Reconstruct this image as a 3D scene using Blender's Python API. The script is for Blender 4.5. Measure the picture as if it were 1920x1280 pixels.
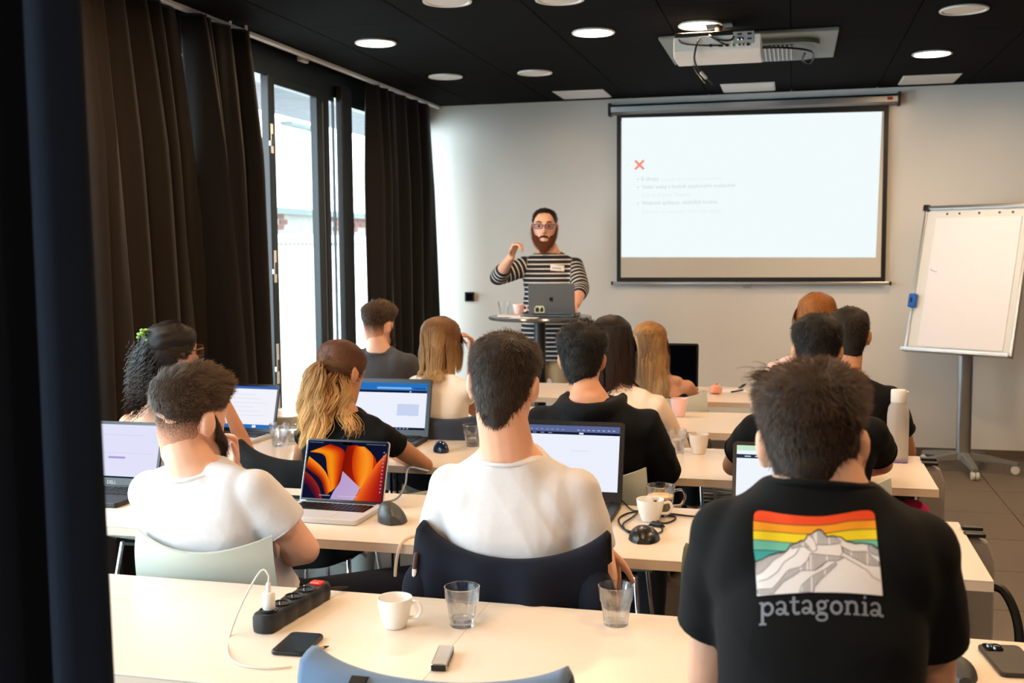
import bpy, bmesh, math, random
import numpy as np
from mathutils import Matrix, Vector
from mathutils.bvhtree import BVHTree

scene = bpy.context.scene
for _o in list(bpy.data.objects):
    bpy.data.objects.remove(_o)
COL = scene.collection
random.seed(7)
RNG = np.random.default_rng(7)
PI = math.pi

# ------------------------------------------------------------------ camera
CAM_F, CAM_H = 2050.0, 1.6
_d = np.array([1487.0 - 960, 460.0 - 640, CAM_F]); _d /= np.linalg.norm(_d)
_roll = 0.008
_u = np.array([-math.sin(_roll), -math.cos(_roll), 0.0])
_u[2] = -(_u[0] * _d[0] + _u[1] * _d[1]) / _d[2]
_u /= np.linalg.norm(_u)
_x = np.cross(_d, _u)
if _x[0] < 0: _x = -_x
CR = np.stack([_x, _d, _u])          # camera axes (right, down, forward) -> world

def at(px, py, Y=None, z=None, X=None):
    """a point of the room seen in the photograph, on the plane y=Y, z=z or x=X"""
    r = CR @ np.array([px - 960.0, py - 640.0, CAM_F])
    if Y is not None: t = Y / r[1]
    elif z is not None: t = (z - CAM_H) / r[2]
    else: t = X / r[0]
    return r * t + np.array([0, 0, CAM_H])

cam_data = bpy.data.cameras.new('camera')
cam = bpy.data.objects.new('camera', cam_data)
COL.objects.link(cam)
_r, _up, _b = CR @ np.array([1., 0, 0]), CR @ np.array([0, -1., 0]), -(CR @ np.array([0, 0, 1.]))
cam.matrix_world = Matrix(((_r[0], _up[0], _b[0], 0), (_r[1], _up[1], _b[1], 0), (_r[2], _up[2], _b[2], CAM_H), (0, 0, 0, 1)))
cam_data.sensor_width = 36.0
cam_data.lens = CAM_F / 1920 * 36
cam_data.clip_start = 0.05
cam_data.dof.use_dof = True
cam_data.dof.focus_distance = 3.1
cam_data.dof.aperture_fstop = 5.6
scene.camera = cam

# ------------------------------------------------------------------ daylight and exposure
vs = scene.view_settings
vs.view_transform = 'Standard'; vs.look = 'None'; vs.gamma = 1.0; vs.use_curve_mapping = False
vs.exposure = 1.05
SKY = 5.4
world = bpy.data.worlds.new('overcast_sky'); scene.world = world
world.use_nodes = True
_bg = world.node_tree.nodes['Background']
_bg.inputs[0].default_value = (0.80, 0.92, 1.0, 1); _bg.inputs[1].default_value = SKY
LAMP_COL, LAMP_E = (1.0, 0.67, 0.38), 102.0

def portal(name, y0, y1, z0, z1, x=-3.02):
    l = bpy.data.lights.new(name, 'AREA'); l.shape = 'RECTANGLE'
    l.size = y1 - y0; l.size_y = z1 - z0
    l.cycles.is_portal = True
    o = bpy.data.objects.new(name, l); COL.objects.link(o)
    o.location = (x, (y0 + y1) / 2, (z0 + z1) / 2)
    o.rotation_euler = Vector((1, 0, 0)).to_track_quat('-Z', 'Y').to_euler()
    o['kind'] = 'helper'
portal('window_daylight', 5.6, 8.4, 0.1, 2.5)
portal('window_daylight', -2.6, 4.1, 0.1, 2.5)

# ------------------------------------------------------------------ materials
def srgb(r, g=None, b=None):
    if g is None: r, g, b = r
    f = lambda c: ((c / 255.0) / 12.92 if c / 255.0 <= 0.04045 else ((c / 255.0 + 0.055) / 1.055) ** 2.4)
    return (f(r), f(g), f(b), 1)
def lin(c):
    return tuple(c) + (1,) if len(c) == 3 else tuple(c)

def mat(name, col, rough=0.5, metal=0.0, noise=0.0, nscale=40.0, bump=0.0, bscale=200.0, stretch=(1, 1, 1), spec=0.5, sheen=0.0,
        trans=0.0, ior=1.45, emit=None, estr=0.0, sss=0.0, coat=0.0, bdist=0.002):
    m = bpy.data.materials.new(name); m.use_nodes = True
    nt = m.node_tree; b = nt.nodes['Principled BSDF']
    col = lin(col)
    b.inputs['Base Color'].default_value = col
    b.inputs['Roughness'].default_value = rough; b.inputs['Metallic'].default_value = metal
    b.inputs['Specular IOR Level'].default_value = spec; b.inputs['IOR'].default_value = ior
    b.inputs['Transmission Weight'].default_value = trans
    if sheen: b.inputs['Sheen Weight'].default_value = sheen; b.inputs['Sheen Roughness'].default_value = 0.5
    if coat: b.inputs['Coat Weight'].default_value = coat
    if sss:
        b.inputs['Subsurface Weight'].default_value = sss
        b.inputs['Subsurface Radius'].default_value = (0.012, 0.004, 0.002); b.inputs['Subsurface Scale'].default_value = 1.0
    if emit is not None:
        b.inputs['Emission Color'].default_value = lin(emit); b.inputs['Emission Strength'].default_value = estr
    if noise or bump:
        tc = nt.nodes.new('ShaderNodeTexCoord'); mp = nt.nodes.new('ShaderNodeMapping')
        mp.inputs['Scale'].default_value = stretch
        nt.links.new(tc.outputs['Object'], mp.inputs['Vector'])
    if noise:
        n = nt.nodes.new('ShaderNodeTexNoise'); n.inputs['Scale'].default_value = nscale; n.inputs['Detail'].default_value = 5
        nt.links.new(mp.outputs[0], n.inputs['Vector'])
        mx = nt.nodes.new('ShaderNodeMix'); mx.data_type = 'RGBA'
        lo = tuple(max(0, c * (1 - noise)) for c in col[:3]) + (1,); hi = tuple(min(1, c * (1 + noise)) for c in col[:3]) + (1,)
        mx.inputs[6].default_value = lo; mx.inputs[7].default_value = hi
        nt.links.new(n.outputs['Fac'], mx.inputs[0]); nt.links.new(mx.outputs[2], b.inputs['Base Color'])
    if bump:
        n2 = nt.nodes.new('ShaderNodeTexNoise'); n2.inputs['Scale'].default_value = bscale; n2.inputs['Detail'].default_value = 4
        nt.links.new(mp.outputs[0], n2.inputs['Vector'])
        bp = nt.nodes.new('ShaderNodeBump'); bp.inputs['Strength'].default_value = bump; bp.inputs['Distance'].default_value = bdist
        nt.links.new(n2.outputs['Fac'], bp.inputs['Height']); nt.links.new(bp.outputs[0], b.inputs['Normal'])
    return m

def emat(name, col, s=1.0):
    m = bpy.data.materials.new(name); m.use_nodes = True
    nt = m.node_tree; nt.nodes.remove(nt.nodes['Principled BSDF'])
    e = nt.nodes.new('ShaderNodeEmission'); e.inputs[0].default_value = lin(col); e.inputs[1].default_value = s
    nt.links.new(e.outputs[0], nt.nodes['Material Output'].inputs[0])
    return m

def pane_mat(name, tint=(1, 1, 1), gloss=0.06):
    m = bpy.data.materials.new(name); m.use_nodes = True
    nt = m.node_tree; nt.nodes.remove(nt.nodes['Principled BSDF'])
    t = nt.nodes.new('ShaderNodeBsdfTransparent'); t.inputs[0].default_value = lin(tint)
    g = nt.nodes.new('ShaderNodeBsdfGlossy'); g.inputs['Roughness'].default_value = 0.02
    mx = nt.nodes.new('ShaderNodeMixShader'); mx.inputs[0].default_value = gloss
    nt.links.new(t.outputs[0], mx.inputs[1]); nt.links.new(g.outputs[0], mx.inputs[2])
    nt.links.new(mx.outputs[0], nt.nodes['Material Output'].inputs[0])
    return m

M = {}
M['wall'] = mat('wall_paint', srgb(238, 235, 229), 0.24, noise=0.03, nscale=3, bump=0.25, bscale=6, bdist=0.01)
M['ceil'] = mat('acoustic_black', srgb(13, 12, 11), 0.95, spec=0.08, noise=0.35, nscale=180, bump=0.6, bscale=260)
M['wall_low_bounce'] = mat('wall_paint_low_bounce', srgb(70, 68, 66), 0.6, noise=0.04, nscale=3)  # unseen right and rear walls, made dark to cut bounced fill light
M['ceil_gap'] = mat('ceiling_gap_black', (0.002, 0.002, 0.002), 0.9, noise=0.2, nscale=20)
M['floor'] = mat('floor_tile_brown', srgb(118, 104, 90), 0.42, noise=0.28, nscale=14, stretch=(1.2, 14, 1), bump=0.08, bscale=30)
M['grout'] = mat('grout', srgb(70, 62, 55), 0.8, noise=0.1)
M['white_paint'] = mat('white_paint', srgb(225, 225, 222), 0.45, noise=0.02)
M['dark_frame'] = mat('anthracite_frame', srgb(26, 33, 38), 0.38, noise=0.06, nscale=30)
M['post'] = mat('black_steel_post', srgb(22, 24, 26), 0.45, noise=0.08, nscale=20)
M['pane'] = pane_mat('window_pane', (0.93, 0.97, 0.97), 0.07)
M['metal'] = mat('steel', srgb(196, 198, 200), 0.25, 1.0, noise=0.04)
M['chrome'] = mat('chrome', srgb(214, 216, 218), 0.10, 1.0, noise=0.02)
M['alu'] = mat('aluminium', srgb(186, 188, 190), 0.33, 1.0, noise=0.03)
M['silver'] = mat('silver_case', srgb(206, 206, 208), 0.42, 0.35, noise=0.03)
M['black_pl'] = mat('black_plastic', srgb(18, 18, 19), 0.42, noise=0.1, nscale=60)
M['black_gl'] = mat('black_gloss', srgb(10, 11, 13), 0.12, noise=0.05)
M['grey_pl'] = mat('grey_plastic', srgb(120, 122, 122), 0.45, noise=0.05)
M['lgrey_pl'] = mat('light_grey_plastic', srgb(172, 172, 168), 0.45, noise=0.05)
M['white_pl'] = mat('white_plastic', srgb(232, 230, 226), 0.38, noise=0.02)
M['desk'] = mat('desk_laminate', srgb(226, 212, 196), 0.27, noise=0.03, nscale=8, stretch=(1, 8, 1), spec=0.5)
M['desk_edge'] = mat('desk_edge_band', srgb(226, 205, 184), 0.45, noise=0.04, nscale=40)
M['leg_grey'] = mat('table_leg_grey', srgb(158, 153, 149), 0.45, noise=0.05)
M['chair'] = mat('chair_shell_offwhite', srgb(190, 195, 186), 0.40, noise=0.02)
M['china'] = mat('white_china', srgb(240, 236, 230), 0.15, noise=0.01, coat=0.4)
M['pink_china'] = mat('pink_china', srgb(243, 202, 196), 0.25, noise=0.02)
M['marble_china'] = mat('marbled_china', srgb(226, 214, 202), 0.2, noise=0.16, nscale=12)
M['glass'] = mat('clear_glass', (1, 1, 1), 0.0, trans=1.0, ior=1.45)
def _clear(m, fac):
    nt = m.node_tree; b = nt.nodes['Principled BSDF']; t = nt.nodes.new('ShaderNodeBsdfTransparent'); mx = nt.nodes.new('ShaderNodeMixShader'); mx.inputs[0].default_value = fac
    nt.links.new(b.outputs[0], mx.inputs[1]); nt.links.new(t.outputs[0], mx.inputs[2]); nt.links.new(mx.outputs[0], nt.nodes['Material Output'].inputs[0])
_clear(M['glass'], 0.3)
M['water'] = mat('water', (0.98, 0.99, 1), 0.0, trans=1.0, ior=1.33)
M['coffee'] = mat('milky_coffee', srgb(196, 160, 120), 0.25, noise=0.1, nscale=60)
M['coffee_dark'] = mat('dark_coffee', srgb(58, 34, 22), 0.2, noise=0.1)
M['fab_white_screen'] = mat('screen_fabric', srgb(222, 214, 200), 0.75, noise=0.02, nscale=5)
M['red'] = mat('red_plastic', srgb(170, 30, 36), 0.35, noise=0.05)
M['blue_sponge'] = mat('blue_plastic', srgb(22, 98, 190), 0.5, noise=0.05)
M['paper'] = mat('paper', srgb(240, 237, 241), 0.7, noise=0.015)
M['curtain_brown'] = mat('curtain_brown', srgb(33, 26, 21), 0.75, noise=0.15, nscale=300, bump=0.2, bscale=600, sheen=0.10, spec=0.2)
M['curtain_dark'] = mat('curtain_charcoal', srgb(27, 25, 25), 0.75, noise=0.15, nscale=300, bump=0.2, bscale=600, sheen=0.10, spec=0.2)
M['curtain_navy'] = mat('curtain_navy', srgb(20, 29, 46), 0.85, noise=0.15, nscale=300, bump=0.2, bscale=600, sheen=0.05, spec=0.2)
M['lamp_on'] = emat('lamp_diffuser_lit', LAMP_COL, LAMP_E)
M['lamp_off'] = mat('lamp_diffuser_unlit', srgb(232, 228, 222), 0.4, noise=0.02)
M['cable_white'] = mat('cable_white', srgb(222, 206, 190), 0.5, noise=0.03)
M['cable_grey'] = mat('cable_grey', srgb(120, 126, 130), 0.5, noise=0.05)
M['cable_black'] = mat('cable_black', srgb(20, 19, 19), 0.45, noise=0.08)
M['facade'] = mat('facade_plaster', srgb(238, 238, 236), 0.9, noise=0.05, nscale=2, bump=0.2, bscale=30)
M['ledge'] = mat('ledge_concrete', srgb(84, 90, 88), 0.9, noise=0.25, nscale=6, bump=0.2, bscale=40)
M['concrete'] = mat('concrete', srgb(92, 92, 96), 0.9, noise=0.35, nscale=9, bump=0.4, bscale=40)
M['brick'] = mat('brick_red', srgb(84, 48, 40), 0.9, noise=0.2, nscale=15, bump=0.3, bscale=60)
M['rubble'] = mat('rubble_plaster', srgb(112, 110, 104), 0.95, noise=0.5, nscale=16, bump=0.6, bscale=30)
M['winblue'] = mat('dark_window_glass', srgb(50, 62, 72), 0.1, noise=0.1)
M['paving'] = mat('outside_paving', srgb(205, 205, 200), 0.9, noise=0.1, nscale=4)
M['screen_black'] = mat('laptop_bezel', srgb(14, 14, 16), 0.25, noise=0.05)

# ------------------------------------------------------------------ mesh helpers
class MB:
    """collects closed shapes and builds one mesh object"""
    def __init__(s): s.v = []; s.f = []; s.m = []; s.n = 0; s.X = None; s.mi = 0
    def add(s, V, F, mi=None):
        V = np.asarray(V, float)
        if s.X is not None: V = V @ s.X[:3, :3].T + s.X[:3, 3]
        k = s.n; s.v.append(V); s.n += len(V)
        for f in F: s.f.append([i + k for i in f])
        s.m += [s.mi if mi is None else mi] * len(F)
        return s
    def box(s, c, size, rz=0.0, mi=None, taper=1.0):
        x, y, z = [q / 2 for q in size]
        V = np.array([(-x, -y, -z), (x, -y, -z), (x, y, -z), (-x, y, -z), (-x * taper, -y * taper, z), (x * taper, -y * taper, z), (x * taper, y * taper, z), (-x * taper, y * taper, z)])
        if rz:
            ca, sa = math.cos(rz), math.sin(rz)
            V = V @ np.array([[ca, -sa, 0], [sa, ca, 0], [0, 0, 1]]).T
        return s.add(V + np.array(c, float), [(0, 3, 2, 1), (4, 5, 6, 7), (0, 1, 5, 4), (1, 2, 6, 5), (2, 3, 7, 6), (3, 0, 4, 7)], mi)
    def rings(s, R, mi=None, cap=True):
        """R: list of equal-length closed rings of points"""
        n = len(R[0]); V = np.concatenate([np.asarray(r, float) for r in R]); F = []
        for i in range(len(R) - 1):
            for j in range(n):
                a, b = i * n + j, i * n + (j + 1) % n
                F.append((a, b, b + n, a + n))
        if cap:
            F.append(tuple(range(n - 1, -1, -1))); k = (len(R) - 1) * n; F.append(tuple(range(k, k + n)))
        return s.add(V, F, mi)
    def tube(s, P, r, n=10, mi=None, round_ends=True, closed=False):
        P = [np.asarray(p, float) for p in P]
        if np.isscalar(r): r = [r] * len(P)
        T = []
        for i in range(len(P)):
            if closed: t = P[(i + 1) % len(P)] - P[i - 1]
            else: t = P[min(i + 1, len(P) - 1)] - P[max(i - 1, 0)]
            T.append(t / (np.linalg.norm(t) + 1e-12))
        ref = np.array([0, 0, 1.]) if abs(T[0][2]) < 0.9 else np.array([1., 0, 0])
        U = np.cross(T[0], ref); U /= np.linalg.norm(U)
        R = []
        cs = [(math.cos(2 * PI * k / n), math.sin(2 * PI * k / n)) for k in range(n)]
        def ring(c, rad, U, t):
            W = np.cross(t, U); return [c + rad * (x * U + y * W) for x, y in cs]
        for i in range(len(P)):
            U = U - T[i] * np.dot(U, T[i]); U /= np.linalg.norm(U)
            if i == 0 and round_ends and not closed:
                for q in (0.98, 0.75, 0.4): R.append(ring(P[0] - T[0] * r[0] * q, r[0] * math.sqrt(max(0.001, 1 - q * q)), U, T[0]))
            R.append(ring(P[i], r[i], U, T[i]))
            if i == len(P) - 1 and round_ends and not closed:
                for q in (0.4, 0.75, 0.98): R.append(ring(P[i] + T[i] * r[i] * q, r[i] * math.sqrt(max(0.001, 1 - q * q)), U, T[i]))
        if closed: R.append(R[0]); return s.rings(R, mi, cap=False)
        return s.rings(R, mi)
    def lathe(s, prof, c=(0, 0, 0), n=24, mi=None, cap=True, fl=None):
        """prof: (radius, z) pairs"""
        R = []
        for q, (r, z) in enumerate(prof):
            R.append([(c[0] + (r if fl is None else fl(r, z, a)) * math.cos(a), c[1] + (r if fl is None else fl(r, z, a)) * math.sin(a), c[2] + z) for a in [2 * PI * k / n for k in range(n)]])
        return s.rings(R, mi, cap)
    def ell(s, c, rad, rot=None, n=14, mi=None):
        R = []
        rot = np.eye(3) if rot is None else np.asarray(rot)
        for i in range(1, n):
            th = PI * i / n
            ring = np.array([(math.sin(th) * math.cos(2 * PI * k / n) * rad[0], math.sin(th) * math.sin(2 * PI * k / n) * rad[1], -math.cos(th) * rad[2]) for k in range(n)])
            R.append(ring @ rot.T + np.array(c, float))
        return s.rings(R, mi)
    def prism(s, poly, z0, z1, mi=None):
        return s.rings([[(x, y, z0) for x, y in poly], [(x, y, z1) for x, y in poly]], mi)
    def slab(s, grid, th, mi=None, nrm=None):
        """grid [i][j] of points thickened by th along per-point normals"""
        G = np.asarray(grid, float); a, b = G.shape[:2]
        du = np.gradient(G, axis=0); dv = np.gradient(G, axis=1)
        N = np.cross(du, dv); N /= (np.linalg.norm(N, axis=2, keepdims=True) + 1e-12)
        A = (G + N * th / 2).reshape(-1, 3); B = (G - N * th / 2).reshape(-1, 3); k = a * b; F = []
        id_ = lambda i, j: i * b + j
        for i in range(a - 1):
            for j in range(b - 1):
                q = (id_(i, j), id_(i + 1, j), id_(i + 1, j + 1), id_(i, j + 1))
                F.append(q); F.append(tuple(x + k for x in reversed(q)))
        for i in range(a - 1):
            for j, fl in ((0, 0), (b - 1, 1)):
                q = (id_(i, j), id_(i, j) + k, id_(i + 1, j) + k, id_(i + 1, j)); F.append(q if fl == 0 else q[::-1])
        for j in range(b - 1):
            for i, fl in ((0, 1), (a - 1, 0)):
                q = (id_(i, j), id_(i, j) + k, id_(i, j + 1) + k, id_(i, j + 1)); F.append(q if fl == 0 else q[::-1])
        return s.add(np.concatenate([A, B]), F, mi)
    def mesh(s, name, mats, smooth=False):
        me = bpy.data.meshes.new(name)
        me.from_pydata(np.concatenate(s.v).tolist() if s.v else [], [], s.f)
        for m in (mats if isinstance(mats, (list, tuple)) else [mats]): me.materials.append(m)
        if any(s.m): me.polygons.foreach_set('material_index', s.m)
        if smooth: me.polygons.foreach_set('use_smooth', [True] * len(me.polygons))
        me.update()
        return me
    def build(s, name, mats, parent=None, smooth=False, bevel=0.0, label=None, sharp=True, seg=2):
        me = s.mesh(name, mats, smooth)
        if smooth and sharp: me.set_sharp_from_angle(angle=math.radians(42))
        o = bpy.data.objects.new(name, me); COL.objects.link(o)
        if parent is not None: o.parent = parent
        if bevel:
            b = o.modifiers.new('bevel', 'BEVEL'); b.width = bevel; b.segments = seg; b.limit_method = 'ANGLE'; b.angle_limit = math.radians(35)
        if label: o['label'] = label
        return o

def ob_mesh(name, me, parent=None, label=None):
    o = bpy.data.objects.new(name, me); COL.objects.link(o)
    if parent is not None: o.parent = parent
    if label: o['label'] = label
    return o
def thing(name, label, cat, loc=(0, 0, 0), rz=0.0, group=None):
    o = bpy.data.objects.new(name, None); COL.objects.link(o); o.empty_display_size = 0.1
    o.location = [float(q) for q in loc]; o.rotation_euler = (0, 0, rz)
    tag(o, label, cat, group)
    return o
def tag(o, label, cat, group=None):
    o['label'] = label; o['category'] = cat
    if group: o['group'] = group
    return o
def struct(o, label=None):
    o['kind'] = 'structure'
    if label: o['label'] = label
    return o
def dup(root, loc, rz, label, group=None):
    r = root.copy(); COL.objects.link(r); r.location = [float(q) for q in loc]; r.rotation_euler = (0, 0, rz); r['label'] = label
    if group: r['group'] = group
    for ch in root.children:
        c = ch.copy(); COL.objects.link(c); c.parent = r
        for g in ch.children:
            d = g.copy(); COL.objects.link(d); d.parent = c
    return r
def spline(P, n=8):
    """Catmull-Rom through the points"""
    P = [np.asarray(p, float) for p in P]; Q = []
    E = [2 * P[0] - P[1]] + P + [2 * P[-1] - P[-2]]
    for i in range(1, len(E) - 2):
        for k in range(n):
            t = k / n
            Q.append(0.5 * ((2 * E[i]) + (-E[i - 1] + E[i + 1]) * t + (2 * E[i - 1] - 5 * E[i] + 4 * E[i + 1] - E[i + 2]) * t * t + (-E[i - 1] + 3 * E[i] - 3 * E[i + 1] + E[i + 2]) * t ** 3))
    Q.append(P[-1]); return Q
def xform(rz=0.0, rx=0.0, ry=0.0, loc=(0, 0, 0), sc=1.0):
    return np.array(Matrix.Translation(loc) @ Matrix.Rotation(rz, 4, 'Z') @ Matrix.Rotation(ry, 4, 'Y') @ Matrix.Rotation(rx, 4, 'X') @ Matrix.Scale(sc, 4))
def rbox(mb, c, size, r, seg=4, mi=None, axis='z'):
    """box with rounded vertical corners"""
    x, y, z = [q / 2 for q in size]; r = min(r, x, y) * 0.999; P = []
    for cx, cy, a0 in ((x - r, y - r, 0), (-x + r, y - r, PI / 2), (-x + r, -y + r, PI), (x - r, -y + r, 1.5 * PI)):
        for k in range(seg + 1):
            a = a0 + PI / 2 * k / seg; P.append((cx + r * math.cos(a), cy + r * math.sin(a)))
    return mb.rings([[(c[0] + p, c[1] + q, c[2] - z) for p, q in P], [(c[0] + p, c[1] + q, c[2] + z) for p, q in P]], mi)
# ------------------------------------------------------------------ room shell
ZC, YW, XL, XR, YB = 2.77, 8.75, -3.05, 3.2, -3.0
fl = struct(MB().box(((XL + XR) / 2 - 1, (YB + YW) / 2, -0.06), (XR - XL + 2.4, YW - YB + 0.4, 0.1)).build('floor', M['grout']))
tw, td = 0.62, 0.62
tile_me = None
iy = 0
y = YB
while y < YW - 0.01:
    x = XL
    y1 = min(y + td, YW)
    while x < XR - 0.01:
        x1 = min(x + tw, XR)
        if tile_me is None or (x1 - x) < tw - 1e-6 or (y1 - y) < td - 1e-6:
            me = MB().box((0, 0, -0.006), (x1 - x - 0.005, y1 - y - 0.005, 0.012)).mesh('floor_tile', M['floor'])
            if tile_me is None: tile_me = me
        else: me = tile_me
        o = ob_mesh('floor_tile', me, fl); o.location = ((x + x1) / 2, (y + y1) / 2, 0)
        x = x1
    y = y1
ce = struct(MB().box(((XL + XR) / 2, (YB + YW) / 2, ZC + 0.07), (XR - XL + 0.3, YW - YB + 0.3, 0.1)).build('ceiling', M['ceil_gap']))
jx = [XL] + [-0.028 + 0.622 * k for k in range(-4, 6)] + [XR]
ct_me = {}
for i in range(len(jx) - 1):
    yy = YB; k = 0
    ys = [YB] + [7.66 - 1.09 * q for q in range(9, -1, -1)] + [YW]
    for a, b in zip(ys[:-1], ys[1:]):
        key = (round(jx[i + 1] - jx[i], 3), round(b - a, 3))
        if key not in ct_me:
            ct_me[key] = MB().box((0, 0, 0.013), (key[0] - 0.007, key[1] - 0.003, 0.026)).mesh('ceiling_tile', M['ceil'])
        o = ob_mesh('ceiling_tile', ct_me[key], ce); o.location = ((jx[i] + jx[i + 1]) / 2, (a + b) / 2, ZC)
struct(MB().box(((XL + XR) / 2, YW + 0.06, 1.4), (XR - XL + 0.4, 0.12, 3.0)).build('wall_back', M['wall']), 'white painted wall behind the projection screen')
struct(MB().box((XR + 0.06, (YB + YW) / 2, 1.4), (0.12, YW - YB + 0.4, 3.0)).build('wall_right', M['wall_low_bounce']))
struct(MB().box(((XL + XR) / 2, YB - 0.06, 1.4), (XR - XL + 0.4, 0.12, 3.0)).build('wall_rear', M['wall_low_bounce']))
wl = MB()
wl.box((XL - 0.02, (YB + YW) / 2, 2.70), (0.16, YW - YB, 0.18)); wl.box((XL - 0.02, (YB + YW) / 2, 0.03), (0.16, YW - YB, 0.1))
wl.box((XL - 0.02, (YB - 2.65) / 2, 1.4), (0.16, 0.36, 2.6)); wl.box((XL - 0.02, 4.15, 1.4), (0.14, 0.12, 2.6))
struct(wl.build('wall_left', M['dark_frame']), 'dark framed glazed wall along the window side')
struct(MB().box(((XL + XR) / 2, YW - 0.006, 0.03), (XR - XL, 0.012, 0.06)).build('baseboard_back', mat('baseboard_brown', srgb(110, 94, 80), 0.5, noise=0.1)))

def window(n, y0, y1, divs, z0=0.08, z1=2.61, fw=0.055, kind='window', fw_l=None, fw_r=None, label=None, fd=0.05):
    e = bpy.data.objects.new('%s_%d' % (kind, n), None); COL.objects.link(e); e.location = (-3.0, (y0 + y1) / 2, 0); struct(e, label)
    h = (y1 - y0) / 2
    fl_, fr_ = fw_l or fw, fw_r or fw
    bv = min(0.004, fw / 5)
    MB().box((0, -h + fl_ / 2, (z0 + z1) / 2), (fd, fl_, z1 - z0)).build('frame_stile', M['dark_frame'], e, bevel=bv)
    MB().box((0, h - fr_ / 2, (z0 + z1) / 2), (fd, fr_, z1 - z0)).build('frame_stile', M['dark_frame'], e, bevel=bv)
    ft = max(fw, 0.03)
    MB().box((0, 0, z1 - ft / 2), (fd - 0.004, 2 * h - 0.004, ft)).build('frame_rail', M['dark_frame'], e, bevel=bv)
    MB().box((0, 0, z0 + 0.05), (fd - 0.004, 2 * h - 0.004, 0.1)).build('frame_rail', M['dark_frame'], e, bevel=bv)
    ys = [-h] + [-h + 2 * h * k / divs for k in range(1, divs)] + [h]
    for a, b in zip(ys[:-1], ys[1:]):
        if b < h - 1e-6: MB().box((0, b, (z0 + z1) / 2), (fd - 0.004, fw, z1 - z0)).build('mullion', M['dark_frame'], e, bevel=bv)
        MB().box((0, (a + b) / 2, (z0 + z1) / 2), (0.006, b - a - 0.01, z1 - z0 - 0.04)).build('pane', M['pane'], e)
    return e
window(1, 4.21, 5.60, 2, label='curtained dark framed window behind the brown drapes', fw=0.03)
d1 = window(1, 5.92, 6.785, 1, kind='door', fw=0.05, fw_l=0.08, fw_r=0.19, z1=2.62, label='tall glazed door with dark frame and steel lock plates')
for zz, hh in ((2.25, 0.17), (1.50, 0.19), (0.92, 0.24), (0.62, 0.30)):
    p = MB(); p.box((0.027, -0.405, zz), (0.005, 0.030, hh)); lp = p.build('lock_plate', M['white_pl'], d1, bevel=0.0015, label='pale steel lock plate on the door edge')
    MB().box((0.031, -0.405, zz - 0.01), (0.004, 0.011, 0.07)).build('latch_slot', M['black_gl'], lp)
    MB().box((0.032, -0.432, zz - 0.03), (0.014, 0.018, 0.03)).build('striker', M['alu'], lp, bevel=0.003)
MB().box((0.026, 0.36, 1.35), (0.006, 0.020, 2.4)).build('frame_groove', M['post'], d1)
MB().box((0.027, 0.325, 1.35), (0.006, 0.006, 2.4)).build('weather_strip', M['alu'], d1)
window(2, 6.79, 6.905, 1, fw=0.008, fd=0.02, label='narrow glazed strip between the door and the steel post')
window(3, 7.06, 8.70, 1, fw=0.012, fd=0.02, label='dark framed window half covered by the far curtain')
window(4, -2.60, 4.09, 5, label='row of tall panes on the window side beside the camera')
pp = MB(); rbox(pp, (-2.955, 6.985, 1.38), (0.05, 0.17, 2.6), 0.008)
struct(pp.build('trim_1', M['post']), 'black steel post between the window panes')

# outside
fa = thing('neighbour_building', 'white plastered building facade across the yard, seen through the glazed door', 'building', (-7.2, 15.2, 0))
w_ = MB()
w_.box((-0.3, 2, 1.35), (0.6, 14, 1.5)); w_.box((-0.3, 2, 4.0), (0.6, 14, 3.8))
w_.build('facade_wall', M['facade'], fa)
MB().box((0.0, 2, 0.2), (0.65, 14, 0.9)).build('plinth', M['facade'], fa)
MB().box((0.02, 2, 2.155), (0.16, 14, 0.09)).build('ledge', M['ledge'], fa, label='grey concrete ledge')
MB().box((0.005, 2, 1.97), (0.03, 14, 0.29)).build('rubble_strip', M['rubble'], fa, label='rough plaster strip below the ledge')
bme = MB().box((0, 0, 0), (0.03, 0.24, 0.065)).mesh('brick', M['brick'])
for k in range(14):
    for r_ in range((2, 1, 3)[k % 3]):
        b_ = ob_mesh('brick', bme, fa); b_.location = (0.02, -1.6 + k * 0.255 + 0.12 * (r_ % 2) - (0.35 if k < 6 else -0.9), 2.075 - r_ * 0.076)
wn = MB().box((0.02, 0.03, 3.92), (0.05, 1.02, 0.95)).build('window', M['white_paint'], fa)
for yy in (-0.2, 0.26): MB().box((0.04, yy, 3.95), (0.03, 0.40, 0.76)).build('pane', M['winblue'], wn)
MB().box((0.08, 0.03, 3.42), (0.2, 1.1, 0.05)).build('window_sill', M['ledge'], fa)
rme = MB().box((0.03, 0, 1.68), (0.02, 0.05, 0.05)).mesh('vent_slot', M['ledge'])
for k in range(26):
    o = ob_mesh('vent_slot', rme, fa); o.location = (0, -1.2 + k * 0.14, 0.0)
tag(MB().box((-5.6, 6.0, -0.12), (5.2, 30, 0.1)).build('yard_paving', M['paving']), 'pale paved yard outside the windows', 'paving')['kind'] = 'structure'
tag(MB().box((-4.09, 9.6, 3.06), (1.86, 10, 0.22)).build('canopy_slab', M['concrete']), 'grey concrete canopy overhanging the windows outside', 'canopy')['kind'] = 'structure'

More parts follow.
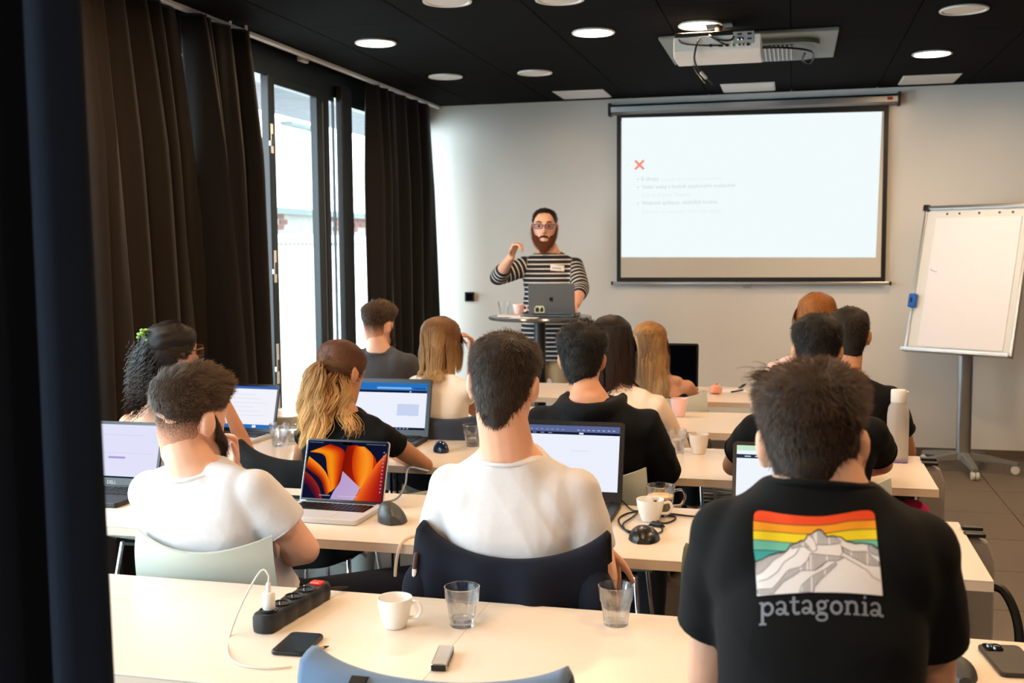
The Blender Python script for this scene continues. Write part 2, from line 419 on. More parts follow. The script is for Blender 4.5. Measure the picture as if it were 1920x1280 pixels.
# ------------------------------------------------------------------ curtains
def curtain(label, top, bot, folds, amp, m, seed, z0=0.02, z1=2.725, gather=0.55, xf=None, name='curtain', group=None, sway=0.0):
    """top/bot: ((x,y) start, (x,y) end) of the hem lines"""
    rs = np.random.default_rng(seed); nu = folds * 12 + 1; nv = 22
    u = np.linspace(0, 1, nu); ph = np.cumsum(0.35 + 1.3 * np.interp(u, np.linspace(0, 1, folds * 2 + 1), rs.random(folds * 2 + 1))); ph = ph / ph[-1] * folds * 2 * PI
    ampu = amp * (0.45 + 0.95 * np.interp(u, np.linspace(0, 1, folds + 2), rs.random(folds + 2)))
    G = np.zeros((nu, nv, 3))
    for j in range(nv):
        v = j / (nv - 1); z = z1 + (z0 - z1) * v
        s_ = v ** 0.8
        A = np.array(top[0]) * (1 - s_) + np.array(bot[0]) * s_; B = np.array(top[1]) * (1 - s_) + np.array(bot[1]) * s_
        dn = np.array([-(B - A)[1], (B - A)[0]]); dn /= np.linalg.norm(dn)
        g = gather + (1 - gather) * min(1, v * 4)
        off = ampu * g * (np.sin(ph + 0.25 * math.sin(3 * v + seed)) + 0.25 * np.sin(2.3 * ph + 2 * v))
        sl = 0.3 * amp * np.cos(ph * 1.0 + 0.5)
        P = A[None] + (B - A)[None] * u[:, None] + dn[None] * off[:, None] + (B - A)[None] / np.linalg.norm(B - A) * sl[:, None]
        G[:, j, :2] = P; G[:, j, 2] = z
    c0 = np.array([(top[0][0] + top[1][0]) / 2, (top[0][1] + top[1][1]) / 2, 0])
    e = thing(name, label, 'curtain', c0, 0, group)
    MB().slab(G - c0, 0.004).build('drape', m, e, smooth=True, sharp=False)
    hd = MB()
    tp = [(G[i, 0] + G[i, 1] * 0) - c0 for i in range(nu)]
    tp = [p + np.array([0, 0, 0.004]) for p in tp]
    hd.tube(tp, 0.006, n=6); hd.build('heading_tape', m, e, smooth=True)
    gl = None
    for k in range(folds):
        p = tp[int((k + 0.5) / folds * (nu - 1))]
        if gl is None: gl = MB().box((0, 0, 0.014), (0.012, 0.008, 0.026)).mesh('glider', M['white_pl'])
        o = ob_mesh('glider', gl, e); o.location = p
    return e
RX = -2.85
def yx(px, py, X=RX): return at(px, py, X=X)[1]
curtain('brown pleated curtain hanging beside the dark foreground curtain', ((RX, 3.85), (RX, yx(322, 60))), ((RX, 3.85), (RX - 0.05, yx(430, 900))), 6, 0.075, M['curtain_brown'], 3, group='window curtains')
curtain('charcoal curtain pulled aside next to the open glazed door', ((RX + 0.03, yx(342, 60)), (RX + 0.03, yx(441, 100))), ((RX + 0.09, yx(414, 900)), (RX + 0.06, yx(462, 760))), 4, 0.075, M['curtain_dark'], 5, group='window curtains')
curtain('charcoal curtain hanging in the corner by the white wall', ((RX, yx(690, 165)), (RX, yx(801, 192))), ((RX, yx(694, 600)), (RX, yx(812, 600))), 6, 0.06, M['curtain_dark'], 8, group='window curtains')
_c = at(192, 640, Y=1.12)
curtain('navy black curtain close to the camera at the left edge', ((_c[0] - 0.62, _c[1] - 0.10), (_c[0] - 0.022, _c[1])), ((_c[0] - 0.62, _c[1] - 0.10), (_c[0] - 0.002, _c[1])), 5, 0.030, M['curtain_navy'], 11, z1=2.74)
rl = MB().box((0, 0, 0), (0.035, 5.9, 0.022)).build('curtain_rail', M['white_pl'], bevel=0.004)
rl.location = (RX, 5.79, 2.757); tag(rl, 'white curtain rail along the window side of the ceiling', 'rail')
rl2 = MB().box((0, 0, 0), (0.75, 0.03, 0.02)).build('curtain_rail', M['white_pl'], bevel=0.004)
rl2.location = (_c[0] - 0.3, _c[1] - 0.05, 2.758); rl2.rotation_euler = (0, 0, 0.16); tag(rl2, 'short white curtain rail above the foreground curtain', 'rail')
sb = thing('window_sensor', 'small white sensor box under the ceiling by the curtain rail', 'sensor', at(568, 112, X=-2.93))
MB().box((0, 0, 0), (0.03, 0.11, 0.03)).build('case', M['white_pl'], sb, bevel=0.006); MB().box((0.016, 0.03, 0), (0.003, 0.012, 0.008)).build('indicator', M['grey_pl'], sb)

# ------------------------------------------------------------------ ceiling fittings
def lamp(x, y, lit, label, grp, d=0.112):
    e = thing('ceiling_lamp', label, 'lamp', (x, y, ZC), 0, grp)
    t = MB(); t.lathe([(d - 0.012, 0.0), (d, 0.0), (d + 0.006, -0.006), (d + 0.004, -0.012), (d - 0.008, -0.012), (d - 0.012, -0.005)], n=40)
    t.build('trim_ring', M['white_pl'], e, smooth=True)
    MB().lathe([(d - 0.012, -0.002), (d - 0.012, -0.007), (d - 0.03, -0.009), (0.01, -0.0095)], n=40).build('diffuser', M['lamp_on'] if lit else M['lamp_off'], e, smooth=True)
g1, g2 = 'lit round ceiling lamps', 'unlit round ceiling lamps'
lamp(-2.31, 5.94, 1, 'lit round ceiling lamp nearest the curtains', g1)
lamp(-1.07, 6.0, 1, 'lit round ceiling lamp above the middle desks, left of the projector', g1)
lamp(-0.49, 5.97, 1, 'lit round ceiling lamp hidden behind the projector mount', g1)
lamp(0.81, 7.26, 1, 'lit round ceiling lamp in front of the right ceiling panel', g1)
lamp(-2.31, 7.23, 0, 'unlit round ceiling lamp nearest the curtained corner', g2)
lamp(-1.69, 7.25, 0, 'unlit round ceiling lamp between the corner lamp and the projector', g2)
lamp(0.81, 5.96, 0, 'unlit round ceiling lamp at the top right', g2)
lamp(-1.08, 5.16, 0, 'unlit round ceiling lamp cut by the top edge, right one', g2)
lamp(-1.60, 5.05, 0, 'unlit round ceiling lamp cut by the top edge, left one', g2)
for x, y in ((-2.31, 3.4), (-0.49, 3.4), (0.81, 4.7), (1.9, 6.0), (1.9, 3.4), (-1.07, 1.2), (0.81, 2.1), (1.9, 0.6), (-0.3, -0.6)):
    lamp(x, y, 1, 'lit round ceiling lamp above the desks outside the picture', 'lit ceiling lamps overhead')
for (x, y, lb) in ((-1.58, 8.39, 'white square ceiling panel nearest the curtained corner'), (-0.337, 8.40, 'white square ceiling panel above the projection screen'), (0.92, 8.39, 'white square ceiling panel beyond the lit right lamp')):
    e = thing('ceiling_panel', lb, 'ceiling panel', (x, y, ZC), 0, 'white ceiling panels')
    MB().box((0, 0, -0.004), (0.37, 0.40, 0.008)).build('cover', M['lamp_off'], e, bevel=0.003)
    MB().box((0, 0, -0.0015), (0.385, 0.415, 0.003)).build('frame', M['white_pl'], e)

ac = thing('air_conditioner', 'grey ceiling air conditioning cassette behind the projector', 'air conditioner', (-0.26, 6.68, ZC - 0.001))
MB().box((0, 0, -0.01), (0.97, 0.88, 0.02)).build('panel', mat('ac_grey', srgb(120, 128, 124), 0.5, noise=0.05), ac, bevel=0.006)
gp = MB(); rbox(gp, (0.03, 0.02, -0.03), (0.72, 0.62, 0.03), 0.12, 6); gp.build('grille_cover', mat('ac_grey_dark', srgb(96, 106, 102), 0.5, noise=0.05), ac, smooth=True)
rec = MB().box((0.02, 0.02, -0.0455), (0.46, 0.48, 0.002)).build('grille_recess', M['black_pl'], ac)
sl_me = MB().box((0, 0, 0), (0.010, 0.46, 0.010)).mesh('slat', M['lgrey_pl'])
for k in range(19):
    o = ob_mesh('slat', sl_me, ac); o.location = (0.02 - 0.216 + k * 0.024, 0.02, -0.05); o.rotation_euler = (0, 0.5, 0)
MB().tube(spline([(0.05, -0.2, -0.05), (0.2, -0.22, -0.06), (0.33, -0.15, -0.07), (0.36, 0.0, -0.08), (0.34, 0.1, -0.10), (0.30, 0.05, -0.09), (0.31, -0.05, -0.07)], 6), 0.006, 8).build('drain_hose', M['cable_black'], ac, smooth=True)

pj = thing('projector', 'white ceiling mounted projector with ports and hanging cables', 'projector', (-0.395, 5.98, 2.575))
b = MB()
prof = [(0.0, 0.030), (0.025, 0.0), (0.27, 0.0), (0.30, 0.03), (0.30, 0.105), (0.0, 0.105)]
b.rings([[(x, -0.15 + p, q) for p, q in prof] for x in (-0.222, -0.215, 0.215, 0.222)])
bd = b.build('body', M['white_pl'], pj, bevel=0.005)
MB().box((-0.02, 0.0, 0.118), (0.40, 0.27, 0.026)).build('top_shell', M['black_pl'], pj, bevel=0.008)
MB().box((0.135, -0.152, 0.088), (0.105, 0.006, 0.062)).build('port_panel', M['lgrey_pl'], pj, bevel=0.002)
def pbox(x, z, w, h, m): MB().box((x, -0.1565, z), (w, 0.005, h)).build('port', m, pj)
blue = mat('port_blue', srgb(40, 60, 130), 0.4, noise=0.05); green = mat('port_green', srgb(60, 130, 60), 0.4, noise=0.05)
for x, z, w, h, m in ((0.115, 0.105, 0.022, 0.008, M['black_pl']), (0.165, 0.105, 0.022, 0.010, M['black_pl']), (0.165, 0.080, 0.022, 0.010, blue), (0.115, 0.090, 0.03, 0.003, blue), (0.085, 0.052, 0.008, 0.014, green), (0.115, 0.052, 0.008, 0.010, M['black_pl']), (0.135, 0.052, 0.006, 0.012, M['black_pl']), (0.158, 0.052, 0.014, 0.014, M['black_pl']), (0.052, 0.052, 0.016, 0.012, M['black_pl']), (0.02, 0.052, 0.018, 0.012, M['black_pl']), (-0.03, 0.055, 0.010, 0.016, M['black_pl'])):
    pbox(x, z, w, h, m)
for x in (0.112, 0.130):
    MB().lathe([(0.007, 0), (0.007, 0.005), (0.003, 0.006)], n=12).build('port', M['chrome'], pj).matrix_local = Matrix.Translation((x, -0.155, 0.080)) @ Matrix.Rotation(PI / 2, 4, 'X')
mt = MB(); mt.tube([(0.0, 0.02, 0.12), (0.0, 0.02, ZC - 2.575)], 0.022, 12); mt.box((0.0, 0.02, 0.135), (0.26, 0.20, 0.012)); mt.box((0.1, 0.0, 0.15), (0.16, 0.08, 0.03)); mt.box((0, 0.02, ZC - 2.575 - 0.006), (0.14, 0.14, 0.012))
mt.build('mount', M['black_pl'], pj, smooth=True)
MB().lathe([(0.03, 0), (0.032, 0.03), (0.026, 0.034)], n=20).build('lens', M['black_gl'], pj).matrix_local = Matrix.Translation((-0.12, 0.148, 0.055)) @ Matrix.Rotation(-PI / 2, 4, 'X')
def cab(P, r=0.0045): MB().tube(spline(P, 7), r, 7).build('cable', M['cable_black'], pj, smooth=True)
cab([(-0.2, -0.1, 0.13), (-0.18, -0.17, 0.075), (-0.08, -0.18, 0.055), (0.02, -0.165, 0.052)])
cab([(-0.05, -0.05, 0.14), (-0.03, -0.165, 0.10), (0.03, -0.18, 0.06), (0.052, -0.165, 0.052)])
cab([(-0.02, -0.05, 0.13), (0.0, -0.16, 0.085), (0.07, -0.17, 0.075), (0.09, -0.14, 0.11)])
cab([(-0.08, -0.1, 0.13), (-0.10, -0.18, 0.06), (-0.11, -0.19, -0.02), (-0.08, -0.18, -0.08), (-0.03, -0.17, -0.13), (-0.02, -0.165, -0.145)], 0.005)
cab([(-0.15, 0.16, 0.03), (-0.13, 0.05, -0.03), (-0.09, -0.08, -0.09), (-0.06, -0.12, -0.13)], 0.004)
MB().tube([(-0.075, -0.18, -0.085), (-0.052, -0.175, -0.11)], 0.009, 10).build('cable_plug', M['lgrey_pl'], pj, smooth=True)

# ------------------------------------------------------------------ projection screen
def fontmesh(txt, size, align='LEFT', extrude=0.0):
    cu = bpy.data.curves.new('txt', 'FONT'); cu.body = txt; cu.size = size; cu.align_x = align; cu.extrude = extrude
    cu.resolution_u = 3
    o = bpy.data.objects.new('txt', cu); COL.objects.link(o)
    dg = bpy.context.evaluated_depsgraph_get(); me = bpy.data.meshes.new_from_object(o.evaluated_get(dg))
    V = np.array([v.co[:] for v in me.vertices]); F = [tuple(p.vertices) for p in me.polygons]
    bpy.data.objects.remove(o); bpy.data.curves.remove(cu); bpy.data.meshes.remove(me)
    return V, F
SY = 8.69
tl, br = at(1156.3, 216, Y=SY), at(1660, 528, Y=SY)
sx0, sx1, sz0, sz1 = tl[0], br[0], br[2], tl[2]
ps = thing('projection_screen', 'pull down projection screen with black border showing a bright slide', 'screen', ((sx0 + sx1) / 2, SY, sz0))
W_, H_ = sx1 - sx0, sz1 - sz0
MB().box((0, 0.004, H_ / 2), (W_, 0.002, H_)).build('border', M['black_pl'], ps)
bw = 0.034
MB().box((0, 0.002, H_ / 2 - 0.006), (W_ - 2 * bw, 0.002, H_ - 2 * bw - 0.012)).build('fabric', M['fab_white_screen'], ps)
MB().box((0, 0.0, -0.012), (W_ + 0.06, 0.018, 0.024)).build('bottom_bar', M['alu'], ps, bevel=0.004)
for s_ in (-1, 1): MB().box((s_ * (W_ / 2 + 0.036), 0, -0.012), (0.014, 0.022, 0.028)).build('bar_cap', M['black_pl'], ps)
MB().tube([(-0.03, 0, -0.025), (-0.03, 0, -0.045), (0.03, 0, -0.045), (0.03, 0, -0.025)], 0.004, 6).build('pull_handle', M['lgrey_pl'], ps)
cs = MB(); cp = [(0.0, 0.0), (-0.05, 0.0), (-0.07, 0.02), (-0.07, 0.06), (-0.05, 0.078), (0.0, 0.078)]
cs.rings([[(x, 0.045 + p, H_ + 0.002 + q) for p, q in cp] for x in (-W_ / 2 - 0.045, W_ / 2 + 0.06)]); cs.build('case', M['alu'], ps, smooth=True)
for x in (-W_ / 2 - 0.055, W_ / 2 + 0.07): MB().box((x, 0.012, H_ + 0.043), (0.022, 0.085, 0.10)).build('case_cap', M['black_pl'], ps, bevel=0.004)
MB().box((W_ / 2 + 0.005, -0.0265, H_ + 0.045), (0.04, 0.003, 0.022)).build('badge', M['red'], ps, label='small red badge')
# the slide
c = ps.location
def sl(px, py): p = at(px, py, Y=SY - 0.002); return (p[0] - c[0], p[2] - c[2])
q = [sl(1165.5, 221), sl(1654, 209), sl(1642, 482.5), sl(1165, 482)]
EV = 2 ** -vs.exposure
slide_m = emat('slide_light', (0.90, 0.985, 1.0), 0.98 * EV)
sld = MB().add([(x, 0.0, z) for x, z in q], [(0, 1, 2, 3)]).build('slide', slide_m, ps, label='bright white projected slide')
tk = [emat('slide_text_dark', srgb(206, 214, 216), EV), emat('slide_text_faint', srgb(228, 238, 239), EV), emat('slide_red', srgb(250, 140, 112), EV)]
def stext(txt, px, py, wpx, m):
    V, F = fontmesh(txt, 0.044)
    w = V[:, 0].max() - V[:, 0].min(); x, z = sl(px, py); sc = (wpx / 239.0) / w
    V = np.stack([(V[:, 0] - V[:, 0].min()) * sc + x, np.full(len(V), -0.0012), V[:, 1] * min(1.0, sc * 1.0) + z - 0.012], 1)
    MB().add(V, F).build('slide_text', m, sld)
stext('E-shopy', 1203, 336, 33, tk[0]); stext('(Shoptet, WooCommerce a podobne)', 1240, 336, 112, tk[1])
stext('Velké weby s hodně jazykovými mutacemi', 1203, 351, 173, tk[0])
stext('(Lze se připojit Tangbly)', 1203, 366, 92, tk[1])
stext('Webové aplikace, složitější funkce', 1203, 381, 141, tk[0])
stext('(Pokud se dá, jako web s tool nebo menší)', 1203, 397, 147, tk[1])
for py in (336, 351, 381):
    x, z = sl(1196, py); MB().lathe([(0.006, 0), (0.006, 0.0004)], n=10).build('slide_bullet', tk[0], sld).matrix_local = Matrix.Translation((x, -0.0012, z)) @ Matrix.Rotation(PI / 2, 4, 'X')
x, z = sl(1199, 309); xm = MB()
for s_ in (1, -1):
    xm.X = xform(ry=s_ * PI / 4, loc=(x, -0.0012 - 0.0002 * s_, z)); xm.box((0, 0, 0), (0.098, 0.0004, 0.017))
xm.build('slide_cross', tk[2], sld, label='orange red cross mark')

sw = thing('wall_socket', 'square black wall socket on the white wall near the curtain', 'socket', at(881, 556, Y=YW))
MB().box((0, -0.012, 0), (0.078, 0.024, 0.078)).build('case', M['black_pl'], sw, bevel=0.004); MB().box((0, -0.0255, 0), (0.058, 0.003, 0.058)).build('cover', M['black_gl'], sw, bevel=0.002)

# ------------------------------------------------------------------ flip chart
fc = thing('flip_chart', 'white flip chart easel with paper pad on a rolling star base', 'flip chart', (1.17, 8.3, 0))
psi, tlt = math.radians(-33), math.radians(15)
bl_ = np.array([0.782, 8.2, 0.848]) - np.array([1.17, 8.3, 0])
fr = Matrix.Translation(bl_) @ Matrix.Rotation(psi, 4, 'Z') @ Matrix.Rotation(-tlt, 4, 'X')
def fpart(mb, name, m, label=None, **k):
    o = mb.build(name, m, fc, label=label, **k); o.matrix_local = fr; return o
fpart(MB().box((0.37, 0.012, 0.525), (0.73, 0.014, 1.04)), 'board', M['white_paint'])
fpart(MB().box((0.385, 0.0015, 0.505), (0.60, 0.006, 0.93)), 'paper_pad', M['paper'], 'blank white paper pad')
for x in (0.0, 0.74): fpart(MB().box((x, 0.01, 0.525), (0.022, 0.035, 1.06)), 'side_rail', M['alu'], bevel=0.005)
fpart(MB().box((0.37, 0.0, 1.045), (0.74, 0.035, 0.028)), 'clamp_bar', M['alu'], bevel=0.006)
tr = MB(); tr.box((0.37, -0.025, 0.0), (0.76, 0.07, 0.012)); tr.box((0.37, -0.058, 0.012), (0.76, 0.006, 0.022)); fpart(tr, 'marker_tray', M['alu'], bevel=0.003)
for x in (0.005, 0.735): fpart(MB().box((x, -0.005, 1.045), (0.045, 0.04, 0.045)), 'corner_cap', M['black_pl'], bevel=0.006)
for x in (0.16, 0.25, 0.39, 0.53, 0.62):
    fpart(MB().box((x, -0.004, 1.00), (0.010, 0.006, 0.012)), 'paper_hook', M['black_pl'])
fpart(MB().tube(spline([(0.10, -0.0035, 0.60), (0.105, -0.0035, 0.588), (0.118, -0.0035, 0.59), (0.125, -0.0035, 0.582), (0.15, -0.0035, 0.577)], 5), 0.0012, 5), 'pen_stroke', M['cable_black'])
pl = MB(); rbox(pl, (0.02, -0.08, 0.50), (0.10, 0.07, 0.80), 0.03); pl.build('pole', M['alu'], fc, smooth=True)
bp = MB(); bp.lathe([(0.07, 0.075), (0.075, 0.10), (0.06, 0.125), (0.05, 0.13)], (0.02, -0.08, 0)); bp.build('hub', M['grey_pl'], fc, smooth=True)
for k in range(5):
    a = math.radians(-85 + 72 * k); d = np.array([math.cos(a), math.sin(a), 0]); h0 = np.array([0.02, -0.08, 0])
    g_ = MB(); P = [h0 + d * 0.03 + (0, 0, 0.105), h0 + d * 0.18 + (0, 0, 0.095), h0 + d * 0.36 + (0, 0, 0.07)]
    n_ = np.array([-d[1], d[0], 0])
    g_.rings([[p + n_ * w + (0, 0, -t), p - n_ * w + (0, 0, -t), p - n_ * w * 0.7 + (0, 0, t), p + n_ * w * 0.7 + (0, 0, t)] for p, w, t in zip(P, (0.04, 0.033, 0.024), (0.028, 0.02, 0.014))])
    lg = g_.build('leg', M['grey_pl'], fc, bevel=0.006)
    w_ = MB(); cc = h0 + d * 0.34
    for s_ in (-1, 1):
        w_.X = np.array(Matrix.Translation(cc + np.array([0, 0, 0.03]) + n_ * 0.014 * s_) @ Matrix.Rotation(a, 4, 'Z') @ Matrix.Rotation(PI / 2, 4, 'X')); w_.lathe([(0.012, -0.010), (0.028, -0.010), (0.03, -0.006), (0.03, 0.006), (0.028, 0.010), (0.012, 0.010)], n=20)
    w_.X = None; w_.tube([cc + (0, 0, 0.03), cc + (0, 0, 0.075)], 0.008, 8)
    w_.build('caster', M['white_pl'], lg, smooth=True)
sp = thing('whiteboard_sponge', 'blue sponge eraser stuck to the left rail of the flip chart', 'eraser', fc.location)
o = MB().box((0.015, -0.026, 0.36), (0.055, 0.045, 0.10)).build('grip', M['blue_sponge'], sp, bevel=0.01); o.matrix_local = fr
o = MB().box((0.015, -0.052, 0.36), (0.012, 0.006, 0.035)).build('logo_mark', M['black_pl'], sp); o.matrix_local = fr
for (x, col, lb) in ((0.14, (40, 120, 70), 'green'), (0.29, (50, 60, 170), 'blue'), (0.46, (30, 30, 30), 'black')):
    e = thing('marker_pen', '%s capped marker pen lying in the flip chart tray' % lb, 'marker', fc.location, 0, 'flip chart markers')
    mm = mat('marker_' + lb, srgb(col), 0.4, noise=0.05)
    o = MB().tube([(x - 0.06, -0.035, 0.016), (x + 0.01, -0.035, 0.016)], 0.009, 10).build('barrel', M['white_pl'], e, smooth=True); o.matrix_local = fr
    o = MB().tube([(x + 0.015, -0.035, 0.016), (x + 0.06, -0.035, 0.016)], 0.0095, 10).build('cap', mm, e, smooth=True); o.matrix_local = fr
# ------------------------------------------------------------------ desks
TZ = 0.74
ROWS = {'A': (1.90, 2.505), 'B': (2.955, 3.575), 'C': (4.045, 4.675), 'D': (5.08, 5.72), 'E': (6.10, 6.76)}
RN = {'A': 'nearest', 'B': 'second', 'C': 'third', 'D': 'fourth', 'E': 'front'}
def desk(row, x0, x1, label):
    y0, y1 = ROWS[row]; cx, cy = (x0 + x1) / 2, (y0 + y1) / 2; w, d = x1 - x0, y1 - y0
    e = thing('desk', label, 'table', (cx, cy, 0), 0, 'white topped training desks')
    MB().box((0, 0, TZ - 0.0025), (w, d, 0.005)).build('desk_top', M['desk'], e, bevel=0.0015)
    MB().box((0, 0, TZ - 0.017), (w, d, 0.024)).build('edge_band', M['desk_edge'], e)
    for s_ in (-1, 1):
        l = MB(); xx = s_ * (w / 2 - 0.10)
        l.rings([[(xx + a * u, b * v, z) for a, b in ((-1, -1), (1, -1), (1, 1), (-1, 1))] for z, u, v in ((0.02, 0.035, 0.026), (TZ - 0.03, 0.028, 0.055))])
        l.box((xx, 0, 0.015), (0.06, d * 0.92, 0.03)); l.box((xx, 0, TZ - 0.04), (0.05, d * 0.85, 0.025))
        l.build('leg', M['black_pl'], e, bevel=0.004)
    for dx in (-0.014, 0.014):
        MB().tube([(0.02 + dx, 0.08, 0.02), (0.02 + dx, 0.08, TZ - 0.03)], 0.006, 8).build('support_rod', M['black_pl'], e, smooth=True)
    MB().box((0, d * 0.10, TZ - 0.05), (w - 0.26, 0.04, 0.035)).build('crossbar', M['leg_grey'], e)
    return e, w, d
for r in 'ABCDE':
    desk(r, -2.69, -0.705, 'white topped desk at the window end of the %s row' % RN[r])
    e, w, d = desk(r, -0.705, 0.51, 'white topped desk at the aisle end of the %s row' % RN[r])
    if r in 'BC':      # folding bracket standing proud of the aisle end
        p = MB(); rr = [(-0.05, 0.0), (0.05, 0.0), (0.05, 0.66), (0.03, 0.715), (-0.01, 0.73), (-0.05, 0.73)]
        x = w / 2 + 0.035
        p.rings([[(x + q, d / 2 - 0.12 + t, z) for q, z in rr] for t in (-0.02, 0.02)]); p.build('end_bracket', M['leg_grey'], e, bevel=0.006)
        for k in range(2): MB().box((x - 0.01, d / 2 - 0.14 + 0.05 * k, 0.738 + 0.008 * k), (0.06, 0.03, 0.012)).build('bracket_clip', M['black_pl'], e, bevel=0.003)

# ------------------------------------------------------------------ chairs
def make_chair():
    e = thing('chair', 'off white shell chair', 'chair', (0, 0, 0))
    n = 13; prof = spline([(0.20, 0.435), (0.10, 0.452), (-0.05, 0.445), (-0.15, 0.455), (-0.195, 0.50), (-0.225, 0.62), (-0.262, 0.75), (-0.275, 0.805)], 5)
    G = []
    for i, (y, z) in enumerate(prof):
        t = i / (len(prof) - 1); back = max(0, (t - 0.5) / 0.5)
        hw = 0.215 - 0.022 * max(0, back - 0.2)
        row = []
        for j in range(n):
            u = -1 + 2 * j / (n - 1)
            # backrest wraps forward at its sides, top corners rise
            row.append((hw * u, y + 0.065 * back * (u * u) - 0.01 * back, z + 0.040 * back ** 2 * u * u + (0.012 * (u * u) if back == 0 else 0)))
        G.append(row)
    MB().slab(G, 0.010).build('shell', M['chair'], e, smooth=True)
    for sx in (-1, 1):
        for P in (((0.15 * sx, 0.14, 0.43), (0.19 * sx, 0.20, 0.01)), ((0.15 * sx, -0.13, 0.43), (0.19 * sx, -0.22, 0.01))):
            MB().tube(P, 0.009, 10).build('leg', M['chrome'], e, smooth=True)
        br = MB(); br.tube(spline([(0.205 * sx, -0.10, 0.44), (0.216 * sx, -0.19, 0.50), (0.212 * sx, -0.222, 0.60), (0.206 * sx, -0.232, 0.70)], 5), 0.009, 8)
        br.build('back_strut', M['chrome'], e, smooth=True)
    MB().box((0, 0.0, 0.428), (0.30, 0.27, 0.012)).build('seat_plate', M['black_pl'], e)
    return e
chair0 = make_chair(); _first = [True]
def chair(x, y, rz, label):
    if _first[0]:
        _first[0] = False; chair0.location = (x, y, 0); chair0.rotation_euler = (0, 0, rz); chair0['label'] = label; chair0['group'] = 'off white shell chairs'; return chair0
    return dup(chair0, (x, y, 0), rz, label, 'off white shell chairs')

# fabric folds used by drapes and shirts
def folds(V, seed, k=7, freq=(14, 40), amp=1.0):
    rs = np.random.default_rng(seed); out = np.zeros(len(V))
    warp = np.stack([np.sin(V @ (rs.normal(size=3) * 9) + rs.random() * 6) for _ in range(3)], 1) * 0.03
    W = V + warp
    for i in range(k):
        d = rs.normal(size=3); d /= np.linalg.norm(d); f = rs.uniform(*freq)
        loc = 0.5 + 0.5 * np.sin(W @ (rs.normal(size=3) * 6) + rs.random() * 6)
        s_ = np.sin(W @ d * f + rs.random() * 6)
        out += (1 - np.sqrt(np.abs(s_)) * 1.2) * loc ** 2 / k ** 0.5 * (14.0 / f) ** 0.6
    return out * amp

def drape(name, label, cat, cx, cy, rz, hw, top, fdrop, bdrop, m, seed, th=0.012, wide=1.0, amp=0.018, corner=0.0, sag=0.02, collar=None, flare=0.04, dip=0.040):
    """garment hung over a chair back (chair at cx, cy); hangs fdrop in front and bdrop behind"""
    e = thing(name, label, cat, (cx, cy, 0), rz, 'garments on chair backs')
    rs = np.random.default_rng(seed); nu, nv = 41, 30; G = np.zeros((nu, nv, 3))
    ph = rs.random(4) * 6
    for i in range(nu):
        u = -1 + 2 * i / (nu - 1)
        for j in range(nv):
            s_ = -fdrop + (fdrop + bdrop) * j / (nv - 1)
            back = s_ > 0; t = abs(s_)
            yb = -0.287 + 0.065 * u * u + 0.02
            x = hw * wide * u * (1 + flare * t * 3)
            roll = min(1, t / 0.05)
            z = top + dip * u * u + corner * abs(u) ** 6 - sag * (1 - u * u) * 0.5 - max(0, t - 0.03) - 0.012 * roll
            y = yb + (-1 if back else 1) * (0.028 * math.sin(min(1, t / 0.05) * PI / 2)) + (0.22 * (t) * (0.35 if not back else -0.02))
            if back:
                y -= amp * min(1, t / 0.12) * (0.6 + math.sin(5.2 * u + ph[0] + 2.5 * t) + 0.6 * math.sin(11 * u + ph[1] - 3 * t)) + 0.035 * t * 2
            G[i, j] = (x, y, z)
    MB().slab(G, th).build('fabric', m, e, smooth=True, sharp=False)
    return e

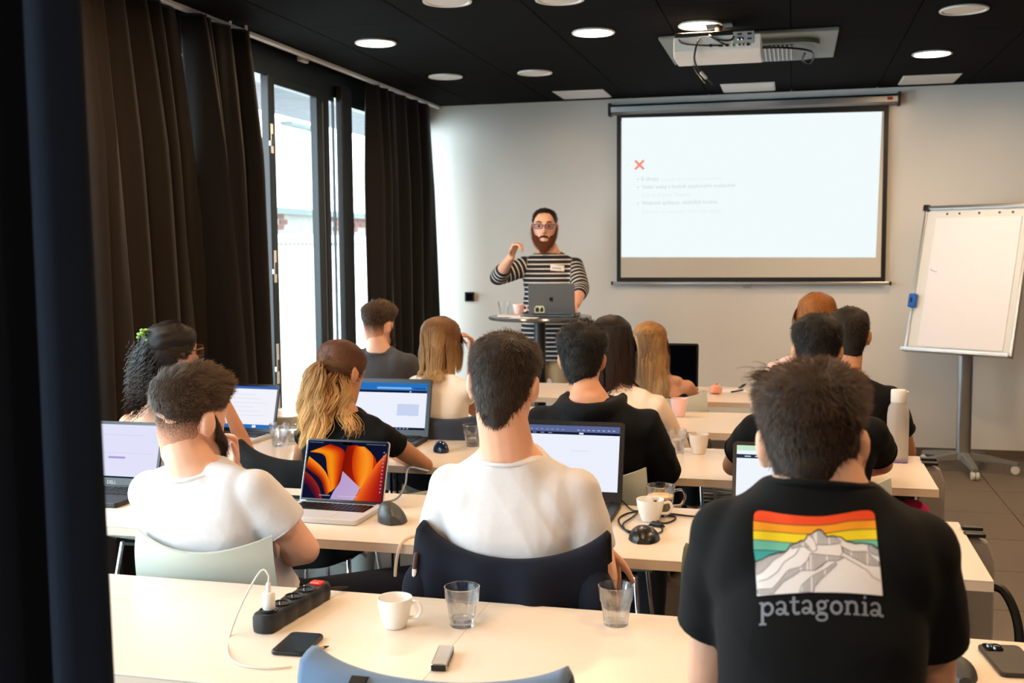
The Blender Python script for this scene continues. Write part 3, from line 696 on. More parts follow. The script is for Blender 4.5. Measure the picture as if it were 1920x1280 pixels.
# ------------------------------------------------------------------ laptops
def scr(col, s=1.0): 
    k = ('scr', tuple(col), s)
    if k not in M: M[k] = emat('display_light', srgb(col), s * EV)
    return M[k]
def laptop(label, x, y, rz, w, d, h, ang, m_body, rects, z=TZ, bez=0.012, th=0.016, chin=0.02, keys=True, lid=None, mark=None, name='laptop', corner=0.012):
    """hinge centre at x, y; the base reaches towards -y, the lid leans back by ang"""
    e = thing(name, label, 'laptop', (x, y, z), rz, 'open laptops')
    b = MB(); rbox(b, (0, -d / 2, th / 2 + 0.001), (w, d, th), corner); b.build('base', m_body, e, bevel=0.002)
    kb = MB(); kb.box((0, -d * 0.30, th + 0.0012), (w * 0.86, d * 0.42, 0.001)); k_ = kb.build('keyboard', M['black_pl'], e)
    if keys:
        km = MB(); nx, ny = 14, 5
        for i in range(nx):
            for j in range(ny): km.box((-w * 0.42 + w * 0.84 * (i + 0.5) / nx, -d * 0.10 - d * 0.40 * (j + 0.5) / ny, th + 0.003), (w * 0.84 / nx * 0.84, d * 0.40 / ny * 0.82, 0.002))
        ko = km.build('keys', M['black_pl'], k_); ko['kind'] = 'stuff'
    MB().box((0, -d * 0.76, th + 0.0012), (w * 0.36, d * 0.32, 0.001)).build('touchpad', m_body if m_body is not M['black_pl'] else M['screen_black'], e)
    MB().tube([(-w * 0.4, 0, th), (w * 0.4, 0, th)], 0.006, 8).build('hinge', M['black_pl'], e, smooth=True)
    L = Matrix.Translation((0, 0.002, th)) @ Matrix.Rotation(-ang, 4, 'X')     # lid frame: x across, z up the lid, -y faces the user
    ld = MB(); P = []
    r = corner
    for cx_, cz_, a0 in ((w / 2 - r, h - r, 0), (-w / 2 + r, h - r, PI / 2)):
        for k in range(5): a = a0 + PI / 2 * k / 4; P.append((cx_ + r * math.cos(a), cz_ + r * math.sin(a)))
    P += [(-w / 2, 0.0), (w / 2, 0.0)]
    ld.rings([[(p, yy, q) for p, q in P] for yy in (0.0, 0.007)]); lo = ld.build('lid', lid or m_body, e, bevel=0.0015); lo.matrix_local = L
    bz = MB(); bz.rings([[(p * 0.985, yy, 0.003 + q * 0.985) for p, q in P] for yy in (-0.0008, 0.0002)]); bo = bz.build('bezel', M['screen_black'], e); bo.matrix_local = L
    sw_, sh_ = w - 2 * bez, h - bez - chin
    mats = []; s_ = MB()
    for q, (u0, v0, u1, v1, mm) in enumerate(rects):
        if mm not in mats: mats.append(mm)
        yy = -0.0012 - 0.00012 * q
        s_.add([(-sw_ / 2 + sw_ * u0, yy, chin + sh_ * v0), (-sw_ / 2 + sw_ * u1, yy, chin + sh_ * v0), (-sw_ / 2 + sw_ * u1, yy, chin + sh_ * v1), (-sw_ / 2 + sw_ * u0, yy, chin + sh_ * v1)], [(0, 1, 2, 3)], mats.index(mm))
    so = s_.build('display', mats, e); so.matrix_local = L
    return e, L, (sw_, sh_, chin)
WH = scr((236, 240, 252), 1.0); NV = scr((22, 26, 52)); BAR = scr((92, 104, 150)); BLU = scr((40, 112, 190)); LB = scr((200, 212, 240)); TG = scr((205, 212, 228)); LIL = scr((170, 160, 215)); GRN = scr((196, 232, 206)); DK = scr((10, 10, 14), 0.4)
RNG2 = random.Random(4)
def dots(v, u0, u1, n, m, h=0.012, fill=0.5):
    return [(u0 + (u1 - u0) * k / n, v, u0 + (u1 - u0) * (k + fill) / n, v + h, m) for k in range(n)]
L_dell = laptop('black laptop with a pale lilac page beside the dark curtain', -2.37, 3.40, 0.0, 0.37, 0.24, 0.235, 0.30, M['black_pl'],
    [(0, 0, 1, 1, scr((226, 226, 250))), (0.0, 0.0, 1, 0.03, NV), (0.42, 0.36, 0.62, 0.40, LIL), (0.3, 0.46, 0.95, 0.468, TG), (0.3, 0.8, 0.8, 0.808, TG)], chin=0.03)
V, F = fontmesh('DELL', 0.017, 'CENTER'); o = MB().add([(v[0], -0.0014, 0.008 + v[1]) for v in V], F).build('brand_lettering', M['lgrey_pl'], L_dell[0]); o.matrix_local = Matrix(L_dell[1])
FIX = 0.16
mac = laptop('silver laptop with an orange petal wallpaper in front of the left man', -1.452, 3.335, -0.03, 0.304, 0.215, 0.212, 0.34, M['silver'], [(0, 0, 1, 1, scr((14, 18, 44)))], bez=0.007, chin=0.010)
def petals():
    e, L, (sw_, sh_, ch) = mac
    def pet(P, cols, nm='wallpaper_petal', k=[0]):
        # curved colour fans: outline point list blended from inner to outer edge
        k[0] += 1
        A, B = spline(P[0], 8), spline(P[1], 8); m_ = len(cols); n = 14; ca = np.array(cols, float); cols = [tuple(int(np.interp(q_, np.linspace(0, 1, m_), ca[:, z_])) for z_ in range(3)) for q_ in np.linspace(0, 1, n)]; ms = [scr(c) for c in cols]; mb = MB()
        for s_ in range(n):
            t0, t1 = s_ / n, (s_ + 1) / n
            for i in range(len(A) - 1):
                q = []
                for a, b, t in ((A[i], B[i], t0), (A[i + 1], B[i + 1], t0), (A[i + 1], B[i + 1], t1), (A[i], B[i], t1)):
                    p = a * (1 - t) + b * t; q.append((-sw_ / 2 + sw_ * min(1, max(0, p[0])), -0.0015 - 0.00008 * k[0], ch + sh_ * min(0.955, max(0, p[1]))))
                mb.add(q, [(0, 1, 2, 3)], s_)
        o = mb.build(nm, ms, e); o.matrix_local = L
    A2 = lambda *p: [np.array(q + (0,), float) for q in p]
    pet((A2((0.40, 0.0), (0.42, 0.35), (0.46, 0.7), (0.5, 0.93)), A2((0.80, 0.02), (0.90, 0.35), (0.86, 0.75), (0.62, 0.95))), [(120, 18, 8), (150, 24, 6), (178, 36, 8), (196, 48, 10)])
    pet((A2((0.36, 0.12), (0.28, 0.5), (0.22, 0.75), (0.03, 0.80)), A2((0.44, 0.25), (0.47, 0.6), (0.46, 0.85), (0.28, 0.95))), [(232, 120, 14), (244, 150, 24), (238, 130, 20), (222, 92, 14), (196, 56, 12), (168, 30, 10)])
    pet((A2((0.68, 0.22), (0.60, 0.5), (0.58, 0.75), (0.60, 0.93)), A2((0.74, 0.2), (0.84, 0.5), (0.83, 0.78), (0.72, 0.93))), [(196, 60, 12), (230, 100, 16), (246, 136, 24), (250, 150, 40), (238, 120, 20)])
    pet((A2((0.36, 0.14), (0.30, 0.38), (0.2, 0.55), (0.03, 0.72)), A2((0.30, 0.05), (0.22, 0.3), (0.12, 0.42), (0.0, 0.52))), [(250, 150, 36), (232, 108, 20), (186, 58, 14), (120, 24, 16)])
    pet((A2((0.26, 0.0), (0.2, 0.2), (0.1, 0.36), (0.0, 0.46)), A2((0.18, 0.0), (0.12, 0.1), (0.06, 0.2), (0.0, 0.26))), [(150, 36, 24), (108, 20, 34), (60, 14, 44)])
    pet((A2((0.66, 0.0), (0.76, 0.3), (0.88, 0.62), (1.0, 0.84)), A2((1.0, 0.0), (1.0, 0.2), (1.0, 0.4), (1.0, 0.6))), [(238, 110, 34), (206, 60, 20), (170, 30, 18), (136, 18, 18)])
    pet((A2((0.36, 0.0), (0.40, 0.15), (0.46, 0.30), (0.478, 0.49)), A2((0.655, 0.0), (0.68, 0.08), (0.705, 0.16), (0.72, 0.22))), [(186, 160, 206), (192, 166, 208)], 'wallpaper_panel')
    r = dots(0.965, 0.02, 0.2, 9, scr((150, 150, 170))) + dots(0.965, 0.74, 0.99, 14, scr((150, 150, 170))) + dots(0.05, 0.22, 0.36, 9, scr((170, 180, 200)), 0.02) + dots(0.05, 0.46, 0.70, 14, scr((205, 205, 220)), 0.018)
    r += [(0.962, 0.15 + 0.062 * k, 0.978, 0.172 + 0.062 * k, scr((120 + 12 * (k % 4), 150, 190))) for k in range(12)] + [(0.44, 0.945, 0.56, 0.99, DK)]
    mats = []; s_ = MB()
    for q, (u0, v0, u1, v1, mm) in enumerate(r):
        if mm not in mats: mats.append(mm)
        s_.add([(-sw_ / 2 + sw_ * u0, -0.0026, ch + sh_ * v0), (-sw_ / 2 + sw_ * u1, -0.0026, ch + sh_ * v0), (-sw_ / 2 + sw_ * u1, -0.0026, ch + sh_ * v1), (-sw_ / 2 + sw_ * u0, -0.0026, ch + sh_ * v1)], [(0, 1, 2, 3)], mats.index(mm))
    so = s_.build('screen_icons', mats, e); so.matrix_local = L
petals()
page = lambda: [(0, 0, 1, 1, WH), (0, 0.90, 1, 1, BAR), (0, 0.86, 1, 0.90, NV)] + dots(0.93, 0.05, 0.5, 9, scr((150, 156, 190))) + dots(0.925, 0.6, 0.98, 8, scr((170, 176, 205)), 0.016) + [(0.62, 0.868, 0.66, 0.892, WH)] + dots(0.875, 0.1, 0.4, 4, scr((150, 156, 190)), 0.01)
laptop('large black laptop with a white web page in front of the middle man', -0.735, 3.53, 0.0, 0.395, 0.26, 0.268, 0.30, M['black_pl'], page() + [(0.55, 0.6, 0.72, 0.62, scr((228, 230, 240)))], chin=0.034, bez=0.016)
laptop('slim laptop with a green topped page beside the printed shirt man', -0.010, 3.46, 0.0, 0.335, 0.225, 0.232, 0.33, M['silver'],
    [(0, 0, 1, 1, scr((240, 246, 252))), (0, 0.92, 1, 1, GRN), (0, 0.80, 1, 0.86, scr((40, 52, 74)))] + dots(0.82, 0.08, 0.6, 5, scr((190, 200, 210)), 0.02, 0.6), lid=M['black_pl'], chin=0.016)
laptop('black laptop with a white document beside the curly haired woman', -2.475, 4.56, -0.06, 0.345, 0.235, 0.228, 0.30, M['silver'],
    [(0, 0, 1, 1, scr((242, 242, 250))), (0, 0.94, 1, 1, scr((60, 100, 180))), (0, 0.0, 1, 0.09, BLU), (0.66, 0.015, 0.72, 0.075, WH)] + [(0.3, 0.3 + 0.1 * k, 0.85 - 0.1 * (k % 3), 0.308 + 0.1 * k, TG) for k in range(6)], lid=M['black_pl'])
laptop('black laptop with a blue browser bar in front of the ponytailed woman', -1.765, 4.60, 0.0, 0.385, 0.25, 0.262, 0.26, M['black_pl'],
    [(0, 0, 1, 1, WH), (0, 0.84, 1, 1, BLU), (0.3, 0.865, 0.78, 0.91, scr((120, 180, 235))), (0, 0.79, 1, 0.84, NV), (0.6, 0.3, 0.9, 0.55, LB), (0, 0, 1, 0.05, NV), (0.76, 0.805, 0.78, 0.825, WH)] + dots(0.87, 0.82, 0.98, 6, NV, 0.03) + dots(0.015, 0.2, 0.8, 12, scr((160, 170, 220)), 0.02), chin=0.03, bez=0.02)
laptop('closed brownish laptop beside the woman in the beige shirt', -0.80, 5.66, 0.0, 0.345, 0.235, 0.225, -1.545, mat('rose_grey_case', srgb(120, 92, 84), 0.4, noise=0.05), [(0, 0, 1, 1, WH)], lid=M['black_pl'])
laptop('black laptop with a dark screen beside the blonde woman', -0.705, 6.45, 0.0, 0.35, 0.24, 0.275, 0.12, M['black_pl'], [(0, 0, 1, 1, DK)])
laptop('laptop on the fourth desk row behind the dark haired men', 0.085, 5.56, 0.0, 0.36, 0.24, 0.255, 0.25, M['alu'], [(0, 0, 1, 1, scr((200, 205, 215)))], lid=M['black_pl'])

# ------------------------------------------------------------------ crockery and glasses
def T(px, py): p = at(px, py, z=TZ); return (p[0], p[1], TZ)
def tumbler(label, p, h=0.092, r=0.041, water=0.0, straw=False):
    e = thing('drinking_glass', label, 'glass', p, 0, 'drinking glasses')
    fl_ = lambda rr, z, a: rr * (1 + (0.02 * math.cos(9 * a) if z < h * 0.62 else 0))
    g = MB(); o_ = [(r * 0.66, 0.0005), (r * 0.68, 0.003), (r * 0.74, h * 0.3), (r * 0.84, h * 0.58), (r * 0.93, h * 0.64), (r, h - 0.001)]
    i_ = [(r - 0.0022, h), (r * 0.88, h * 0.64), (r * 0.79, h * 0.56), (r * 0.69, h * 0.3), (r * 0.60, 0.010)]
    g.lathe(o_ + i_, n=36, fl=fl_); g.build('glass_body', M['glass'], e, smooth=True)
    if water:
        w_ = MB(); zt = 0.010 + (h - 0.012) * water
        rw = lambda z: np.interp(z, [0.010, h * 0.3, h * 0.56, h * 0.64, h], [r * 0.60, r * 0.69, r * 0.79, r * 0.88, r - 0.0022]) - 0.0006
        w_.lathe([(rw(z), z) for z in np.linspace(0.0108, zt, 6)], n=30); w_.build('water', M['water'], e, smooth=True)
    return e
def cup(label, p, h=0.062, r=0.038, m=None, ha=0.0, name='cup', handle=True, coffee=None, foot=0.62):
    m = m or M['china']
    e = thing(name, label, 'cup', p, ha, 'coffee cups')
    g = MB()
    o_ = [(r * foot * 0.9, 0.0005), (r * foot, 0.002), (r * (foot + 0.05), h * 0.12), (r * 0.86, h * 0.45), (r * 0.97, h * 0.8), (r, h)]
    i_ = [(r - 0.0028, h - 0.0005), (r * 0.90, h * 0.75), (r * 0.78, h * 0.42), (r * 0.5, h * 0.12), (0.004, h * 0.10)]
    g.lathe(o_ + i_, n=36); g.build('bowl', m, e, smooth=True)
    if handle: MB().tube(spline([(r * 0.95, 0, h * 0.82), (r * 1.35, 0, h * 0.86), (r * 1.52, 0, h * 0.62), (r * 1.30, 0, h * 0.38), (r * 0.84, 0, h * 0.34)], 6), 0.0045, 8).build('handle', m, e, smooth=True)
    if coffee: MB().lathe([(r * 0.86, h * 0.62), (r * 0.87, h * 0.64)], n=30).build('coffee', coffee, e)
    return e
tumbler('empty drinking glass on the nearest desk beside the white cup', T(867, 1172), water=0.12)
tumbler('empty drinking glass on the nearest desk, right of the grey hub', T(1155, 1170), water=0.0)
cup('white coffee cup on the nearest desk by the power strip', T(741, 1175), 0.070, 0.040, ha=0.1)
cup('white coffee cup on the second desk row in front of the glass mug', T(1219, 976), 0.070, 0.044, ha=0.15)
g = thing('glass_mug', 'clear glass mug of milky coffee behind the white cup', 'mug', T(1238, 966), -0.1)
mg = MB(); mg.lathe([(0.030, 0.0005), (0.034, 0.004), (0.042, 0.05), (0.0475, 0.098), (0.0453, 0.099), (0.040, 0.05), (0.031, 0.010), (0.004, 0.009)], n=36); mg.build('glass_body', M['glass'], g, smooth=True)
MB().tube(spline([(0.046, 0, 0.085), (0.070, 0, 0.088), (0.080, 0, 0.068), (0.068, 0, 0.040), (0.044, 0, 0.034)], 6), 0.005, 8).build('handle', M['glass'], g, smooth=True)
cf = MB(); cf.lathe([(0.0305, 0.0105), (0.0395, 0.05), (0.0405, 0.058)], n=30); cf.build('coffee', M['coffee_dark'], g, smooth=True)
fm = MB(); fm.lathe([(0.0406, 0.0585), (0.0412, 0.066), (0.02, 0.068)], n=30); fm.build('milk_foam', mat('milk_foam', srgb(226, 198, 158), 0.6, noise=0.1, nscale=80), g, smooth=True)
tumbler('drinking glass of water next to the document laptop', T(524, 836), 0.10, 0.044, 0.7)
tumbler('small tumbler of water touching the water glass by the document laptop', (T(540, 831)[0], T(540, 831)[1] + 0.05, TZ), 0.085, 0.036, 0.6)
tumbler('drinking glass behind the middle man on the third desk row', T(886, 836), 0.095, 0.042, 0.3)
tumbler('drinking glass of water beside the marbled cup', T(1268, 848), 0.098, 0.044, 0.55)
cup('beige marbled cup without handle on the third desk row', T(1310, 850), 0.082, 0.042, M['marble_china'], handle=False, foot=0.6)
cup('tall pink cup without handle on the fourth desk row', T(1273, 780), 0.092, 0.043, M['pink_china'], handle=False, foot=0.66)
tumbler('drinking glass on the presenter table', (at(945, 580, Y=7.08)[0], 7.08, 1.153), 0.09, 0.04)
cup('pink cup on the presenter table beside the laptop', (at(972, 580, Y=7.02)[0], 7.02, 1.153), 0.075, 0.038, M['pink_china'], ha=0.0)
bt = thing('water_bottle', 'frosted white water bottle standing on the aisle end of the third row', 'bottle', (0.415, 4.56, TZ))
MB().lathe([(0.036, 0.001), (0.041, 0.006), (0.042, 0.10), (0.042, 0.185), (0.038, 0.215), (0.028, 0.235), (0.028, 0.24)], n=32).build('bottle_body', mat('frosted_plastic', srgb(240, 232, 224), 0.45, trans=0.65, noise=0.02), bt, smooth=True)
MB().lathe([(0.029, 0.236), (0.030, 0.238), (0.030, 0.282), (0.027, 0.286), (0.01, 0.287)], n=32).build('cap', M['white_pl'], bt, smooth=True)
MB().tube([(0.028, 0, 0.275), (0.036, 0.0, 0.278)], 0.004, 8).build('cap_tab', M['white_pl'], bt)

# ------------------------------------------------------------------ small things on the desks
def phone(label, A, B, w, m_back, m_face, cam_=False, face_up=True, z=TZ, name='phone', th=0.009):
    a, b = T(*A), T(*B); c = ((a[0] + b[0]) / 2, (a[1] + b[1]) / 2, z); L_ = math.hypot(b[0] - a[0], b[1] - a[1]); rz = math.atan2(b[1] - a[1], b[0] - a[0]) - PI / 2
    e = thing(name, label, 'phone', c, rz, 'mobile phones')
    p = MB(); rbox(p, (0, 0, th / 2 + 0.0005), (w, L_, th), 0.012); p.build('case', m_back, e, bevel=0.0025)
    if face_up: s_ = MB(); rbox(s_, (0, 0, th + 0.0008), (w * 0.93, L_ * 0.965, 0.0006), 0.010); s_.build('screen', m_face, e)
    if cam_:
        k_ = MB(); rbox(k_, (-w * 0.2, L_ * 0.36, th + 0.0016), (w * 0.42, w * 0.45, 0.003), 0.008); ci = k_.build('camera_island', M['black_gl'], e)
        for dx, dy in ((-0.25, 0.40), (-0.13, 0.33)): MB().lathe([(0.007, 0), (0.007, 0.0025), (0.003, 0.0028)], (w * dx, L_ * dy, th + 0.003), 16).build('lens', M['chrome'], ci)
    return e
phone('black smartphone lying face up in front of the power strip', (538, 1230), (578, 1193), 0.078, M['black_pl'], M['black_gl'])
phone('dark brown smartphone lying face down at the right edge of the nearest desk', (1920, 1272), (1870, 1216), 0.085, mat('phone_brown', srgb(48, 41, 36), 0.5, noise=0.05), None, True, False, th=0.010)
phone('purple smartphone beside the frosted water bottle', (1660, 864), (1702, 866), 0.07, mat('phone_purple', srgb(120, 104, 150), 0.5, noise=0.05), None, False, False)
ps_ = thing('power_strip', 'black four socket power strip with a red switch on the nearest desk', 'power strip', ((T(500, 1182)[0] + T(596, 1125)[0]) / 2, (T(500, 1182)[1] + T(596, 1125)[1]) / 2, TZ), math.atan2(T(596, 1125)[1] - T(500, 1182)[1], T(596, 1125)[0] - T(500, 1182)[0]))
SL = 0.275
b = MB()
pr = []
for k in range(41):
    x = -SL / 2 + SL * k / 40; s_ = 0.026 + 0.0025 * abs(math.sin(PI * 4.6 * k / 40)); e_ = min(1, (SL / 2 - abs(x)) / 0.012 + 0.35)
    pr.append([(x, s_ * e_ * q, z) for q, z in ((-0.9, 0.001), (0.9, 0.001), (1.0, 0.012), (1.0, 0.034), (0.82, 0.043), (-0.82, 0.043), (-1.0, 0.034), (-1.0, 0.012))])
b.rings(pr); b.build('housing', M['black_pl'], ps_, smooth=True)
for k in range(4):
    x = -SL / 2 + 0.036 + 0.054 * k
    so = MB(); so.lathe([(0.0215, 0.0415), (0.0225, 0.046), (0.0195, 0.046), (0.0185, 0.0425)], (x, 0, 0), 24, cap=False); sk = so.build('socket', M['black_pl'], ps_, smooth=True)
    MB().lathe([(0.0188, 0.0432), (0.0186, 0.0438)], (x, 0, 0), 24).build('socket_well', M['black_gl'], sk)
    MB().tube([(x + 0.006, 0.008, 0.043), (x + 0.006, 0.008, 0.050)], 0.0022, 8).build('earth_pin', M['chrome'], sk)
MB().box((SL / 2 - 0.026, 0, 0.0455), (0.022, 0.03, 0.006)).build('switch', mat('red_switch', srgb(210, 16, 18), 0.3, noise=0.05, emit=(0.8, 0.02, 0.01), estr=0.6), ps_, bevel=0.003, label='glowing red rocker switch')
MB().tube(spline([(SL / 2 - 0.005, 0, 0.02), (SL / 2 + 0.04, -0.012, 0.012), (SL / 2 + 0.07, -0.03, 0.006)], 6), 0.004, 8).build('cord', M['cable_black'], ps_, smooth=True)
ch = thing('charger_plug', 'white USB charger plugged into the power strip', 'charger', (0, 0, 0))
ch.location = ps_.location; ch.rotation_euler = ps_.rotation_euler
px_ = -SL / 2 + 0.036
cb = MB(); cb.lathe([(0.012, 0.046), (0.0145, 0.049), (0.0145, 0.082), (0.011, 0.086)], (px_, 0, 0), 20); cb.build('plug_body', M['white_pl'], ch, smooth=True)
MB().tube([(px_, 0, 0.086), (px_, 0, 0.104)], 0.0055, 10).build('connector', M['white_pl'], ch, smooth=True)
_p0 = Matrix.Translation(ps_.location) @ Matrix.Rotation(ps_.rotation_euler[2], 4, 'Z') @ Vector((px_, 0, 0.104))
w0 = np.array(_p0)
P = [w0, w0 + (-0.002, 0.005, 0.02), w0 + (-0.02, 0.005, 0.028), w0 + (-0.05, -0.02, -0.03)] + [np.array(T(*q)) + (0, 0, 0.003) for q in ((432, 1190), (428, 1228), (450, 1248), (500, 1255), (545, 1252))]
cw = MB().tube([q - w0 for q in spline(P, 8)], 0.0022, 7).build('charging_cable', M['cable_white'], smooth=True); cw.location = w0
tag(cw, 'thin white charging cable looping from the power strip over the nearest desk', 'cable')
hb = thing('usb_hub', 'small silver USB hub lying on the nearest desk', 'hub', T(830, 1240), math.atan2(T(840, 1222)[1] - T(826, 1256)[1], T(840, 1222)[0] - T(826, 1256)[0]) - PI / 2)
b = MB(); rbox(b, (0, 0, 0.008), (0.034, 0.110, 0.015), 0.006); b.build('case', M['alu'], hb, bevel=0.003)
for k in range(4): MB().box((0.0172, -0.035 + 0.022 * k, 0.008), (0.0012, 0.013, 0.006)).build('port', M['black_pl'], hb)
MB().box((0, -0.0552, 0.008), (0.030, 0.0015, 0.012)).build('end_cap', M['black_pl'], hb)
pc = thing('pencil', 'short wooden pencil lying behind the pale blue coat', 'pencil', T(590, 1222), 0.9)
MB().tube([(-0.03, 0, 0.005), (0.02, 0, 0.005)], 0.004, 6).build('shaft', mat('pencil_wood', srgb(190, 150, 110), 0.6, noise=0.1), pc); MB().tube([(0.022, 0, 0.005), (0.034, 0, 0.005)], [0.0038, 0.001], 6).build('tip', M['black_pl'], pc)

def mouse(label, p, rz, m, L_=0.115, w=0.065, h=0.04, ergo=0.0, name='computer_mouse', led=False):
    e = thing(name, label, 'mouse', p, rz, 'computer mice')
    R_ = []
    for i in range(15):
        t = i / 14; yy = -L_ / 2 + L_ * t; s_ = math.sin(PI * min(0.97, max(0.05, 0.06 + 0.9 * t))) ** 0.55; hh = h * (math.sin(PI * (0.12 + 0.72 * t)) ** 0.8)
        ring = []
        for k in range(16):
            a = PI * k / 15; c_, q = math.cos(a), math.sin(a) ** 0.75
            ring.append((w / 2 * s_ * c_ * (1.1 - 0.15 * q) - ergo * q * 0.4, yy, 0.001 + hh * q * (1 + (ergo * 14 * (-c_)) * 0.5)))
        R_.append(ring)
    b = MB(); b.rings(R_); b.build('shell', m, e, smooth=True)
    MB().tube([(0.0 - ergo * 0.35, L_ * 0.24, h * 0.80), (0.0 - ergo * 0.35, L_ * 0.33, h * 0.66)], 0.006, 8).build('wheel', M['black_gl'] if not led else M['alu'], e, smooth=True)
    MB().box((-ergo * 0.35, L_ * 0.02, h * 0.92), (0.010, 0.016, 0.004)).build('button', M['grey_pl'], e)
    return e
mouse('dark grey vertical ergonomic mouse beside the silver laptop', T(736, 976), 0.55, mat('mouse_grey', srgb(58, 62, 66), 0.4, noise=0.06), 0.125, 0.085, 0.062, 0.022)
mouse('black gaming mouse in front of the white cup', T(1208, 1010), 0.1, mat('mouse_black', srgb(16, 16, 18), 0.3, noise=0.1), 0.125, 0.085, 0.038, 0.004, led=True)
mouse('glossy dark blue mouse on the third desk row', T(827, 846), 0.5, mat('mouse_blue', srgb(20, 34, 60), 0.15, noise=0.2), 0.10, 0.062, 0.045)
mouse('dark grey mouse beside the arm of the man with the printed shirt', T(1797, 1262), 0.1, mat('mouse_dark', srgb(52, 54, 58), 0.5, noise=0.05), 0.115, 0.062, 0.03)
def cable(label, P, r, m, name='cable', cat='cable', closed=False):
    P = [np.asarray(q, float) for q in P]; o_ = P[0].copy()
    o = MB().tube([q - o_ for q in spline(P, 8)], r, 7).build(name, m, smooth=True); o.location = o_
    return tag(o, label, cat)
K = lambda px, py, dz=0.004: np.array(T(px, py)) + (0, 0, dz)
cable('black mouse cable tangled between the large laptop and the gaming mouse', [K(1196, 1000), K(1180, 998), K(1166, 990), K(1160, 975), K(1175, 965), K(1195, 962), K(1185, 972), K(1168, 985), K(1178, 1000), K(1190, 996), K(1232, 985, 0.006), K(1242, 996), K(1234, 1002)], 0.0028, M['cable_black'], 'mouse_cable')
cable('black laptop power cable running behind the white cup', [K(1166, 945, 0.012), K(1185, 958), K(1205, 962), K(1240, 982), K(1262, 978), K(1266, 971), K(1250, 968), K(1262, 966), K(1300, 970), K(1345, 972)], 0.0028, M['cable_black'], 'power_cable')
fb = thing('ferrite_bead', 'black ferrite bead on the cable in front of the white cup', 'cable clip', K(1232, 988, 0.0), -0.4); MB().tube([(-0.014, 0, 0.009), (0.014, 0, 0.009)], 0.0085, 10).build('bead', M['black_pl'], fb, smooth=True); MB().tube([(-0.024, 0, 0.006), (0.024, 0, 0.006)], 0.0035, 8).build('sleeve', M['cable_black'], fb, smooth=True)
cable('grey charging cable arching from the silver laptop', [K(722, 948, 0.012), K(745, 940, 0.012), K(760, 925, 0.03), K(768, 905, 0.055), np.array(T(778, 930)) + (0.02, 0.1, 0.07)], 0.0035, M['cable_grey'], 'charging_cable')
cable('white cable hanging off the second desk row beside the navy jacket', [K(788, 1004), K(765, 1010), np.array([T(752, 1020)[0], 2.948, 0.742]), np.array([at(744, 1050, Y=2.94)[0], 2.93, 0.68]), np.array([at(741, 1090, Y=2.92)[0], 2.92, 0.60]), np.array([at(742, 1130, Y=2.9)[0], 2.90, 0.45])], 0.005, M['cable_white'], 'white_cable')
_q = at(1300, 940, z=0.02)
cp_ = [np.array([_q[0] + 0.30 * math.cos(a) * (1 + 0.12 * math.sin(3.1 * a)), _q[1] + 0.13 * math.sin(a) * (1 + 0.1 * math.cos(2.3 * a)), 0.012 + 0.0035 * a]) for a in np.linspace(0, 8 * PI, 60)]
cable('coil of grey cables lying on the floor under the third row', cp_, 0.008, M['cable_grey'], 'cable_coil')
cable('thick black hose arching to the floor beside the aisle end of the second row', [np.array([A_[0], A_[1], A_[2]]) for A_ in (at(1862, 1098, Y=3.30), at(1882, 1108, Y=3.28), at(1900, 1140, Y=3.26), at(1910, 1180, Y=3.24), at(1912, 1230, Y=3.22))], 0.013, M['cable_black'], 'black_hose', 'hose')
rg = thing('wristband', 'black rubber wristband lying on the aisle end of the second row', 'wristband', T(1757, 997), 0.1)
MB().tube([(0.030 * math.cos(a), 0.026 * math.sin(a), 0.010) for a in np.linspace(0, 2 * PI, 24, endpoint=False)], 0.006, 8, closed=True).build('strap', M['black_pl'], rg, smooth=True); MB().box((0.0, -0.028, 0.011), (0.022, 0.010, 0.014)).build('clasp', M['black_gl'], rg, bevel=0.003)
ft = thing('flat_case', 'flat black case lying on the second row beside the silver laptop', 'case', T(552, 936), 0.05); MB().box((0, 0, 0.005), (0.10, 0.05, 0.009)).build('case_body', M['black_pl'], ft, bevel=0.003); MB().box((0, -0.0255, 0.005), (0.09, 0.001, 0.002)).build('zip', M['grey_pl'], ft)
bl2 = thing('peach_pouch', 'small round peach coloured pouch on the front desk row', 'pouch', T(1342, 738), 0)
MB().lathe([(0.02, 0.001), (0.034, 0.008), (0.038, 0.025), (0.030, 0.045), (0.012, 0.053)], n=24).build('pouch_body', mat('peach_fabric', srgb(236, 170, 150), 0.7, noise=0.08), bl2, smooth=True); MB().tube([(0, 0, 0.052), (0.01, 0, 0.06)], 0.004, 8).build('pull_tab', mat('peach_tab', srgb(200, 130, 110), 0.6, noise=0.05), bl2)
pa = thing('paper_sheet', 'white paper sheet on the front desk row', 'paper', T(1368, 733), 0.2); MB().box((0, 0, 0.001), (0.20, 0.14, 0.001)).build('sheet', M['paper'], pa)
pn = thing('ballpoint_pen', 'black ballpoint pen on the paper sheet of the front row', 'pen', (T(1383, 735)[0], T(1383, 735)[1], TZ + 0.002), 1.0); MB().tube([(-0.06, 0, 0.006), (0.05, 0, 0.006)], 0.005, 8).build('barrel', M['black_pl'], pn, smooth=True); MB().tube([(0.052, 0, 0.006), (0.065, 0, 0.006)], [0.004, 0.001], 8).build('tip', M['chrome'], pn)
eb = thing('earphones', 'dark earphone cable bundle on the front desk row', 'earphones', T(1392, 729), 0); MB().tube(spline([(-0.02, 0, 0.006), (0.0, 0.03, 0.02), (0.02, 0.0, 0.03), (0.0, -0.02, 0.015), (-0.01, 0.02, 0.006)], 6), 0.004, 7).build('cord', M['cable_black'], eb, smooth=True); MB().ell((0.02, 0.0, 0.034), (0.008, 0.008, 0.006)).build('earbud', M['alu'], eb, smooth=True)

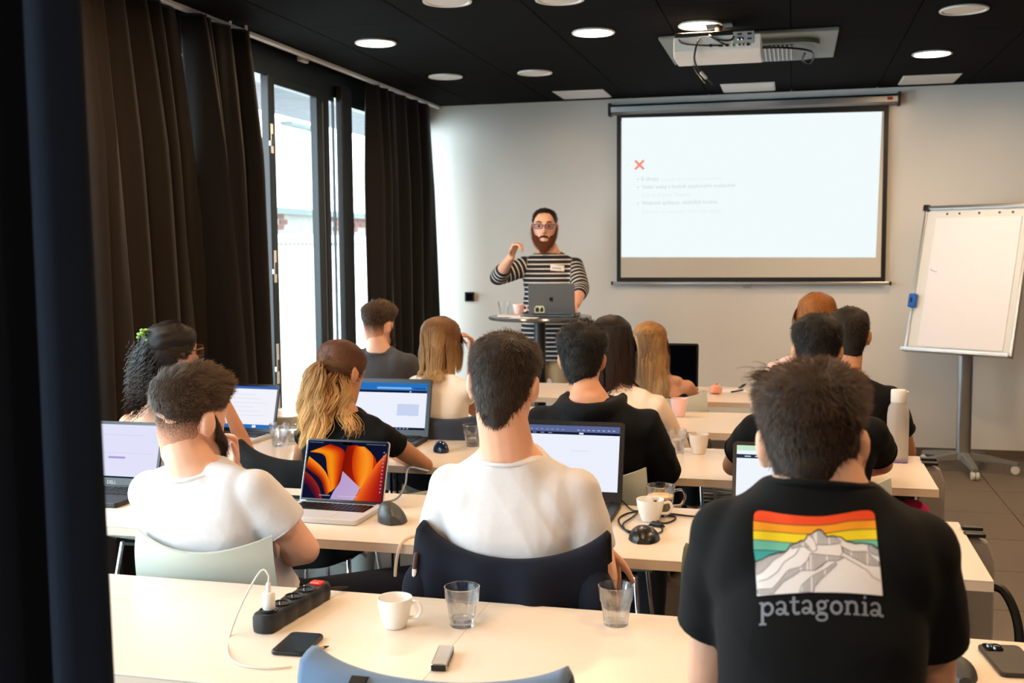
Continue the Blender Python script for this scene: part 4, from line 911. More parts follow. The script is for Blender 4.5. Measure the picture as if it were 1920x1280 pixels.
# ------------------------------------------------------------------ presenter's table and things
PTX, PTY, PTZ = at(1012, 586, Y=7.0)[0], 7.0, 1.152
pt = thing('bistro_table', 'tall round bistro table with dark top and black column', 'table', (PTX, PTY, 0))
MB().lathe([(0.02, PTZ - 0.026), (0.30, PTZ - 0.026), (0.335, PTZ - 0.020), (0.342, PTZ - 0.010), (0.336, PTZ - 0.001), (0.0, PTZ)], n=48).build('table_top', mat('dark_laminate', srgb(70, 70, 72), 0.18, noise=0.06), pt, smooth=True)
MB().tube([(0, 0, 0.03), (0, 0, PTZ - 0.03)], 0.038, 20, round_ends=False).build('column', M['black_pl'], pt, smooth=True)
MB().lathe([(0.26, 0.0), (0.26, 0.012), (0.06, 0.035), (0.045, 0.05)], n=40).build('base_plate', M['black_pl'], pt, smooth=True)
lp_ = at(1038, 583, Y=6.95)
pl_, LL, _ = laptop('space grey laptop seen from behind on the presenter table', lp_[0], 6.90, PI + 0.02, 0.305, 0.215, 0.20, 0.10, mat('space_grey', srgb(104, 102, 100), 0.35, 0.9, noise=0.04), [(0, 0, 1, 1, scr((200, 205, 220)))], z=PTZ + 0.001)
# logo on the lid back: bitten apple with a leaf
ap = [(0.5 + 0.0 * 1, 0.80)]
ol = spline([(0.50, 0.74, 0), (0.62, 0.80, 0), (0.78, 0.76, 0), (0.86, 0.66, 0), (0.76, 0.56, 0), (0.755, 0.42, 0), (0.88, 0.30, 0), (0.78, 0.12, 0), (0.64, 0.02, 0), (0.50, 0.07, 0), (0.36, 0.02, 0), (0.20, 0.16, 0), (0.12, 0.42, 0), (0.18, 0.68, 0), (0.34, 0.80, 0), (0.50, 0.74, 0)], 4)[:-1]
lgm = MB(); lgm.add([((q[0] - 0.5) * -0.036, 0.0078, 0.100 + (q[1] - 0.45) * 0.036) for q in ol] + [(0, 0.0078, 0.1)], [(i, (i + 1) % len(ol), len(ol)) for i in range(len(ol))])
lf = [(0.50, 0.84), (0.52, 0.95), (0.62, 1.04), (0.62, 0.94)]
lgm.add([((x - 0.5) * -0.036, 0.0078, 0.100 + (z - 0.45) * 0.036) for x, z in lf], [(0, 1, 2, 3)])
o = lgm.build('logo', M['black_gl'], pl_, label='dark fruit shaped logo'); o.matrix_local = LL
st = MB(); P = [(0.112 - 0.064 * q, 0.0076, 0.012 + 0.044 * r_) for q, r_ in ((0, 0), (1, 0), (1.02, 0.6), (0.9, 1), (0.15, 1), (-0.02, 0.6))]; st.add(P, [(0, 1, 2, 3, 4, 5)]); o = st.build('sticker', mat('sticker_cream', srgb(196, 196, 150), 0.5, noise=0.1), pl_, label='cream sticker with dark figure'); o.matrix_local = LL
st = MB(); st.add([(0.107 - 0.054 * q, 0.0079, 0.016 + 0.034 * r_) for q, r_ in ((0, 0), (0.45, 0), (0.5, 0.5), (0.35, 1), (0.15, 0.8), (0.02, 0.9))], [(0, 1, 2, 3, 4, 5)]); st.add([(0.107 - 0.054 * q, 0.0079, 0.016 + 0.034 * r_) for q, r_ in ((0.55, 0), (1, 0.05), (1, 0.7), (0.8, 1), (0.6, 0.6))], [(0, 1, 2, 3, 4)]); o = st.build('sticker_print', M['black_pl'], pl_); o.matrix_local = LL
nb = thing('notebook', 'closed beige notebook on the presenter table', 'notebook', (PTX - 0.17, PTY - 0.12, PTZ), 0.1)
MB().box((0, 0, 0.007), (0.15, 0.10, 0.010)).build('pages', M['paper'], nb); MB().box((0, 0, 0.0135), (0.155, 0.105, 0.002)).build('cover', mat('notebook_cover', srgb(200, 186, 160), 0.6, noise=0.05), nb)
tb = thing('paper_sheet', 'white printed sheet hanging over the presenter table edge', 'paper', (PTX - 0.05, PTY - 0.24, PTZ + 0.001), -0.05); MB().box((0, 0, 0.001), (0.18, 0.10, 0.0012)).build('sheet', M['paper'], tb); MB().box((0.02, -0.02, 0.0017), (0.10, 0.004, 0.0003)).build('print_line', M['grey_pl'], tb)
# ------------------------------------------------------------------ people
def fuse(mb, voxel, smooth=5, fac=0.5, keep=1.0):
    """union of overlapping closed shapes as one continuous smooth surface"""
    me = mb.mesh('tmp', [])
    o = bpy.data.objects.new('tmp', me); COL.objects.link(o)
    r = o.modifiers.new('r', 'REMESH'); r.mode = 'VOXEL'; r.voxel_size = voxel; r.use_smooth_shade = True
    s_ = o.modifiers.new('s', 'SMOOTH'); s_.iterations = smooth; s_.factor = fac
    if keep < 1:
        dc = o.modifiers.new('d', 'DECIMATE'); dc.ratio = keep
    dg = bpy.context.evaluated_depsgraph_get()
    out = bpy.data.meshes.new_from_object(o.evaluated_get(dg))
    bpy.data.objects.remove(o); bpy.data.meshes.remove(me)
    out.materials.clear()
    out.polygons.foreach_set('use_smooth', [True] * len(out.polygons))
    return out
def verts(me):
    V = np.empty(len(me.vertices) * 3); me.vertices.foreach_get('co', V); return V.reshape(-1, 3)
def set_verts(me, V): me.vertices.foreach_set('co', V.ravel()); me.update()
def normals(me):
    N = np.empty(len(me.vertices) * 3); me.vertices.foreach_get('normal', N); return N.reshape(-1, 3)
def unit(v): v = np.asarray(v, float); return v / (np.linalg.norm(v, axis=-1, keepdims=True) + 1e-12)
def rot(yaw, pitch=0.0, roll=0.0):
    return np.array(Matrix.Rotation(yaw, 3, 'Z') @ Matrix.Rotation(-pitch, 3, 'X') @ Matrix.Rotation(roll, 3, 'Y'))

HZ = np.array([-.118, -.110, -.095, -.075, -.05, -.025, 0.0, .025, .05, .072, .090, .104, .114, .120, .123])
HW = np.array([.014, .030, .045, .054, .060, .066, .0705, .0735, .075, .073, .067, .056, .040, .022, .006])
HF = np.array([.078, .088, .094, .096, .096, .095, .095, .096, .094, .086, .073, .056, .036, .016, .000])
HBk = np.array([.046, .030, .012, -.020, -.052, -.073, -.086, -.094, -.098, -.095, -.087, -.073, -.054, -.034, -.016])
def head_pt(ang, z):
    w, f, b = np.interp(z, HZ, HW), np.interp(z, HZ, HF), np.interp(z, HZ, HBk)
    c, s_ = np.cos(ang), np.sin(ang); e = 2 / 2.25
    return np.stack([w * np.sign(c) * np.abs(c) ** e, (f + b) / 2 + (f - b) / 2 * np.sign(s_) * np.abs(s_) ** e, z + 0 * c], -1)
HW2 = np.maximum(HW, np.array([.052, .053, .055, .058, .062, .067, .0, .0, .0, .0, .0, .0, .0, .0, .0]))
HB2 = np.minimum(HBk, np.array([-.074, -.074, -.075, -.078, -.081, -.084, 9, 9, 9, 9, 9, 9, 9, 9, 9]))
def hair_pt(ang, z):
    w, f, b = np.interp(z, HZ, HW2), np.interp(z, HZ, HF), np.interp(z, HZ, HB2)
    c, s_ = np.cos(ang), np.sin(ang); e = 2 / 2.25
    return np.stack([w * np.sign(c) * np.abs(c) ** e, (f + b) / 2 + (f - b) / 2 * np.sign(s_) * np.abs(s_) ** e, z + 0 * c], -1)
def head_nrm(P):
    return unit(P / np.array([.075, .097, .122]) ** 2)
def skin_m(name, c): return mat(name, srgb(c), 0.48, noise=0.10, nscale=25, bump=0.06, bscale=350, sss=0.10)
SK = {'fair': skin_m('skin_fair', (222, 168, 140)), 'tan': skin_m('skin_tan', (196, 138, 104)), 'brown': skin_m('skin_brown', (170, 112, 78))}

def hair_mat(name, root, tip, spread=0.35, rough=0.58):
    m = bpy.data.materials.new(name); m.use_nodes = True; nt = m.node_tree; b = nt.nodes['Principled BSDF']
    b.inputs['Roughness'].default_value = rough; b.inputs['Specular IOR Level'].default_value = 0.28
    at_ = nt.nodes.new('ShaderNodeAttribute'); at_.attribute_name = 'along'
    ar = nt.nodes.new('ShaderNodeAttribute'); ar.attribute_name = 'strand'
    mx = nt.nodes.new('ShaderNodeMix'); mx.data_type = 'RGBA'; mx.inputs[6].default_value = srgb(root); mx.inputs[7].default_value = srgb(tip)
    nt.links.new(at_.outputs['Fac'], mx.inputs[0])
    hs = nt.nodes.new('ShaderNodeHueSaturation'); nt.links.new(mx.outputs[2], hs.inputs['Color'])
    mr = nt.nodes.new('ShaderNodeMapRange'); mr.inputs['To Min'].default_value = 1 - spread; mr.inputs['To Max'].default_value = 1 + spread
    nt.links.new(ar.outputs['Fac'], mr.inputs['Value']); nt.links.new(mr.outputs[0], hs.inputs['Value'])
    nt.links.new(hs.outputs[0], b.inputs['Base Color'])
    return m
def fade_mat(name, hair, skin, z0, z1):
    """cropped sides: stubble density falls off down the head"""
    m = bpy.data.materials.new(name); m.use_nodes = True; nt = m.node_tree; b = nt.nodes['Principled BSDF']
    b.inputs['Roughness'].default_value = 0.9; b.inputs['Specular IOR Level'].default_value = 0.1
    a = nt.nodes.new('ShaderNodeAttribute'); a.attribute_name = 'along'
    n = nt.nodes.new('ShaderNodeTexNoise'); n.inputs['Scale'].default_value = 260; n.inputs['Detail'].default_value = 3
    tc = nt.nodes.new('ShaderNodeTexCoord'); nt.links.new(tc.outputs['Object'], n.inputs['Vector'])
    ma = nt.nodes.new('ShaderNodeMath'); ma.operation = 'MULTIPLY_ADD'; ma.inputs[1].default_value = 0.55
    nt.links.new(n.outputs['Fac'], ma.inputs[0]); nt.links.new(a.outputs['Fac'], ma.inputs[2])
    mr = nt.nodes.new('ShaderNodeMapRange'); mr.inputs['From Min'].default_value = z0; mr.inputs['From Max'].default_value = z1
    nt.links.new(ma.outputs[0], mr.inputs['Value'])
    mx = nt.nodes.new('ShaderNodeMix'); mx.data_type = 'RGBA'; mx.inputs[6].default_value = srgb(skin); mx.inputs[7].default_value = srgb(hair)
    nt.links.new(mr.outputs[0], mx.inputs[0]); nt.links.new(mx.outputs[2], b.inputs['Base Color'])
    return m

def strands(name, P, out, width, m, parent, rnd=None, along=None, taper=0.35):
    """P (n,k,3) strand paths, out (n,k,3) outward directions; flat tapering locks"""
    n, k = P.shape[:2]
    Tn = unit(np.gradient(P, axis=1)); S_ = unit(np.cross(Tn, out))
    t = np.linspace(0, 1, k)[None, :, None]
    w = (np.asarray(width).reshape(-1, 1, 1) if np.ndim(width) else width) * (1 - (1 - taper) * t ** 1.5) / 2
    A, B = P - S_ * w, P + S_ * w
    V = np.stack([A, B], 2).reshape(-1, 3)
    idx = (np.arange(n)[:, None] * k + np.arange(k - 1)[None]).ravel() * 2
    F = np.stack([idx, idx + 1, idx + 3, idx + 2], 1)
    me = bpy.data.meshes.new(name)
    me.vertices.add(len(V)); me.vertices.foreach_set('co', V.ravel())
    me.loops.add(F.size); me.loops.foreach_set('vertex_index', F.ravel().astype(np.int32))
    me.polygons.add(len(F)); me.polygons.foreach_set('loop_start', (np.arange(len(F)) * 4).astype(np.int32))
    me.update(calc_edges=True)
    me.polygons.foreach_set('use_smooth', [True] * len(F))
    rnd = RNG.random(n) if rnd is None else rnd
    al = np.broadcast_to(np.linspace(0, 1, k)[None] if along is None else along, (n, k))
    a1 = me.attributes.new('strand', 'FLOAT', 'POINT'); a1.data.foreach_set('value', np.repeat(rnd, 2 * k).astype(np.float32))
    a2 = me.attributes.new('along', 'FLOAT', 'POINT'); a2.data.foreach_set('value', np.repeat(al.ravel(), 2).astype(np.float32))
    me.materials.append(m)
    o = ob_mesh(name, me, parent); o['kind'] = 'stuff'
    return o

MALE_LINE = ([-180, -158, -140, -122, -108, -90, -72, -58, -40, -22, 0, 25, 45, 60, 90, 120, 135, 155, 180], [.034, -.030, -.076, -.090, -.098, -.104, -.098, -.090, -.076, -.030, .034, .030, .055, .070, .076, .070, .055, .030, .034])
LOW_LINE = (MALE_LINE[0], [v - (0.020 if v < -0.07 else 0.0) for v in MALE_LINE[1]])
LONG_LINE = ([-180, -135, -90, -45, 0, 25, 45, 60, 90, 120, 135, 155, 180], [-.02, -.06, -.08, -.06, -.02, .015, .05, .068, .076, .068, .05, .015, -.02])
def hair_cap(line, th_top, th_side, seed, lump=0.003, na=80, nt=22):
    ang = np.linspace(-PI, PI, na, endpoint=False); zl = np.interp(np.degrees(ang), line[0], line[1])
    rs = np.random.default_rng(seed); G = np.zeros((na, nt, 3)); TH = np.zeros((na, nt))
    for j in range(nt):
        t = j / (nt - 1); z = zl + (0.1228 - zl) * (1 - (1 - t) ** 1.8)
        P = hair_pt(ang, z); N = head_nrm(P); N[:, 2] *= np.clip((z + 0.09) / 0.09, 0.05, 1); N = unit(N)
        th = th_side + (th_top - th_side) * np.clip((z - 0.02) / 0.07, 0, 1) ** 1.2
        d1, d2 = rs.normal(size=3) * 45, rs.normal(size=3) * 80
        th = th + lump * (np.sin(P @ d1) + 0.6 * np.sin(P @ d2 + 1))
        th = th * np.clip(t / 0.16, 0, 1) ** 0.7 - 0.0015 * (1 - np.clip(t / 0.2, 0, 1))
        G[:, j] = P + N * th[:, None]; TH[:, j] = th
    return ang, G
def cap_object(name, G, Rm, E, sc, m, parent, rows=None, along=None):
    na, nt = G.shape[:2]; V = G.reshape(-1, 3); F = []
    for i in range(na):
        for j in range(nt - 1):
            a, b = i * nt + j, ((i + 1) % na) * nt + j; F.append((a, b, b + 1, a + 1))
    F.append(tuple(i * nt + nt - 1 for i in range(na)))
    W = (V * sc) @ Rm.T + E
    mb = MB().add(W, F); me = mb.mesh(name, m, True)
    a1 = me.attributes.new('strand', 'FLOAT', 'POINT'); a1.data.foreach_set('value', (0.25 + 0.4 * RNG.random(len(V))).astype(np.float32))
    al = np.clip((V[:, 2] + 0.07) / 0.15, 0, 1) if along is None else along(V)
    a2 = me.attributes.new('along', 'FLOAT', 'POINT'); a2.data.foreach_set('value', al.astype(np.float32))
    return ob_mesh(name, me, parent)
def sample_cap(G, n, rs, tmin=0.0, bias=0.0):
    na, nt = G.shape[:2]
    i = rs.random(n) * na; j = (tmin + (1 - tmin) * (1 - np.sqrt(rs.random(n)) * (1 - bias))) * (nt - 1.001)
    i0, j0 = i.astype(int) % na, j.astype(int); fi, fj = (i % 1)[:, None], (j % 1)[:, None]; i1 = (i0 + 1) % na
    return (G[i0, j0] * (1 - fi) + G[i1, j0] * fi) * (1 - fj) + (G[i0, j0 + 1] * (1 - fi) + G[i1, j0 + 1] * fi) * fj

class Fig:
    pass

def hand(mb, Wp, fdir, pn, thumb, curl=(0.35, 0.45, 0.3), sc=1.0, spread=0.06, tcurl=0.5):
    """palm, four unequal bent fingers and a thumb leaving the side of the palm"""
    fdir = unit(fdir); pn = np.asarray(pn, float); pn = unit(pn - fdir * np.dot(pn, fdir)); lat = np.cross(fdir, pn) * thumb   # lat points to the thumb side
    R_ = []
    for t, w, h in ((-0.015, .023, .017), (0.0, .025, .017), (0.03, .036, .016), (0.06, .041, .0145), (0.085, .040, .0125), (0.095, .036, .010)):
        R_.append([Wp + sc * (fdir * t + lat * w * math.cos(a) * (1 if True else 1) + pn * (h * math.sin(a))) for a in [2 * PI * k / 14 for k in range(14)]])
    mb.rings(R_)
    for q, (off, L_, r) in enumerate(((.030, .92, .0088), (.010, 1.0, .0090), (-.011, .95, .0086), (-.030, .76, .0078))):
        d = unit(fdir + lat * spread * (1.2 - 0.8 * q)); p = Wp + sc * (fdir * .086 + lat * off); P = [p - d * .012 * sc, p]; rr = [r * sc, r * sc]
        ax_a = 0
        for s_, (ln, cu) in enumerate(zip((.046, .028, .022), curl)):
            ax_a += cu * (1 + 0.12 * q)
            dd = d * math.cos(ax_a) + pn * math.sin(ax_a); P.append(P[-1] + dd * ln * L_ * sc); rr.append((r - 0.0008 * (s_ + 1)) * sc)
        mb.tube(P, rr, 9)
    d = unit(lat * 0.75 + fdir * 0.65 + pn * 0.25); p = Wp + sc * (fdir * .018 + lat * .020); P = [p, p + d * .042 * sc]
    d2 = unit(d * math.cos(tcurl) + fdir * 0.5 * math.sin(tcurl) + pn * 0.45 * math.sin(tcurl)); P.append(P[-1] + d2 * .032 * sc); d3 = unit(d2 + pn * 0.15 + fdir * 0.25); P.append(P[-1] + d3 * .024 * sc)
    mb.tube(P, [.013 * sc, .0115 * sc, .010 * sc, .008 * sc], 9)

def ik(J, Wp, la, lb, pole):
    v = Wp - J; d = np.linalg.norm(v); d = min(d, (la + lb) * 0.995); u = unit(v)
    a = (la * la - lb * lb + d * d) / (2 * d); h = math.sqrt(max(1e-6, la * la - a * a))
    pole = np.asarray(pole, float); pole = unit(pole - u * np.dot(pole, u))
    return J + u * a + pole * h

TS = np.array([-.24, -.14, 0, .22, .42, .62, .80, .93, 1.03, 1.11, 1.18, 1.26])
TW = {'m': np.array([.120, .168, .176, .160, .156, .170, .182, .172, .140, .100, .072, .058]), 'f': np.array([.125, .172, .178, .145, .130, .142, .153, .145, .118, .082, .060, .050])}
TD = {'m': np.array([.100, .125, .130, .118, .112, .118, .118, .106, .088, .074, .065, .058]), 'f': np.array([.105, .125, .128, .108, .098, .108, .108, .095, .078, .065, .056, .050])}

def person(label, E, S, H, sex='m', yaw=0.0, hyaw=0.0, pitch=0.0, roll=0.0, hs=1.0, bs=1.0, jw=None, skin='fair', top=None, top_m=None, sleeve='short', legs_m=None,
           arms=None, hands=None, knees=None, standing=False, voxel=0.008, seed=1, curve=0.03, detail=False, fold=1.0, name='person', neckw=1.0, lower_shirt=0.0, group='people in the training room', base=None, tw=1.0, shoe=(40, 40, 44)):
    f = Fig(); E, S, H = [np.asarray(q, float) for q in (E, S, H)]
    f.E, f.S, f.H, f.sc, f.seed = E, S, H, hs, seed
    B = np.array([H[0], H[1], 0.0]); f.B = B
    root = thing(name, label, 'person', B, 0, group); f.root = root
    f.Rh = rot(hyaw, pitch, roll)
    Rt = np.array([math.cos(yaw), math.sin(yaw), 0.0]); T_ = unit(S - H); Rt = unit(Rt - T_ * np.dot(Rt, T_)); Fw = np.cross(T_, Rt); Ln = np.linalg.norm(S - H)
    f.Rt, f.T, f.F, f.Ln = Rt, T_, Fw, Ln
    jw = jw or (0.176 if sex == 'm' else 0.148); f.jw = jw
    w_k = jw / (0.176 if sex == 'm' else 0.148)
    wid = TW[sex] * bs * tw; wid[5:9] *= w_k / bs / tw * 1.0; dep = TD[sex] * bs
    f.wid, f.dep, f.curve = wid, dep, curve
    nk_top = E + f.Rh @ (np.array([0, -.022, -.055]) * hs)
    def ctr(s_):
        c_ = H + T_ * Ln * s_ - Fw * curve * math.sin(PI * min(1, max(0, s_)))
        if s_ > 1.0: c_ = c_ + (nk_top - (S + T_ * 0.15)) * min(1, (s_ - 1.0) / 0.26) * 0.45
        return c_
    f.ctr = ctr
    def torso(off, s_lo=-.24, s_hi=1.26, n=26):
        R_ = []
        for s_, w, d in zip(TS, wid, dep):
            if s_ < s_lo - 1e-6 or s_ > s_hi + 1e-6: continue
            c_ = ctr(s_); ring = []
            for k in range(n):
                a = 2 * PI * k / n; ca, sa = math.cos(a), math.sin(a); e = 2 / 2.5
                ring.append(c_ + Rt * (w + off) * np.sign(ca) * abs(ca) ** e + Fw * (d + off) * np.sign(sa) * abs(sa) ** e)
            R_.append(ring)
        return R_
    body = MB()
    # head
    body.X = np.eye(4); body.X[:3, :3] = f.Rh * hs; body.X[:3, 3] = E
    an = np.linspace(0, 2 * PI, 28, endpoint=False)
    body.rings([head_pt(an, np.full(28, z)) for z in HZ])
    body.tube([(0, .090, .036), (0, .104, .008), (0, .116, -.018), (0, .100, -.026)], [.007, .009, .0125, .008], 10)
    for q in (-1, 1):
        body.ell((q * .010, .100, -.022), (.009, .010, .008), n=10)
        er = rot(q * -0.42, 0.12, 0)
        body.ell((q * .0775, -.012, -.004), (.0075, .021, .034), er, 12); body.ell((q * .0835, -.024, .004), (.006, .013, .028), er, 10)
        body.tube([(q * .012, .093, .036), (q * .034, .089, .040), (q * .054, .072, .034)], [.007, .008, .005], 8)
    body.tube([(-.022, .086, -.060), (0, .096, -.058), (.022, .086, -.060)], [.004, .0065, .004], 8); body.tube([(-.018, .086, -.069), (0, .095, -.070), (.018, .086, -.069)], [.004, .0065, .004], 8)
    body.X = None
    nb = ctr(1.12)
    kk = neckw * (1.0 if sex == 'm' else 0.84)
    body.tube([nb - T_ * 0.03, nb + (nk_top - nb) * 0.5, nk_top], [.066 * kk * hs, .058 * kk * hs, .055 * kk * hs], 16)
    body.rings(torso(-0.004))
    for q in (-1, 1): body.tube([nb + Rt * q * 0.034 * kk + (nk_top - nb) * 0.30, nb + Rt * q * 0.055 * kk, S + Rt * q * jw * 0.72 + T_ * 0.030], [.026 * kk, .034 * kk, .026], 12)
    arms = arms or {}; hands = hands or {}
    f.arm = {}
    la, lb = (0.29 * bs, 0.25 * bs) if sex == 'm' else (0.265 * bs, 0.23 * bs)
    for sd, q in (('l', -1), ('r', 1)):
        J = S + Rt * jw * q - T_ * 0.012
        if sd in arms and len(arms[sd]) == 2: El, Wr = [np.asarray(z, float) for z in arms[sd]]
        else:
            Wr = np.asarray(arms[sd][0], float) if sd in arms else S + Fw * np.array([1, 1, 0]) * 0.36 + Rt * 0.16 * q + np.array([0, 0, 0.775 - S[2]])
            El = ik(J, Wr, la, lb, Rt * q * 0.7 - np.array([0, 0, 1]) - Fw * 0.3)
        f.arm[sd] = (J, El, Wr)
        k_ = bs * (1 if sex == 'm' else 0.8)
        body.tube([J, J + (El - J) * 0.35, El], [.056 * k_, .050 * k_, .040 * k_], 14); body.tube([El, El + (Wr - El) * 0.3, Wr], [.040 * k_, .042 * k_, .027 * k_], 14)
        hd = hands.get(sd, {}); fd = hd.get('dir', Wr - El); pn = hd.get('palm', (0, 0, -1))
        hand(body, Wr + unit(np.asarray(fd, float)) * 0.012, fd, pn, -q * hd.get('flip', 1), hd.get('curl', (0.3, 0.45, 0.3)), (0.98 if sex == 'm' else 0.88) * bs, hd.get('spread', 0.07), hd.get('tcurl', 0.5))
    # legs
    f.leg = {}
    for sd, q in (('l', -1), ('r', 1)):
        Hp = H + Rt * 0.088 * q * bs - T_ * 0.03
        fh = unit(Fw * np.array([1, 1, 0]))
        if standing: Kn = Hp + fh * 0.03 + np.array([0, 0, -0.43]) + Rt * 0.01 * q; An = np.array([Kn[0], Kn[1], 0.085]) - fh * 0.04; 
        else:
            Kn = np.asarray(knees[sd], float) if knees and sd in knees else Hp + fh * 0.40 * bs + Rt * 0.06 * q + np.array([0, 0, -Hp[2] + 0.52])
            An = np.array([Kn[0], Kn[1], 0.09]) - fh * 0.03
        f.leg[sd] = (Hp, Kn, An, fh)
        body.tube([Hp, Hp + (Kn - Hp) * 0.5, Kn], [.080 * bs, .070 * bs, .052 * bs], 14); body.tube([Kn, Kn + (An - Kn) * 0.3, An], [.052 * bs, .054 * bs, .034 * bs], 14)
        body.tube([An + np.array([0, 0, -0.04]) - fh * 0.04, An + np.array([0, 0, -0.048]) + fh * 0.08, An + np.array([0, 0, -0.058]) + fh * 0.16], [.036, .034, .022], 12)
    bm = fuse(body, voxel, 4 if voxel < 0.007 else 8, 0.5, 0.36); bm.materials.append(SK[skin]); set_verts(bm, verts(bm) - B)
    f.body = ob_mesh('body', bm, root)
    # shirt
    if top:
        sh = MB(); lo = -.24 + 0 if not lower_shirt else -.24
        R_ = torso(0.011, -.24 if lower_shirt == 0 else -.24, {'tank': 1.02, 'stripe': 1.12}.get(top, 1.185))
        if lower_shirt:
            low = [p - T_ * lower_shirt for p in np.asarray(R_[1])]; R_ = [low] + R_[1:]
        if top == 'stripe': R_.append([ctr(1.15) + Rt * 0.086 * math.cos(2 * PI * k / 26) + Fw * (0.076 * math.sin(2 * PI * k / 26)) for k in range(26)])
        sh.rings(R_)
        for sd in ('l', 'r'):
            J, El, Wr = f.arm[sd]; k_ = bs * (1 if sex == 'm' else 0.8); u = unit(El - J); inn = J - Rt * (0.06 if sd == 'r' else -0.06)
            q = 1 if sd == 'r' else -1
            if top != 'tank':
                sh.ell(J, (.063 * k_, .063 * k_, .063 * k_)); sh.ell(S + Rt * q * jw * 0.62 - Fw * 0.022 - T_ * 0.045, (.085 * k_, .085 * k_, .105 * k_), n=16); sh.tube([ctr(1.12) + Rt * q * 0.050 * kk, S + Rt * q * jw * 0.74 + T_ * 0.028], [.036 * kk, .036], 14)
            if sleeve == 'short':
                hm = J + (El - J) * 0.60
                sh.tube([inn, J, J + (El - J) * 0.3, hm], [.054 * k_, .064 * k_, .067 * k_, .066 * k_], 18, round_ends=False)
            elif sleeve == 'cap':
                hm = J + (El - J) * 0.34
                sh.tube([inn, J, hm], [.055 * k_, .064 * k_, .060 * k_], 18, round_ends=False)
            elif sleeve in ('long', 'three'):
                fr_ = 0.93 if sleeve == 'long' else 0.42
                hm = El + (Wr - El) * fr_; w_ = 1.0 if sleeve == 'three' else 1.1
                sh.tube([inn, J, J + (El - J) * 0.5, El], [.062 * k_, .070 * k_ * w_, .064 * k_ * w_, .058 * k_ * w_], 18); sh.tube([El, El + (hm - El) * 0.5, hm], [.058 * k_ * w_, .054 * k_ * w_, .046 * k_ * w_], 18, round_ends=False)
            if sleeve in ('short', 'cap'):
                ax = unit(El - J); ux_ = unit(np.cross(ax, Fw)); vx_ = np.cross(ax, ux_); rh = (.066 if sleeve == 'short' else .060) * k_ - (0.0045 if detail else 0.002)
                MB().tube([hm - B - ax * 0.006 + rh * (math.cos(a) * ux_ + math.sin(a) * vx_) for a in np.linspace(0, 2 * PI, 26, endpoint=False)], 0.0035, 7, closed=True).build('sleeve_hem', top_m, root, smooth=True, sharp=False)
        if top == 'hoodie':
            bk = -Fw
            nb_ = ctr(1.10)
            arc = [nb_ + Rt * 0.105 * math.cos(a) + Fw * (0.055 - 0.15 * math.sin(a)) + T_ * (0.012 + 0.020 * math.sin(a)) for a in np.linspace(-0.3, PI + 0.3, 13)]
            sh.tube(arc, [0.020 + 0.012 * math.sin(PI * k / 12) for k in range(13)], 12)
            arc2 = [nb_ + Rt * 0.125 * math.cos(a) - Fw * (0.03 + 0.095 * math.sin(a)) - T_ * (0.0 + 0.09 * math.sin(a)) for a in np.linspace(0.1, PI - 0.1, 11)]
            sh.tube(arc2, [0.022 + 0.014 * math.sin(PI * k / 10) for k in range(11)], 12)
            sh.ell(nb_ - Fw * 0.105 - T_ * 0.06 - Rt * 0.02, (0.085, 0.040, 0.095), n=14)
        sm = fuse(sh, voxel if detail else max(voxel, 0.009), 26 if detail else 14, 0.6)
        V = verts(sm); N = normals(sm)
        am = folds(V, seed, 9, (16, 46)) * 0.0090 * fold
        # cloth gathers at the waist and round the armpits
        s_ = (V - H) @ T_ / Ln
        am = am * (0.55 + 0.9 * np.exp(-((s_ - 0.1) / 0.3) ** 2) + 0.5 * np.exp(-((s_ - 0.72) / 0.14) ** 2))
        V = V + N * am[:, None]
        if sleeve == 'three':
            st = V[:, 2].copy(); dt = np.full(len(V), 1e9)
            rr = V - H; ss = (rr @ T_) / Ln; qq = rr - np.outer(ss * Ln, T_)
            kt = np.sqrt(((qq @ Rt) / np.interp(ss, TS, wid)) ** 2 + ((qq @ Fw) / np.interp(ss, TS, dep)) ** 2)
            for sd in ('l', 'r'):
                J, El, Wr = f.arm[sd]; sg = 1 if sd == 'r' else -1
                for A_, B_, base_ in ((J, El, 0.0), (El, Wr, np.linalg.norm(El - J))):
                    u = unit(B_ - A_); L_ = np.linalg.norm(B_ - A_); t = np.clip((V - A_) @ u, 0.0, L_); dd = np.linalg.norm(V - A_ - t[:, None] * u, axis=1)
                    on = (dd < 0.09) & (dd < dt) & (kt > 1.17) & (((V - S) @ Rt) * sg > jw * 0.9)
                    st[on] = (S[2] - base_ - t[on]); dt[on] = dd[on]
            a_ = sm.attributes.new('stripe', 'FLOAT', 'POINT'); a_.data.foreach_set('value', st.astype(np.float32))
        f.shirt_world = V.copy(); set_verts(sm, V - B); sm.materials.append(top_m)
        f.shirt = ob_mesh('shirt' if top != 'hoodie' else 'hoodie', sm, root)
        # ribbed neckline
        if top in ('tee', 'top'):
            c_ = ctr(1.175); rw, rd = np.interp(1.175, TS, wid) + 0.012, np.interp(1.175, TS, dep) + 0.012
            MB().tube([c_ - B + Rt * rw * math.cos(a) + Fw * rd * math.sin(a) - T_ * 0.012 * (1 + math.sin(a)) for a in np.linspace(0, 2 * PI, 30, endpoint=False)], 0.0055, 8, closed=True).build('collar', top_m, root, smooth=True, sharp=False)
